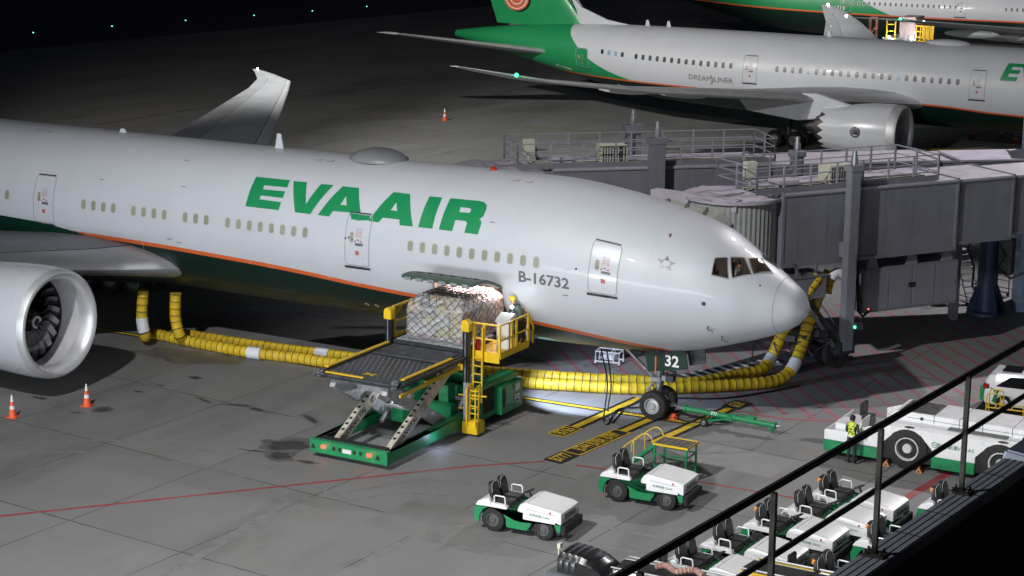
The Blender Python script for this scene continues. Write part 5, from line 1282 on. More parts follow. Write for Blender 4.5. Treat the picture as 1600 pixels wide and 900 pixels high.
# left rail, operator platform with rails and controls
b = B(); x = -14.2
for y in (-5.15, -3.9): b.bb(x-.05, x+.05, y-.05, y+.05, ZB, ZB+1.2)
b.bb(x-.04, x+.04, -5.15, -3.9, ZB+1.12, ZB+1.2); b.bb(x-.03, x+.03, -5.15, -3.9, ZB+.55, ZB+.62); b.bb(x-.03, x+.03, -5.15, -3.9, ZB, ZB+.14); b.bar((x, -5.15, ZB+.75), (x, -4.6, ZB+1.15), .05); W(b, 'side_rail', YEL, LD)
PX0, PX1, PY0, PY1, PZ = -10.98, -9.72, -5.2, -3.12, 2.98
b = B(); b.bb(PX0, PX1, PY0, PY1, PZ-.06, PZ); b.bb(PX0, PX1, PY0-.04, PY0, PZ-.28, PZ+.1); b.bb(PX1, PX1+.04, PY0, PY1, PZ-.12, PZ+.12); b.bb(PX0, PX1, PY1, PY1+.04, PZ-.12, PZ+.1)
op = W(b, 'operator_platform', YEL, LD, bevel=.006)
b = B()
for (x, y) in ((PX0, PY0), ((PX0+PX1)/2, PY0), (PX1, PY0), (PX1, (PY0*1.4+PY1)/2.4), (PX1, (PY0+PY1*1.4)/2.4), (PX1, PY1)): b.bb(x-.035, x+.035, y-.035, y+.035, PZ, PZ+1.12)
for z in (.55, 1.1): b.bar((PX0, PY0, PZ+z), (PX1, PY0, PZ+z), .05); b.bar((PX1, PY0, PZ+z), (PX1, PY1, PZ+z), .05)
b.bar((PX1, PY1, PZ+1.1), (PX1-.1, PY1+.55, PZ+.5), .06); b.bar((PX1-.1, PY1+.55, PZ+.5), (PX1-.1, PY1+.5, PZ-.1), .06); b.bb(PX0+.02, PX0+.2, PY0-.02, PY0+.16, PZ+.62, PZ+1.05)
W(b, 'guard_rail', YEL, LD, op)
b = B(); b.bb(-10.35, -9.85, -4.35, -3.95, PZ, PZ+1.0); b.prism([(-4.4, PZ+1.0), (-3.9, PZ+1.0), (-3.9, PZ+1.28), (-4.3, PZ+1.12)], (-10.4, -9.82), lambda a, c, e: (e, a, c)); cp_ = W(b, 'control_console', M('console_white', (.6, .6, .56), .4, 0, .05, 5), LD, op, bevel=.02)
b = B(); b.cyl((-10.75, -4.95, PZ), (-10.75, -4.95, PZ+.42), .085, None, 12, 0); b.cyl((-10.75, -4.95, PZ+.42), (-10.75, -4.95, PZ+.5), .04, None, 8, 1); W(b, 'fire_extinguisher', [M('extinguisher_red', (.55, .02, .02), .3), TXBLACK], LD, op, smooth=True)
b = B(); b.sphere((-10.05, -3.75, PZ+1.45), .06, 6); W(b, 'work_lamp', WL, LD, op); plamp('work_lamp_light', (-10.1, -3.8, PZ+1.55), 9, (.85, .93, 1), .06)
# ladder and step box
b = B()
for x in (-10.72, -10.36):
    b.bar((x, -5.36, 1.2), (x, -5.3, PZ+1.0), .05); b.bar((x, -5.62, .3), (x, -5.5, 1.9), .05)
for i in range(6): b.bar((-10.72, -5.36, 1.35+i*.3), (-10.36, -5.36, 1.35+i*.3), .035)
for i in range(5): b.bar((-10.72, -5.58, .55+i*.28), (-10.36, -5.58, .55+i*.28), .035)
b.bar((-10.72, -5.5, 1.9), (-10.72, -5.8, 1.8), .04); b.bar((-10.36, -5.5, 1.9), (-10.36, -5.8, 1.8), .04); b.bar((-10.72, -5.8, 1.8), (-10.72, -5.8, .4), .04); b.bar((-10.36, -5.8, 1.8), (-10.36, -5.8, .4), .04); b.bar((-11.2, -5.55, 1.45), (-10.1, -5.45, 1.5), .05); b.bar((-11.2, -5.55, .95), (-10.5, -5.45, 1.0), .05)
W(b, 'ladder', YEL, LD)
b = B(); b.bb(-10.95, -10.32, -5.75, -5.2, .1, .55); W(b, 'step_box', YEL, LD, bevel=.02)
plamp('under_loader_lamp', (-10.72, -7.6, .42), 9, (.55, .62, 1), .1)
spot('loader_ground_lamp', (-10.3, -2.2, 2.7), (-8.8, 1.8, 0), 2300, 86, (.62, .74, 1), .1, .5)
# ------------------------------------------------------------ netted pallet
PL = thing('cargo_pallet', 'plastic-wrapped pallet of cartons under a dark net on the loader, half inside the hold', 'pallet', (-12.6, -3.45, ZB+.05))
b = B(); b.bb(-13.8, -11.36, -5.0, -1.9, ZB+.05, ZB+.11); W(b, 'base', STEEL, PL, bevel=.01)
b = B(); rr = random.Random(11)
for i in range(6): b.bb(-13.75, -11.4, -4.95+i*.55, -4.75+i*.55, ZB+.11, ZB+.2)
W(b, 'skid', M('skid_wood', (.20, .09, .06), .7, 0, .3, 5), PL)
cart = [M('carton_tan', (.46, .34, .18), .35, 0, .15, 4, .4), M('carton_grey', (.27, .27, .29), .28, .2, .15, 4, .5), M('carton_white', (.42, .42, .42), .3, 0, .1, 4, .5), M('carton_olive', (.40, .37, .16), .35, 0, .1, 4, .4)]
z = ZB+.2
for lay in range(4):
    hh = (.38, .38, .38, .26)[lay]
    if lay == 3: nx, ny, xa, xb, ya, yb = 4, 5, -13.5, -11.7, -4.6, -2.2
    else: nx, ny, xa, xb, ya, yb = 4, 5, -13.75, -11.42, -4.92, -1.95
    for i in range(nx):
        for j in range(ny):
            if lay and 0 < i < nx-1 and 0 < j < ny-1 and lay < 3: continue
            j_ = rr.uniform(-.02, .02); b = B(); dx, dy = (xb-xa)/nx, (yb-ya)/ny
            b.box((xa+dx*(i+.5)+j_, ya+dy*(j+.5)+j_, z+hh/2), (dx-.03, dy-.03, hh-.015), rr.uniform(-.02, .02))
            W(b, 'carton', cart[rr.choice((0, 1, 1, 2, 3) if lay < 3 else (0, 3, 1))], PL, bevel=.02)
    z += hh
FILM = bpy.data.materials.new('stretch_film'); FILM.use_nodes = True; t_ = FILM.node_tree; t_.nodes.clear()
o_ = t_.nodes.new('ShaderNodeOutputMaterial'); mx_ = t_.nodes.new('ShaderNodeMixShader'); tr_ = t_.nodes.new('ShaderNodeBsdfTransparent'); gs_ = t_.nodes.new('ShaderNodeBsdfPrincipled')
gs_.inputs['Base Color'].default_value = (.66, .67, .70, 1); gs_.inputs['Roughness'].default_value = .16; no_ = t_.nodes.new('ShaderNodeTexNoise'); no_.inputs['Scale'].default_value = 3.5; no_.inputs['Detail'].default_value = 6; no_.inputs['Distortion'].default_value = 2.5
bp2 = t_.nodes.new('ShaderNodeBump'); bp2.inputs['Strength'].default_value = 1; bp2.inputs['Distance'].default_value = .12; t_.links.new(no_.outputs[0], bp2.inputs['Height']); t_.links.new(bp2.outputs[0], gs_.inputs['Normal'])
mr_ = t_.nodes.new('ShaderNodeMapRange'); mr_.inputs[1].default_value = .35; mr_.inputs[2].default_value = .7; mr_.inputs[3].default_value = .15; mr_.inputs[4].default_value = .75; t_.links.new(no_.outputs[0], mr_.inputs[0]); t_.links.new(mr_.outputs[0], mx_.inputs[0])
t_.links.new(tr_.outputs[0], mx_.inputs[1]); t_.links.new(gs_.outputs[0], mx_.inputs[2]); t_.links.new(mx_.outputs[0], o_.inputs[0])
def hull(k):
    """profile round the load at height fraction k"""
    top = 1.48; zz = ZB+.12+top*k; s = 1 if k < .74 else 1-.28*((k-.74)/.26)**1.4
    return [( -12.6+x*s, -3.45+y*s, zz) for x, y in rrect(-1.21, 1.21, -1.53, 1.53, .12, 3)]
b = B(); rings = [hull(k/12) for k in range(13)]
for r_ in rings:
    for i in range(len(r_)): x, y, z_ = r_[i]; r_[i] = (x+rr.uniform(-.03, .03), y+rr.uniform(-.03, .03), z_)
b.loft(rings, None, True, True); W(b, 'film_wrap', FILM, PL, smooth=True, sharp=70)
b = B(); NR = [[Vector(p) for p in hull(k/10)] for k in range(11)]
def nearest(k, s):
    r_ = NR[min(10, max(0, k))]; n_ = len(r_); L_ = [0]
    for i in range(n_): L_.append(L_[-1]+(r_[(i+1) % n_]-r_[i]).length)
    s = (s % 1)*L_[-1]
    for i in range(n_):
        if L_[i+1] >= s: t = (s-L_[i])/(L_[i+1]-L_[i]); p = r_[i].lerp(r_[(i+1) % n_], t); break
    c_ = Vector((-12.6, -3.45, p.z)); return c_+(p-c_)*1.015+Vector((0, 0, .01))
K_ = 30
for i in range(K_):
    for dr in (1, -1): b.tube([nearest(k, (i+dr*k*.5+rr.uniform(-.12, .12))/K_) for k in range(11)], .009, 4, None, False)
for i in range(1, 10):
    b.tube([Vector((-12.6-.9+.2*i, -4.6, ZB+1.64)), Vector((-12.6-.9+.2*i, -2.3, ZB+1.64))], .012, 4)
    b.tube([Vector((-13.45, -4.65+.26*i, ZB+1.645)), Vector((-11.75, -4.65+.26*i, ZB+1.645))], .012, 4)
W(b, 'net', M('net_cord', (.05, .045, .04), .8), PL)
# ------------------------------------------------------------ people
def person(label, loc, rz, J, E, regions, mats, extra=None, pelvis='pel'):
    """one continuous body grown over a joint skeleton; J name: (x, y, z, r); regions pick the cloth of each face"""
    names = list(J); names.remove(pelvis); names = [pelvis]+names
    me = bpy.data.meshes.new('body'); me.from_pydata([J[n][:3] for n in names], [(names.index(a), names.index(c)) for a, c in E], [])
    o = bpy.data.objects.new('body', me); col.objects.link(o)
    md = o.modifiers.new('s', 'SKIN'); md.use_smooth_shade = True
    for i, n in enumerate(names):
        sv = me.skin_vertices[0].data[i]; r = J[n][3]; sv.radius = r if isinstance(r, tuple) else (r, r); sv.use_root = (i == 0)
    sd = o.modifiers.new('d', 'SUBSURF'); sd.levels = 2; sd.render_levels = 2
    bpy.context.view_layer.update()
    m2 = bpy.data.meshes.new_from_object(o.evaluated_get(bpy.context.evaluated_depsgraph_get())); bpy.data.objects.remove(o)
    m2.materials.clear()
    for m in mats: m2.materials.append(m)
    segs = [(Vector(J[a][:3]), Vector(J[c][:3]), regions(a, c)) for a, c in E]
    for f in m2.polygons:
        f.use_smooth = True; c = f.center; best = None
        for a, q, r in segs:
            d = q-a; t = max(0, min(1, (c-a).dot(d)/max(1e-9, d.length_squared))); dd = (a+d*t-c).length
            if best is None or dd < best[0]: best = (dd, r, c)
        f.material_index = best[1](c) if callable(best[1]) else best[1]
    t = thing('person', label, 'person', loc, rz)
    b = bpy.data.objects.new('body', m2); col.objects.link(b); b.parent = t
    return t
SKIN = M('skin', (.42, .24, .16), .5, 0, .05, 5); TROU = M('dark_trousers', (.025, .028, .035), .8, 0, .2, 6); SLV = M('dark_green_sleeve', (.035, .06, .05), .8, 0, .2, 6)
VEST = M('hi_vis_yellow', (.62, .72, .06), .6, 0, .08, 6); SHOE = M('black_boot', (.012, .012, .012), .5); HAIR = M('black_hair', (.01, .009, .008), .5, 0, .3, 20); SHIRT = M('white_shirt', (.75, .75, .75), .7)
def fingers(J, E, side, w, d, up=(0, 0, 1)):
    """palm, four unequal fingers and a thumb beyond the wrist w along d"""
    w = Vector(w); d = Vector(d).normalized(); u = Vector(up); a = d.cross(u).normalized(); p = w+d*.075
    J['palm'+side] = (*p, .026); E.append(('wr'+side, 'palm'+side))
    for i, (ln, off) in enumerate(((.062, -.027), (.072, -.009), (.067, .009), (.052, .026))):
        k0 = p+d*.03+a*off; k1 = k0+d*ln*.55-u*.012; k2 = k1+d*ln*.4-u*.028
        for q, kk, r in (('a', k0, .010), ('b', k1, .009), ('c', k2, .008)): J['f%d%s%s' % (i, q, side)] = (*kk, r)
        E += [('palm'+side, 'f%da%s' % (i, side)), ('f%da%s' % (i, side), 'f%db%s' % (i, side)), ('f%db%s' % (i, side), 'f%dc%s' % (i, side))]
    s = 1 if side == 'L' else -1
    t0 = w+d*.04+a*(-.032*s); t1 = t0+d*.03+a*(-.022*s)-u*.01; t2 = t1+d*.028-u*.012
    J['ta'+side] = (*t0, .012); J['tb'+side] = (*t1, .010); J['tc'+side] = (*t2, .009)
    E += [('palm'+side, 'ta'+side), ('ta'+side, 'tb'+side), ('tb'+side, 'tc'+side)]
def face(t, c, fwd, r=.1):
    """eyes, nose, mouth and ears on the head"""
    c = Vector(c); f = Vector(fwd).normalized(); s = f.cross(Vector((0, 0, 1))).normalized()
    b = B()
    for k in (-1, 1): b.sphere(c+f*r*.86+s*.03*k+Vector((0, 0, .005)), .011, 5)
    b.obj('eyes', TXBLACK, t, True)
    b = B(); b.tube([c+f*r*.88+Vector((0, 0, .015)), c+f*r*1.12+Vector((0, 0, -.022)), c+f*r*.9+Vector((0, 0, -.03))], .011, 6)
    for k in (-1, 1): b.sphere(c+s*r*.83*k, .022, 5, None, (.6, .6, 1.2))
    b.obj('nose_and_ears', SKIN, t, True)
    b = B(); b.tube([c+f*r*.86+s*-.02+Vector((0, 0, -.055)), c+f*r*.9+Vector((0, 0, -.057)), c+f*r*.86+s*.02+Vector((0, 0, -.055))], .005, 5); b.obj('mouth', M('lip_colour', (.35, .12, .1), .5), t, True)
J = {'pel': (0, 0, .93, (.15, .115)), 'sp': (0, 0, 1.1, (.145, .11)), 'ch': (0, .0, 1.30, (.175, .12)), 'nb': (0, -.005, 1.45, (.09, .075)), 'nk': (0, .005, 1.50, .055), 'h1': (0, .02, 1.585, (.075, .085)), 'h2': (0, .02, 1.67, (.078, .09))}
E = [('pel', 'sp'), ('sp', 'ch'), ('ch', 'nb'), ('nb', 'nk'), ('nk', 'h1'), ('h1', 'h2')]
for s, k in (('L', -1), ('R', 1)):
    J.update({'hip'+s: (k*.095, 0, .86, .095), 'kn'+s: (k*.11, .015, .48, .066), 'an'+s: (k*.12, -.01, .10, .048), 'to'+s: (k*.14, .15, .045, .042), 'sh'+s: (k*.185, 0, 1.41, .066), 'el'+s: (k*.25, .02, 1.14, .048), 'wr'+s: (k*.15, .24, 1.10, .031)})
    E += [('pel', 'hip'+s), ('hip'+s, 'kn'+s), ('kn'+s, 'an'+s), ('an'+s, 'to'+s), ('nb', 'sh'+s), ('sh'+s, 'el'+s), ('el'+s, 'wr'+s)]
    fingers(J, E, s, J['wr'+s][:3], (-k*.35, 1, .05))
def reg(a, c):
    n = {a, c}
    if n & {'h1', 'h2', 'nk'} and 'nb' not in n: return 0
    if any(x.startswith(('palm', 'f0', 'f1', 'f2', 'f3', 'ta', 'tb', 'tc')) for x in n): return 0
    if any(x.startswith('to') for x in n): return 4
    if any(x.startswith(('hip', 'kn', 'an')) for x in n): return lambda p: 4 if p.z < .12 else 1
    if any(x.startswith(('el', 'wr')) for x in n): return 2
    if 'pel' in n: return lambda p: 1 if p.z < .96 else (5 if abs(p.z-1.01) < .022 else (2 if p.z < 1.04 else 3))
    return lambda p: 2 if abs(p.x) > .165 else (2 if (abs(abs(p.x)-abs(p.z-1.24)*.55) < .016 and p.y < 0) else 3)
pw = un(1329, 725)
W1_ = person('person seen from behind in a yellow-green safety vest and dark trousers beside the white tractor', (pw.x, pw.y, 0), R(-14), J, E, reg, [SKIN, TROU, SLV, VEST, SHOE, TXWHITE])
b = B(); b.sphere((0, .005, 1.672), .1, 8, None, (.9, 1.05, .95)); b.bb(-.07, .07, -.085, -.02, 1.58, 1.68); b.obj('hair', HAIR, W1_, True); face(W1_, (0, .03, 1.60), (0, 1, 0), .09)
# loader operator, bending over the load
J2 = dict(J); E2 = list(E)
def bend(n, x, y, z): J2[n] = (x, y, z, J[n][3])
bend('sp', 0, .08, 1.09); bend('ch', 0, .20, 1.27); bend('nb', 0, .31, 1.38); bend('nk', 0, .36, 1.43); bend('h1', 0, .42, 1.49); bend('h2', 0, .46, 1.57)
E2 = [e for e in E2 if not any(x.startswith(('palm', 'f0', 'f1', 'f2', 'f3', 'ta', 'tb', 'tc')) for x in e)]
for n in list(J2):
    if n.startswith(('palm', 'f0', 'f1', 'f2', 'f3', 'ta', 'tb', 'tc')): del J2[n]
for s, k in (('L', -1), ('R', 1)):
    bend('sh'+s, k*.185, .28, 1.34); bend('el'+s, k*.24, .40, 1.08); bend('wr'+s, k*.16, .62, 1.02); fingers(J2, E2, s, J2['wr'+s][:3], (-k*.2, 1, 0))
def reg2(a, c):
    n = {a, c}
    if n & {'h1', 'h2', 'nk'} and 'nb' not in n: return 0
    if any(x.startswith(('palm', 'f0', 'f1', 'f2', 'f3', 'ta', 'tb', 'tc')) for x in n): return 0
    if any(x.startswith('to') for x in n): return 4
    if any(x.startswith(('hip', 'kn', 'an')) for x in n): return 1
    if any(x.startswith(('el', 'wr', 'sh')) for x in n): return 2
    return lambda p: 1 if p.z < .95 else (3 if abs(p.x) < .06 or abs(abs(p.x)-.13) > .03 else 2)
W2_ = person('person in a yellow helmet and grey-green work clothes bending over beside the netted pallet', (-9.93, -3.3, PZ), R(72), J2, E2, reg2, [SKIN, TROU, SLV, M('work_jacket', (.10, .13, .10), .8, 0, .2, 6), SHOE])
b = B(); b.sphere((0, .46, 1.61), .125, 8, None, (.95, 1.1, .85)); b.lathe([(0, .12), (.015, .155), (.03, .12)], (0, .50, 1.585), (0, .25, 1), 16); b.obj('helmet', M('helmet_yellow', (.85, .6, .02), .3, 0, .03), W2_, True); face(W2_, (0, .46, 1.52), (0, 1, -.35), .09)
# pilot in the right-hand seat
J3 = {k: v for k, v in J.items()}; E3 = [e for e in E2]
def b3(n, x, y, z): J3[n] = (x, y, z, J[n][3])
J3 = {n: J[n] for n in J if not n.startswith(('palm', 'f0', 'f1', 'f2', 'f3', 'ta', 'tb', 'tc'))}; E3 = [e for e in E if e[0] in J3 and e[1] in J3]
for n in ('pel', 'sp', 'ch', 'nb', 'nk', 'h1', 'h2'): v = J[n]; J3[n] = (v[0], v[1], v[2]-.78, v[3])
for s, k in (('L', -1), ('R', 1)):
    b3('hip'+s, k*.1, .08, .12); b3('kn'+s, k*.12, .48, .16); b3('an'+s, k*.12, .52, -.26); b3('to'+s, k*.13, .66, -.3); b3('sh'+s, k*.185, 0, .63); b3('el'+s, k*.25, .1, .38); b3('wr'+s, k*.15, .36, .42); fingers(J3, E3, s, J3['wr'+s][:3], (-k*.2, 1, .1))
def reg3(a, c):
    n = {a, c}
    if n & {'h1', 'h2', 'nk'} and 'nb' not in n: return 0
    if any(x.startswith(('palm', 'f0', 'f1', 'f2', 'f3', 'ta', 'tb', 'tc')) for x in n): return 0
    if any(x.startswith('to') for x in n): return 4
    if any(x.startswith(('hip', 'kn', 'an')) for x in n): return 1
    return 2
hp_ = un(1154, 413, y=-.8); W3_ = person('person in a white shirt sitting at the flight deck side window of the near airliner', (hp_.x, -.8, hp_.z-.84), R(-90), J3, E3, reg3, [SKIN, TROU, SHIRT, SHIRT, SHOE])
b = B(); b.sphere((0, .0, .895), .1, 8, None, (.9, 1.05, .9)); b.obj('hair', HAIR, W3_, True); face(W3_, (0, .03, .82), (0, 1, 0), .09)

# ------------------------------------------------------------ baggage tugs
HUBG = M('tug_hub_grey', (.11, .11, .11), .6, .3, .2, 8); PIPE = M('seat_piping', (.5, .5, .5), .5)
def make_tug():
    t = thing('baggage_tug', 'x', 'baggage tug')
    # green lower body with wheel arches
    b = B()
    def arc(cx, r, a0, a1, n=7): return [(cx+r*math.cos(R(a0+(a1-a0)*i/n)), .34+r*math.sin(R(a0+(a1-a0)*i/n))) for i in range(n+1)]
    side = [(-1.42, .3), (-1.46, .55), (-1.36, .78), (-.36, .78), (-.20, .78), (-.04, .50), (.20, .48), (.36, .62), (1.5, .60), (1.5, .34), (1.36, .34)] + arc(.92, .43, 8, 172) + [(.36, .22), (-.28, .22)] + arc(-.80, .47, -12, 192)
    for y0, y1 in ((-.68, -.60), (.60, .68)): b.prism(side, (y0, y1), lambda a, c, e: (a, e, c))
    b.bb(-1.42, -1.34, -.6, .6, .42, .78); b.bb(-.36, .4, -.6, .6, .20, .40); b.prism([(-.38, .40), (-.05, .40), (-.24, .77), (-.38, .77)], (-.6, .6), lambda a, c, e: (a, e, c))
    ch = b.obj('body', GSEG, t, False, .012)
    b = B(); b.bb(-.28, .36, -.60, .60, .40, .46); b.bb(-.25, .1, -.66, -.6, .43, .45); b.obj('foot_plate', FLOORM, ch)
    b = B(); b.bb(-1.3, 1.35, -.42, .42, .16, .36); b.bb(-1.55, -1.4, -.12, .12, .3, .5); b.obj('underframe', DSTEEL, t)
    # white rear cover
    b = B(); prof = [(-1.40, .78), (-1.30, .93), (-1.02, 1.04), (-.9, 1.05), (-.86, .92), (-.34, .90), (-.3, .80), (-.34, .78)]
    for y0, y1 in ((-.69, -.50), (.50, .69)): b.prism(prof, (y0, y1), lambda a, c, e: (a, e, c))
    b.prism([(-1.40, .78), (-1.30, .93), (-1.02, 1.04), (-.9, 1.04), (-.9, .78)], (-.5, .5), lambda a, c, e: (a, e, c)); b.bb(-.9, -.32, -.5, .5, .74, .80)
    b.obj('rear_cover', GSEW, t, False, .02)
    # hood, tapering forwards
    def sec(x, w, zb, zt, c=.07): return [(x, -w, zb), (x, -w, zt-c), (x, -w+c, zt), (x, w-c, zt), (x, w, zt-c), (x, w, zb)]
    b = B(); b.loft([sec(.02, .60, .58, .90, .05), sec(.14, .67, .58, 1.04, .05), sec(.34, .69, .58, 1.10, .04), sec(1.32, .68, .58, .99, .04), sec(1.50, .65, .58, .93, .04)]); hd = b.obj('hood', GSEW, t, False, .006)
    b = B(); b.loft([[(x, -w, z+.006) for x, w, z in ((.32, .5, 1.015), (1.28, .52, .953))], [(x, w, z+.006) for x, w, z in ((.32, .5, 1.015), (1.28, .52, .953))]], None, False, False)
    bb_ = B(); bb_.bar((.34, -.60, 1.098), (1.32, -.60, .99), .012, .012); bb_.bar((.34, .60, 1.098), (1.32, .60, .99), .012, .012); bb_.bar((.34, -.60, 1.10), (.34, .60, 1.10), .012, .012); bb_.bar((.36, -.692, .93), (1.30, -.684, .86), .008, .012); bb_.obj('lid_seam', LINE, hd)
    b = B(); b.bb(1.495, 1.52, -.36, .36, .68, .84); g = b.obj('grille', DSTEEL, hd)
    b = B()
    for i in range(5): b.bb(1.52, 1.53, -.34, .34, .695+i*.028, .705+i*.028)
    b.obj('grille_bar', STEEL, g)
    for y in (-.52, .52):
        b = B(); b.bb(1.49, 1.525, y-.09, y+.09, .64, .74); b.bb(1.36, 1.49, (y-.125 if y < 0 else y+.105), (y-.105 if y < 0 else y+.125), .64, .74); b.obj('headlight', M('lamp_glass', (.3, .3, .3), .15, .3) if 'lamp_glass' not in bpy.data.materials else bpy.data.materials['lamp_glass'], hd)
        b = B(); b.sphere((1.15, y*1.27, .92), .045, 5); b.obj('marker_lamp', M('amber_marker', (.5, .12, .03), .3) if 'amber_marker' not in bpy.data.materials else bpy.data.materials['amber_marker'], hd, True)
    b = B(); b.bb(1.50, 1.64, -.66, .66, .26, .56)
    bm_ = b.obj('bumper', BLACK, t, False, .02); b = B()
    for i in range(6): b.bb(1.64, 1.645, -.55+i*.19, -.44+i*.19, .34, .46)
    b.obj('bumper_slot', DARK, bm_)
    for x, r, s in ((-.80, .38, 'r'), (.92, .345, 'f')):
        for y in (-.56, .56): wheel(t, (x, y, r), r, .23, 'wheel', (0, 1, 0), HUBG)
    for y in (-.27, .30):
        b = B(); b.bb(-.84, -.26, y-.25, y+.25, .80, .96); st = b.obj('seat', SEAT, t, False, .04)
        b = B(); pr = [(-.23, .9), (-.25, 1.2), (-.21, 1.42), (-.11, 1.50), (.11, 1.50), (.21, 1.42), (.25, 1.2), (.23, .9)]
        b.prism(pr, (0, .15), lambda a, c, e, y=y: (-.92-(c-.9)*.26+e-.8*a*a, y+a, c)); b.obj('backrest', SEAT, st, False, .03)
        b = B(); b.tube([(-.765-(c-.9)*.26-.8*a*a, y+a*1.0, c) for a, c in pr[1:-1]], .008, 5); b.obj('piping', PIPE, st)
    for y in (-.60, .60):
        b = B(); b.tube([(-.78, y, .92), (-.78, y, 1.13), (-.74, y, 1.16), (-.46, y, 1.16), (-.42, y, 1.13), (-.40, y, .92)], .022, 6); b.obj('side_rail', GSEW, t, True)
    b = B(); b.cyl((.22, .30, .6), (-.02, .30, 1.12), .035, None, 8); b.bb(.1, .26, .2, .42, .6, .98); sc2 = b.obj('steering_column', BLACK, t, False)
    b = B(); c_ = Vector((-.03, .30, 1.14)); ax = Vector((-.42, 0, .9)).normalized(); u_ = Vector((0, 1, 0)); v_ = ax.cross(u_)
    b.tube([c_+u_*.17*math.cos(2*math.pi*i/16)+v_*.17*math.sin(2*math.pi*i/16) for i in range(17)], .016, 6); b.bar(c_-u_*.16, c_+u_*.16, .03, .02); b.bar(c_, c_-v_*.16, .03, .02); b.obj('steering_wheel', BLACK, sc2)
    b = B(); b.bb(.36, .62, -.63, .63, .56, .62); b.obj('dash', DSTEEL, t)
    b = B(); b.prism([(-1.30, 0), (-1.2, 0), (-1.2, .07), (-1.3, .07)], (-.66, -.5), lambda a, c, e: (a-.12, e, .52+c)); b.obj('tail_lamp', PLAC, t)
    g_ = text_flat('長榮航勤 EGAS', .085, lambda x, y: (.80+x, -.698, .76-.03*x+y), M('lettering_green', (.01, .2, .07), .4), 'lettering', t, .0, 1.1, 1.15)
    return t
tugs = [(-4.36, -12.9, 3, 'lone white and green tug on the open apron, steering wheel clear of its hood', 0),
        (-2.28, -8.55, 2.5, 'white and green baggage tug standing in front of the yellow-railed work steps', 0),
        (4.28, -7.28, -4, 'parked white tug farthest back in the front row, orange beacon behind its seats', 1),
        (4.13, -9.03, -3, 'parked white tug second from the back of the front row', 0),
        (3.58, -10.75, -3, 'parked white tug in the middle of the front row, its hood behind the railing post', 1),
        (3.13, -12.9, -3, 'parked white tug second from the camera in the front row', 0),
        (2.8, -14.8, -3, 'parked white tug nearest the camera in the front row, at the bottom edge', 0),
        (7.6, -6.4, -4, 'half hidden tug behind the parapet with blue-black seats, just past the front row end', 1),
        (6.95, -10.5, -4, 'half hidden tug behind the parapet, next to the middle railing post', 1),
        (6.6, -13.95, -4, 'half hidden tug behind the parapet nearest the camera, beacon and seat showing', 1)]
proto = make_tug(); AMB = M('amber_beacon', (.85, .28, .02), .3, 0, .05, 3)
protos = [proto]+[copy_tree(proto) for _ in tugs[1:]]
for o, (x, y, a, lab, bea) in zip(protos, tugs):
    o.location = (x, y, 0); o.rotation_euler.z = R(a); o['label'] = lab; o['group'] = 'baggage tugs'
    if bea:
        b = B(); b.cyl((-1.05, -.42, 1.04), (-1.05, -.42, 1.32), .02, None, 6, 0); b.cyl((-1.05, -.42, 1.32), (-1.05, -.42, 1.44), .075, .06, 12, 1); b.obj('beacon', [DSTEEL, AMB], o)
# ------------------------------------------------------------ aircraft tractor
TR = thing('aircraft_tractor', 'large low white and green aircraft tractor with big black wheels at the right edge', 'aircraft tractor', (4.0, .16, 0), R(-.5))
def T_(b, *a, **k): return b.obj(*a, **k)
def arch(cx, r=.86, z0=.3):
    return [(cx+r, z0), (cx+r, .84), (cx+r*.52, 1.27), (cx-r*.52, 1.27), (cx-r, .84), (cx-r, z0)]
X0, X1 = -1.7, 6.6
b = B(); b.prism([(X0, .62), (X0, 1.15), (-1.0, 1.42), (X1, 1.42), (X1, .62)]+[], (-1.34, 1.34), lambda a, c, e: (a, e, c))
side = [(X0, .62), (X0, 1.2), (-.95, 1.46), (X1, 1.46), (X1, .62), (3.2+.86, .62)]+arch(3.2)[1:-1]+[(3.2-.86, .62), (.86, .62)]+arch(0)[1:-1]+[(-.86, .62)]
b = B()
for y0, y1 in ((-1.46, -1.40), (1.40, 1.46)): b.prism(side, (y0, y1), lambda a, c, e: (a, e, c))
b.bb(-1.0, X1, -1.42, 1.42, 1.30, 1.46); b.bb(-2.95, -.85, -1.44, 1.42, .62, .78); b.bb(-2.95, X0+.0, -1.46, -1.40, .6, .98); b.bb(-2.97, -2.9, -1.44, 1.42, .6, .95)
bd = T_(b, 'body', GSEW, TR, bevel=.015)
for x0_, x1_ in ((-2.97, -.86), (.86, 3.2-.86), (3.2+.86, X1)):
    for y0_, y1_ in ((-1.47, -1.38), (1.38, 1.47)):
        b = B(); b.bb(x0_, x1_, y0_, y1_, .22, .625); T_(b, 'lower_panel', GSEG, TR, bevel=.01)
b = B(); b.bb(-3.0, -2.9, -1.37, 1.37, .22, .62); T_(b, 'lower_panel', GSEG, TR, bevel=.01)
b = B(); b.bb(-.86, X1, -1.0, 1.0, .3, 1.28); b.bb(-2.8, -.86, -1.3, 1.3, .3, .6); T_(b, 'underframe', DARK, TR)
b = B()
for cx_ in (0, 3.2):
    a_ = arch(cx_, .9, .3); pr_ = [(x, z) for x, z in a_]; b.prism(pr_, (-1.41, -.95), lambda a, c, e: (a, e, c)); b.prism(pr_, (.95, 1.41), lambda a, c, e: (a, e, c))
T_(b, 'wheel_housing', DARK, TR)
RIMW = grime(M('rim_white', (.6, .6, .58), .45, .1, .1, 5), (.12, .10, .08), 4)
for x in (0, 3.2):
    for y in (-1.28, 1.28): wheel(TR, (x, y, .74), .74, .42, 'wheel', (0, 1, 0), RIMW)
b = B(); b.prism([(-1.0, 1.46), (-.75, 1.78), (X1, 1.78), (X1, 1.46)], (-.62, .98), lambda a, c, e: (a, e, c)); hm = T_(b, 'engine_cover', GSEW, TR, bevel=.02)
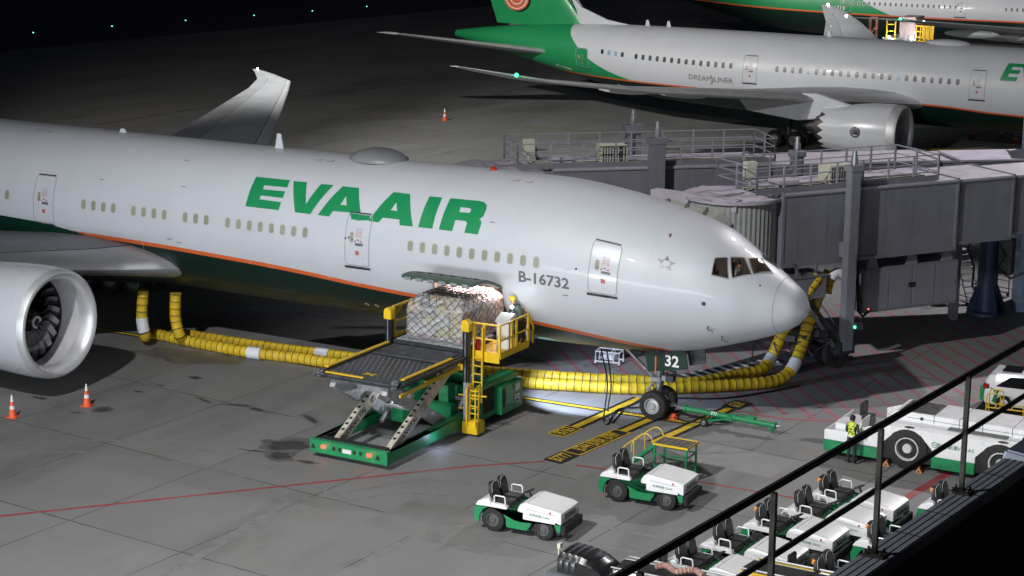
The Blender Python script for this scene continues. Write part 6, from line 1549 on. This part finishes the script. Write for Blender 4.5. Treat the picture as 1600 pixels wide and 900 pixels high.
b = B(); b.bb(-.62, .6, -.5, .9, 1.78, 1.79); b.bb(4.0, 4.5, -.4, .2, 1.78, 1.79); T_(b, 'grille', DARK, TR, hm)if False else T_(b, 'grille', DARK, hm)
b = B()
for x in (.62, 1.5, 2.3, 3.3, 5.0): b.bb(x, x+.015, -.63, .98, 1.50, 1.786)
b.bb(-.3, X1, -.63, -.62, 1.60, 1.61); T_(b, 'panel_seam', DARK, hm)
b = B(); b.bb(1.2, 3.2, -.95, -.62, 1.46, 1.50); T_(b, 'side_recess', FLOORM, hm)
for x in (.2, 3.8): 
    b = B(); b.cyl((x, -.64, 1.62), (x, -.60, 1.62), .06, None, 10); T_(b, 'filler_cap', TXBLACK, hm)
b = B(); b.prism([(0, 0), (.1, .55), (.16, .55), (.12, 0)], (-.95, -.1), lambda a, c, e: (-1.95+a, e, .78+c)); b.bb(-2.7, -2.3, -1.1, -.2, .78, 1.15); T_(b, 'driver_panel', GSEW, TR, bevel=.015)
b = B(); b.bb(-2.2, -1.85, .1, .7, .78, 1.15); b.bb(-2.28, -2.15, .1, .7, 1.15, 1.6); T_(b, 'driver_seat', SEAT, TR, bevel=.03)
text_flat('長榮航勤/EGAS', .17, lambda x, y: (1.66+x, -1.475, 1.04+y), M('lettering_green_dark', (.01, .2, .07), .4), 'lettering', TR, .0, 1.05, 1.1)
b = B(); n_ = 20
for i in range(n_):
    t0, t1 = 2*math.pi*i/n_, 2*math.pi*(i+1)/n_; b.add([(.95+.10*math.cos(t0), -1.475, 1.05+.10*math.sin(t0)), (.95+.10*math.cos(t1), -1.475, 1.05+.10*math.sin(t1)), (.95+.08*math.cos(t1), -1.475, 1.05+.08*math.sin(t1)), (.95+.08*math.cos(t0), -1.475, 1.05+.08*math.sin(t0))], [(0, 1, 2, 3)])
b.sphere((.95, -1.475, 1.05), .025, 5); T_(b, 'emblem', bpy.data.materials['lettering_green_dark'], TR)
def chock(u, v, lab):
    p = un(u, v); t = thing('wheel_chock', lab, 'wheel chock', (p.x, p.y, 0), R(8), 'orange wheel chocks')
    b = B(); b.prism([(-.13, 0), (.13, 0), (.02, .2), (-.02, .2)], (-.14, .14), lambda a, c, e: (a, e, c)); bb2 = b.obj('block', WOOD, t, False, .01)
    b = B(); b.prism([(-.045, .045), (.045, .045), (0, .12)], (-.146, -.138), lambda a, c, e: (a, e, c)); b.obj('opening', DARK, bb2)
chock(1385, 727, 'orange chock in front of the tractor wheel, left one'); chock(1436, 738, 'orange chock behind the tractor wheel, by the red stripe')
p = un(1052, 654); ck_ = thing('wheel_chock', 'worn orange chock on the ground beside the airliner nose wheel', 'wheel chock', (p.x, p.y, 0), R(20), 'orange wheel chocks')
b = B(); b.prism([(-.2, 0), (.2, 0), (.08, .2), (-.05, .22)], (-.12, .12), lambda a, c, e: (a, e, c)); b.obj('block', ORA, ck_, False, .02); b = B(); b.tube([(-.1, -.13, .1), (-.3, -.2, .03), (-.5, -.1, .03)], .015, 5); b.obj('rope', BLACK, ck_)
# ------------------------------------------------------------ tow bar
TB = thing('tow_bar', 'long green tow bar on two small wheels attached at the nose wheel', 'tow bar', (-3.3, .05, 0), R(-2))
b = B(); b.cyl((-1.55, 0, .44), (2.0, 0, .38), .105, None, 18); b.cyl((-1.6, 0, .44), (-1.5, 0, .44), .135, None, 18); b.cyl((1.95, 0, .38), (2.05, 0, .38), .13, None, 18); b.cyl((.35, 0, .41), (.5, 0, .41), .13, None, 18); b.bb(1.85, 1.95, -.05, .05, .1, .35); tb = b.obj('tube', GSEG, TB, True)
b = B(); b.bar((-1.6, 0, .44), (-2.1, .05, .5), .12, .08); b.box((-2.15, .05, .5), (.2, .3, .12)); b.tube([(2.05, 0, .38), (2.2, 0, .38), (2.28, .05, .36), (2.2, .08, .36)], .03, 6); b.obj('tow_head', STEEL, TB)
b = B(); b.bar((.25, 0, .36), (-.55, -.28, .2), .07, .07); b.bar((.25, 0, .36), (-.55, .28, .2), .07, .07); b.bar((-.55, -.3, .17), (-.55, .3, .17), .06, .06); b.bb(.2, .4, -.16, .16, .3, .5); b.bb(.9, 1.25, -.1, .1, .46, .58); b.tube([(.4, .1, .52), (.7, .13, .6), (1.0, .1, .58)], .02, 6); b.obj('axle_frame', GSEG, TB, False, .006)
for y in (-.36, .36): wheel(TB, (-.62, y, .15), .15, .1)
text_flat('777', .17, lambda x, y: (-.35+x, -.105, .46+y), TXWHITE, 'lettering', tb, .006)
b = B(); b.tube([(-1.6, -.1, .35), (-1.9, -.25, .1), (-1.3, -.3, .05), (-.8, -.2, .08)], .025, 6); b.obj('hook_cable', BLACK, TB)
# ------------------------------------------------------------ work steps
WS = thing('work_steps', 'small green work steps with yellow handrails behind the lone tug', 'work steps', (-2.45, -6.1, 0), R(0))
b = B()
for x, y in ((-.55, -.4), (-.55, .4), (.6, -.4), (.6, .4)): b.bb(x-.03, x+.03, y-.03, y+.03, 0, 1.22)
for z in (.45, .85):
    for y in (-.4, .4): b.bb(-.55, .6, y-.02, y+.02, z, z+.04)
    b.bb(.58, .62, -.4, .4, z, z+.04)
b.bar((-.55, -.4, 1.2), (-1.75, -.4, .15), .05, .1); b.bar((-.55, .4, 1.2), (-1.75, .4, .15), .05, .1); b.bar((-.55, -.4, .5), (-1.2, -.4, .7), .03); b.bar((-.55, .4, .5), (-1.2, .4, .7), .03); b.bar((-.55, -.4, .9), (-1.6, -.4, .2), .03)
for i in range(5): b.box((-.75-.22*i, 0, 1.02-.2*i), (.2, .78, .03))
fr2 = b.obj('frame', GSEG, WS)
b = B(); b.bb(-.6, .64, -.44, .44, 1.2, 1.235); pf = b.obj('platform', FLOORM, WS)
b = B()
for y in (-.455, .455): b.bb(-.6, .64, y-.015, y+.015, 1.19, 1.26)
b.bb(.64, .67, -.46, .46, 1.19, 1.26)
for i in range(5): b.bb(-.4+.22*i, -.39+.22*i, -.42, .42, 1.235, 1.24)
b.obj('platform_edge', YEL, pf)
b = B()
for y in (-.42, .42):
    b.tube(smooth([(-.6, y, 1.22), (-.72, y, 1.45), (-.95, y, 1.5), (-1.3, y, 1.25), (-1.75, y, .85), (-1.8, y, .5)], 5), .02, 6); b.tube([(-1.3, y, .5), (-1.32, y, 1.22)], .018, 6)
b.obj('handrail', YEL, WS, True)
for x in (-1.7, .6):
    for y in (-.4, .4): 
        b = B(); tyre(b, (x, y, .06), .06, .04); b.obj('castor', BLACK, WS)
# ------------------------------------------------------------ cones
def make_cone():
    t = thing('traffic_cone', 'x', 'cone'); b = B(); b.lathe([(0, .003), (0, .035+.0), (-.0, .14)], (0, 0, .05), (0, 0, 1), 20)
    b = B(); b.lathe([(.03, .15), (.32, .105)], (0, 0, 0), (0, 0, 1), 20, None, 0); b.lathe([(.32, .106), (.45, .087)], (0, 0, 0), (0, 0, 1), 20, None, 1); b.lathe([(.45, .086), (.60, .063)], (0, 0, 0), (0, 0, 1), 20, None, 0); b.lathe([(.60, .064), (.84, .028), (.86, .02), (.86, .001)], (0, 0, 0), (0, 0, 1), 20, None, 1); b.obj('cone', [ORA, REFL], t, True)
    b = B(); b.bb(-.2, .2, -.2, .2, 0, .035); b.obj('base', ORA, t, False, .01); return t
cp0 = make_cone()
cones = [(20, 652, 'orange cone with white bands nearest the bottom left, below the engine'), (136, 634, 'orange cone with white bands just right of the other, below the engine inlet'), (695, 188, 'orange cone alone on the dark apron above the near fuselage'), (1517, 215, 'orange cone under the next airliner, leftmost of the three'), (1566, 216, 'orange cone under the next airliner, middle of the three'), (1586, 225, 'orange cone under the next airliner, rightmost and nearest')]
cc = [cp0]+[copy_tree(cp0) for _ in cones[1:]]
for o, (u, v, lab) in zip(cc, cones):
    p = un(u, v); o.location = (p.x, p.y, 0); o['label'] = lab; o['group'] = 'traffic cones'
    if v < 300: o.scale = (1.2, 1.2, 1.05)
    o.rotation_euler.z = R(u % 40)
# ------------------------------------------------------------ white dolly
p = un(952, 568); DO = thing('ground_dolly', 'small white wheeled frame standing under the airliner nose behind the hose', 'dolly', (p.x, p.y, 0), R(10))
b = B()
for y in (-.3, .3): b.tube([(-.55, y, .14), (.55, y, .14)], .04, 6); b.tube([(-.5, y, .14), (-.5, y, .55), (.5, y, .55), (.5, y, .14)], .03, 6); b.tube([(-.2, y, .14), (.1, y, .55), (.3, y, .14)], .025, 6)
b.tube([(-.5, -.3, .55), (-.5, .3, .55)], .03, 6); b.tube([(.5, -.3, .55), (.5, .3, .55)], .03, 6); b.box((0, 0, .3), (.5, .4, .2)); b.obj('frame', GSEW, DO)
for x in (-.5, .5):
    for y in (-.3, .3): wheel(DO, (x, y, .09), .09, .05, 'castor', (0, 1, 0), GSEW)
# ------------------------------------------------------------ car with green lower body
sheet('car_bay', [(3.5, 6.1), (12, 5.9), (12, 10.6), (4.3, 10.6)], .009, PAINTK); stripe('car_bay_line', [(3.45, 6.05), (12, 5.85)], .14, .013, PAINTW)
CAR = thing('parked_car', 'white hatchback with green tail and lower body, rear end showing at the right edge', 'car', (6.35, 8.2, 0), R(3))
def csec(x, zb, zs, zt, w, wt): # cross-section ring
    return [(x, -w, zb), (x, -w*1.0, (zb+zs)/2), (x, -w*.98, zs), (x, -wt, zt-.03), (x, -wt*.6, zt), (x, wt*.6, zt), (x, wt, zt-.03), (x, w*.98, zs), (x, w, (zb+zs)/2), (x, w, zb)]
b = B(); b.loft([csec(-2.22, .38, .72, .98, .72, .62), csec(-2.1, .25, .85, 1.22, .84, .62), csec(-1.75, .22, .9, 1.40, .88, .60), csec(-.6, .22, .9, 1.48, .89, .62), csec(.5, .22, .88, 1.42, .89, .60), csec(1.25, .22, .86, 1.02, .88, .66), csec(2.0, .25, .75, .82, .84, .6), csec(2.25, .35, .55, .66, .7, .5)]); cb_ = b.obj('body', GSEW, CAR, True, 0, 50)
cb_.data.materials[0] = M('car_white', (.78, .79, .8), .2, 0, .01, 1, .6)
b = B(); b.loft([[(x, y*1.012, z) for x, y, z in ((q[0], -q[1], q[2]), (q[0], q[1], q[2]))] for q in ((-2.24, .73, .36), (-2.27, .74, .74))], None, False, False); b.loft([[(-2.25, -.74, .30), (-2.28, -.74, .86), (-2.0, -.90, .88), (-1.6, -.915, .80), (-1.72, -.915, .30)], [(-2.25, -.70, .30), (-2.28, -.70, .86), (-2.0, -.84, .88), (-1.6, -.85, .80), (-1.72, -.85, .30)]]); b.bb(-2.34, -2.2, -.76, .76, .30, .86); b.obj('rear_bumper', GSEG, CAR, False, .03)
b = B(); b.prism([(-1.72, .96), (-1.25, 1.30), (-.2, 1.36), (-.15, .97)], (-.90, -.80), lambda a, c, e: (a, e-(1.36-c)*.0+(c-.96)*.55, c)); b.prism([(-.08, .97), (-.1, 1.36), (.45, 1.32), (1.1, .97)], (-.90, -.80), lambda a, c, e: (a, e+(c-.96)*.55, c)); b.obj('side_window', GLASSK, CAR)
b = B(); b.add([(-2.16, -.6, 1.02), (-2.16, .6, 1.02), (-1.80, .54, 1.40), (-1.80, -.54, 1.40)], [(0, 1, 2, 3)]); b.bb(-1.62, -.9, -.45, .45, 1.455, 1.47); b.obj('rear_window', GLASSK, CAR)
b = B(); b.bb(-1.95, -1.7, -.58, .58, 1.36, 1.41); b.obj('spoiler', WHITE, CAR, False, .02)
for y in (-.74, .74): b = B(); b.bb(-2.22, -2.0, y-.13, y+.13, .80, .98); b.obj('rear_light', M('rear_light_red', (.35, .01, .01), .15) if 'rear_light_red' not in bpy.data.materials else bpy.data.materials['rear_light_red'], CAR, False, .02)
for x in (-1.4, 1.35):
    for y in (-.8, .8): wheel(CAR, (x, y, .32), .32, .22)
# ------------------------------------------------------------ yellow trolley
TY = thing('hand_trolley', 'small yellow tubular trolley standing in front of the parked car', 'trolley', (5.15, 6.35, 0), R(5))
b = B()
for y in (-.3, .3):
    b.tube(smooth([(-.5, y, .05), (-.5, y, .85), (-.4, y, .98), (-.1, y, .98), (0, y, .85), (0, y, .4)], 4), .025, 6); b.tube([(-.5, y, .45), (.9, y, .45)], .025, 6); b.tube([(.85, y, .05), (.85, y, .7)], .022, 6)
for x in (-.5, -.2, .1, .4, .85): b.tube([(x, -.3, .45), (x, .3, .45)], .02, 6)
b.tube([(-.25, -.3, .98), (-.25, .3, .98)], .025, 6); b.obj('frame', YEL, TY, True)
for x in (-.5, .85):
    for y in (-.3, .3): wheel(TY, (x, y, .06), .06, .04, 'castor')
# ------------------------------------------------------------ things at the bottom edge
p = un(925, 905, .6); GP = thing('power_cart', 'dark grey cart with a black ribbed hood cut by the bottom edge', 'power cart', (p.x, p.y, 0), R(-4))
b = B(); b.bb(-1.1, .9, -.7, .65, .25, .82); gb = b.obj('body', M('cart_grey', (.12, .125, .14), .5, .1), GP, False, .03)
b = B(); rg = []
for i in range(24):
    t = i/23; x = -.8+1.55*t; h = .62*(1-t**3.2)**.6*(.96 if i % 3 == 0 else 1.0); rg.append([(x, -.56, .82), (x, -.56, .82+h*.7), (x, -.44, .82+h*.94), (x, 0, .82+h), (x, .44, .82+h*.94), (x, .56, .82+h*.7), (x, .56, .82)])
b.loft(rg); b.obj('hood', M('hood_black', (.012, .012, .013), .3, 0, .2, 4, .3), GP, True, 0, 40)
b = B(); b.bar((-.85, -.4, .82), (-.85, -.4, 1.5), .04); b.box((-.82, -.4, 1.55), (.1, .14, .14)); b.obj('work_light', CREAM, GP)
b = B(); b.bar((.8, -.6, .86), (-.1, -.64, .84), .06, .05); b.obj('strip', M('strip_tan', (.6, .42, .25), .5), GP)
for x in (-.8, .6):
    for y in (-.62, .58): wheel(GP, (x, y, .25), .25, .14)
def belt_loader(loc, rz, label, m, cover=True):
    t = thing('belt_loader', label, 'belt loader', loc, rz, 'belt loaders')
    b = B(); b.bb(-2.2, 2.4, -.62, .62, .35, .75); b.obj('chassis', m, t, False, .02)
    b = B(); b.bar((-2.4, 0, .95), (2.6, 0, 1.15), 1.0, .14); bl = b.obj('belt_frame', m, t, False, .01)
    b = B(); b.bar((-2.35, 0, 1.04), (2.55, 0, 1.24), .72, .02); b.obj('belt', BLACK, bl)
    b = B()
    for y in (-.5, .5): b.tube([(-2.3, y, 1.1), (2.5, y, 1.3)], .03, 6)
    for i in range(12): b.cyl((-2.2+i*.42, -.52, 1.05+i*.0168), (-2.2+i*.42, -.42, 1.05+i*.0168), .03, None, 8)
    b.obj('side_rail', STEEL, bl)
    for x in (-1.6, 1.7):
        for y in (-.6, .6): wheel(t, (x, y, .32), .32, .2)
    b = B(); b.bb(-1.4, -1.0, .7, 1.1, .7, .85); b.bb(-1.5, -1.38, .7, 1.1, .8, 1.3); b.obj('seat', SEAT, t, False, .03); return t
p = un(1090, 905, 1.0)
BL1 = belt_loader((p.x, p.y-.3, 0), R(-4), 'white belt loader at the bottom edge with a brown hose coiled along it', GSEW)
b = B(); rr = random.Random(2); P_ = [(-1.2+.12*i, .1*math.sin(i*.8), 1.20+.008*i+.05*abs(math.sin(i*.5))) for i in range(14)]; b.tube(smooth(P_, 4), .075, 8, None, True, [.075+.012*(i % 3) for i in range(len(smooth(P_, 4)))]); o = W(B(), 'x', DARK, BL1) if False else b.obj('coiled_hose', grime(M('hose_brown', (.36, .20, .16), .7, 0, .3, 9), (.1, .05, .04), 6), BL1, True)
p = un(1270, 905, 1.0)
BL2 = belt_loader((p.x+.4, p.y-.2, 0), R(-6), 'cream and yellow belt loader at the bottom edge between the tugs and the parapet', CREAM)
b = B()
for y in (-.56, .56): b.bar((-2.3, y, 1.02), (2.5, y, 1.22), .05, .06)
b.obj('yellow_edge', YEL, BL2)
# ------------------------------------------------------------ far cargo loader under the farthest airliner
q2 = un(1412, 60, y=106)
FL = thing('cargo_loader', 'distant lit cargo loader with yellow rails and two bright lamps under the farthest airliner', 'cargo loader', (q2.x, 106, 0), 0)
zq = q2.z
b = B(); b.bb(-1.7, 2.6, -1, 5, .3, 1.0); b.bb(-1.5, -1.2, -.8, 0, 1, zq-.2); b.bb(1.3, 1.6, -.8, 0, 1, zq-.2); b.obj('chassis', DSTEEL, FL); b = B(); b.bb(-1.7, 1.5, -1, 3, zq-.3, zq+.1); b.obj('deck', STEEL, FL)
b = B()
for z in (.7, 1.3, 1.75): b.bar((-1.3, -1, zq+z), (-.5, -1, zq+z), .09)
for x in (-1.3, -.5): b.bar((x, -1, zq), (x, -1, zq+1.8), .1)
for z in (.3, .8, 1.3): b.bar((1.5, -1.2, zq+z), (2.7, -1.2, zq+z), .09)
for x in (1.5, 1.9, 2.3, 2.7): b.bar((x, -1.2, zq-.1), (x, -1.2, zq+1.3), .09)
b.bb(1.5, 2.7, -1.2, .4, zq-.2, zq-.05); b.bb(1.55, 2.65, .35, .4, zq, zq+1.2); b.obj('guard_rail', YEL, FL)
b = B(); b.bb(-.25, 1.25, -.7, 1.9, zq+.1, zq+2.0); b.obj('container', M('container_pinkish', (.34, .27, .27), .5, 0, .1, 1), FL, False, .04)
for x in (-1.0, 1.1):
    b = B(); b.sphere((x, -1.25, zq+.2), .11, 6); b.obj('work_lamp', WL, FL); plamp('far_work_lamp', (q2.x+x, 106-1.9, zq+.4), 60, (.75, .85, 1), .1)
b = B(); b.sphere((2.2, -1.4, zq+1.75), .09, 6); b.obj('work_lamp', WL, FL); plamp('far_hold_lamp', (q2.x+1.4, 106-1.9, zq+1.9), 70, (1, .82, .8), .2)
BLS = thing('access_stand', 'small brown-red access stand standing left of the distant cargo loader', 'access stand', (q2.x-3.6, 106.5, 0), R(10))
b = B()
for y in (-.4, .4): b.bar((-1.2, y, .2), (.2, y, zq+.2), .1); b.bar((.2, y, .1), (.2, y, zq+1.7), .1); b.bar((.8, y, .1), (.8, y, zq+1.7), .1); b.bar((.2, y, zq+1.7), (.8, y, zq+1.7), .1); b.bar((.2, y, zq+.1), (.8, y, zq+1.0), .08)
for i in range(10): b.box((-1.15+.15*i, 0, .3+(zq-.1)*i/10), (.2, .8, .05))
b.obj('frame', M('stand_red', (.35, .12, .08), .5), BLS); b = B(); b.bar((-.9, -.6, zq-.6), (.5, -.6, zq+.5), .09); b.obj('drawbar', YEL, BLS)
# ------------------------------------------------------------ green taxiway centre lights, apron lights
for i, (u, v) in enumerate(((52, 52), (175, 42), (290, 33), (397, 25), (488, 18), (573, 11))):
    p = un(u, v); t = thing('taxiway_light', ['leftmost', 'second', 'third', 'fourth', 'fifth', 'rightmost'][i]+' from the left of the six green taxiway lights' if 0 < i < 5 else ['leftmost', '', '', '', '', 'rightmost'][i]+' of the six small green taxiway lights', 'taxiway light', (p.x, p.y, 0), 0, 'green taxiway lights')
    b = B(); b.lathe([(0, .12), (.04, .1), (.05, .02)], (0, 0, .004), (0, 0, 1), 12); bs = b.obj('housing', DSTEEL, t, True)
    b = B(); b.sphere((0, 0, .07), .075, 5); b.obj('lens', bpy.data.materials.get('taxi_lens') or M('taxi_lens', (.2, 1, .7), .3, 0, 0, 1, 0, 0, (.25, 1, .75), 3), t, True)
# ------------------------------------------------------------ terminal parapet and railing in front of the camera
PRP = thing('roof_parapet', 'dark tiled parapet of the terminal roof in the bottom right corner', 'parapet')
def lvl(u, v, z=15.0): return un(u, v, z)
o0, o1, i0, i1 = lvl(1306, 890), lvl(1600, 693), lvl(1353, 900), lvl(1585, 726)
do = (o1-o0).normalized(); di = (i1-i0).normalized(); PT = M('parapet_tile', (.15, .152, .175), .45, 0, .15, 4, .1); PT = grime(PT, (.07, .07, .08), 2)
oa, ob = o0-do*7, o0+do*16; wv = ((i0-o0)-do*((i0-o0).dot(do))); wd_ = wv.length; wv.normalize()
def pp(s, t, z): return oa+do*s+wv*t+Vector((0, 0, z-15))
b = B(); Lp = (ob-oa).length
b.add([pp(0, 0, 14.88), pp(Lp, 0, 14.88), pp(Lp, wd_, 14.88), pp(0, wd_, 14.88), pp(0, 0, 15), pp(Lp, 0, 15), pp(Lp, wd_, 15), pp(0, wd_, 15)], [(0, 1, 2, 3), (4, 7, 6, 5), (0, 4, 5, 1), (2, 6, 7, 3), (1, 5, 6, 2), (0, 3, 7, 4)]); cpg = b.obj('coping', PT, PRP, False, .01)
b = B()
for k_ in (.25, .5, .75): b.bar(pp(0, wd_*k_, 15.001), pp(Lp, wd_*k_, 15.001), .009, .005)
s_ = 0
while s_ < Lp: b.bar(pp(s_, .01, 15.001), pp(s_, wd_-.01, 15.001), .012, .006); s_ += .62
b.obj('tile_joint', DARK, cpg)
WALLM = M('terminal_wall_paint', (.04, .04, .045), .7, 0, .2, 1)
b = B(); b.add([pp(0, .05, 0), pp(Lp, .05, 0), pp(Lp, wd_-.05, 0), pp(0, wd_-.05, 0), pp(0, .05, 14.88), pp(Lp, .05, 14.88), pp(Lp, wd_-.05, 14.88), pp(0, wd_-.05, 14.88)], [(0, 1, 2, 3), (4, 7, 6, 5), (0, 4, 5, 1), (2, 6, 7, 3), (1, 5, 6, 2), (0, 3, 7, 4)]); b.obj('wall', WALLM, PRP)
b = B(); c_ = un(1572, 703, 15.0); s0_ = (c_-oa).dot(do)
b.add([pp(s0_-.3, -.02, 14.9), pp(s0_+.9, -.02, 14.9), pp(s0_+.9, wd_+.05, 14.9), pp(s0_-.3, wd_+.05, 14.9), pp(s0_-.2, .0, 15.07), pp(s0_+.9, .0, 15.07), pp(s0_+.9, wd_+.03, 15.05), pp(s0_-.2, wd_+.03, 15.05)], [(0, 1, 2, 3), (4, 7, 6, 5), (0, 4, 5, 1), (2, 6, 7, 3), (1, 5, 6, 2), (0, 3, 7, 4)]); b.obj('flashing', M('flashing_metal', (.09, .10, .13), .4, .4, .2, 4), PRP, False, .02)
b = B(); b.add([pp(0, wd_, 9), pp(Lp, wd_, 9), pp(Lp, 12, 9), pp(0, 12, 9)], [(0, 1, 2, 3)]); b.obj('roof_floor', WALLM, PRP)
RL = thing('roof_railing', 'dark metal railing with two rails running diagonally across the bottom right', 'railing', (17.92, -45.44, 15))
r0, r1 = Vector((17.32, -51.07, 16.025)), Vector((17.96, -44.52, 16.025)); rd = (r1-r0).normalized(); RM = M('railing_metal', (.045, .043, .038), .38, .6, .25, 3)
b = B(); b.bar(r0-rd*4, r0+rd*12, .05, .055); W(b, 'top_rail', RM, RL, bevel=.012)
b = B(); b.bar(r0-rd*4-Vector((0, 0, .53)), r0+rd*12-Vector((0, 0, .53)), .04, .045); W(b, 'middle_rail', RM, RL, bevel=.01)
pb = [Vector((17.92, -45.44, 15)), Vector((17.76, -47.27, 15))]; sp_ = (pb[0]-pb[1])
for k_ in range(-1, 4):
    p = pb[0]-sp_*k_; b = B(); b.bb(p.x-.023, p.x+.023, p.y-.018, p.y+.018, 15.0, 16.05); po = W(b, 'post', grime(M('post_metal', (.028, .025, .019), .4, .5, .2, 5), (.03, .028, .025), 3) if 'post_metal' not in bpy.data.materials else bpy.data.materials['post_metal'], RL, bevel=.006)
    b = B(); b.bb(p.x-.09, p.x+.09, p.y-.07, p.y+.07, 15.003, 15.02)
    for sx in (-1, 1):
        for sy in (-1, 1): b.cyl((p.x+sx*.065, p.y+sy*.045, 15.02), (p.x+sx*.065, p.y+sy*.045, 15.05), .012, None, 6)
    W(b, 'foot_plate', RM, RL, po)
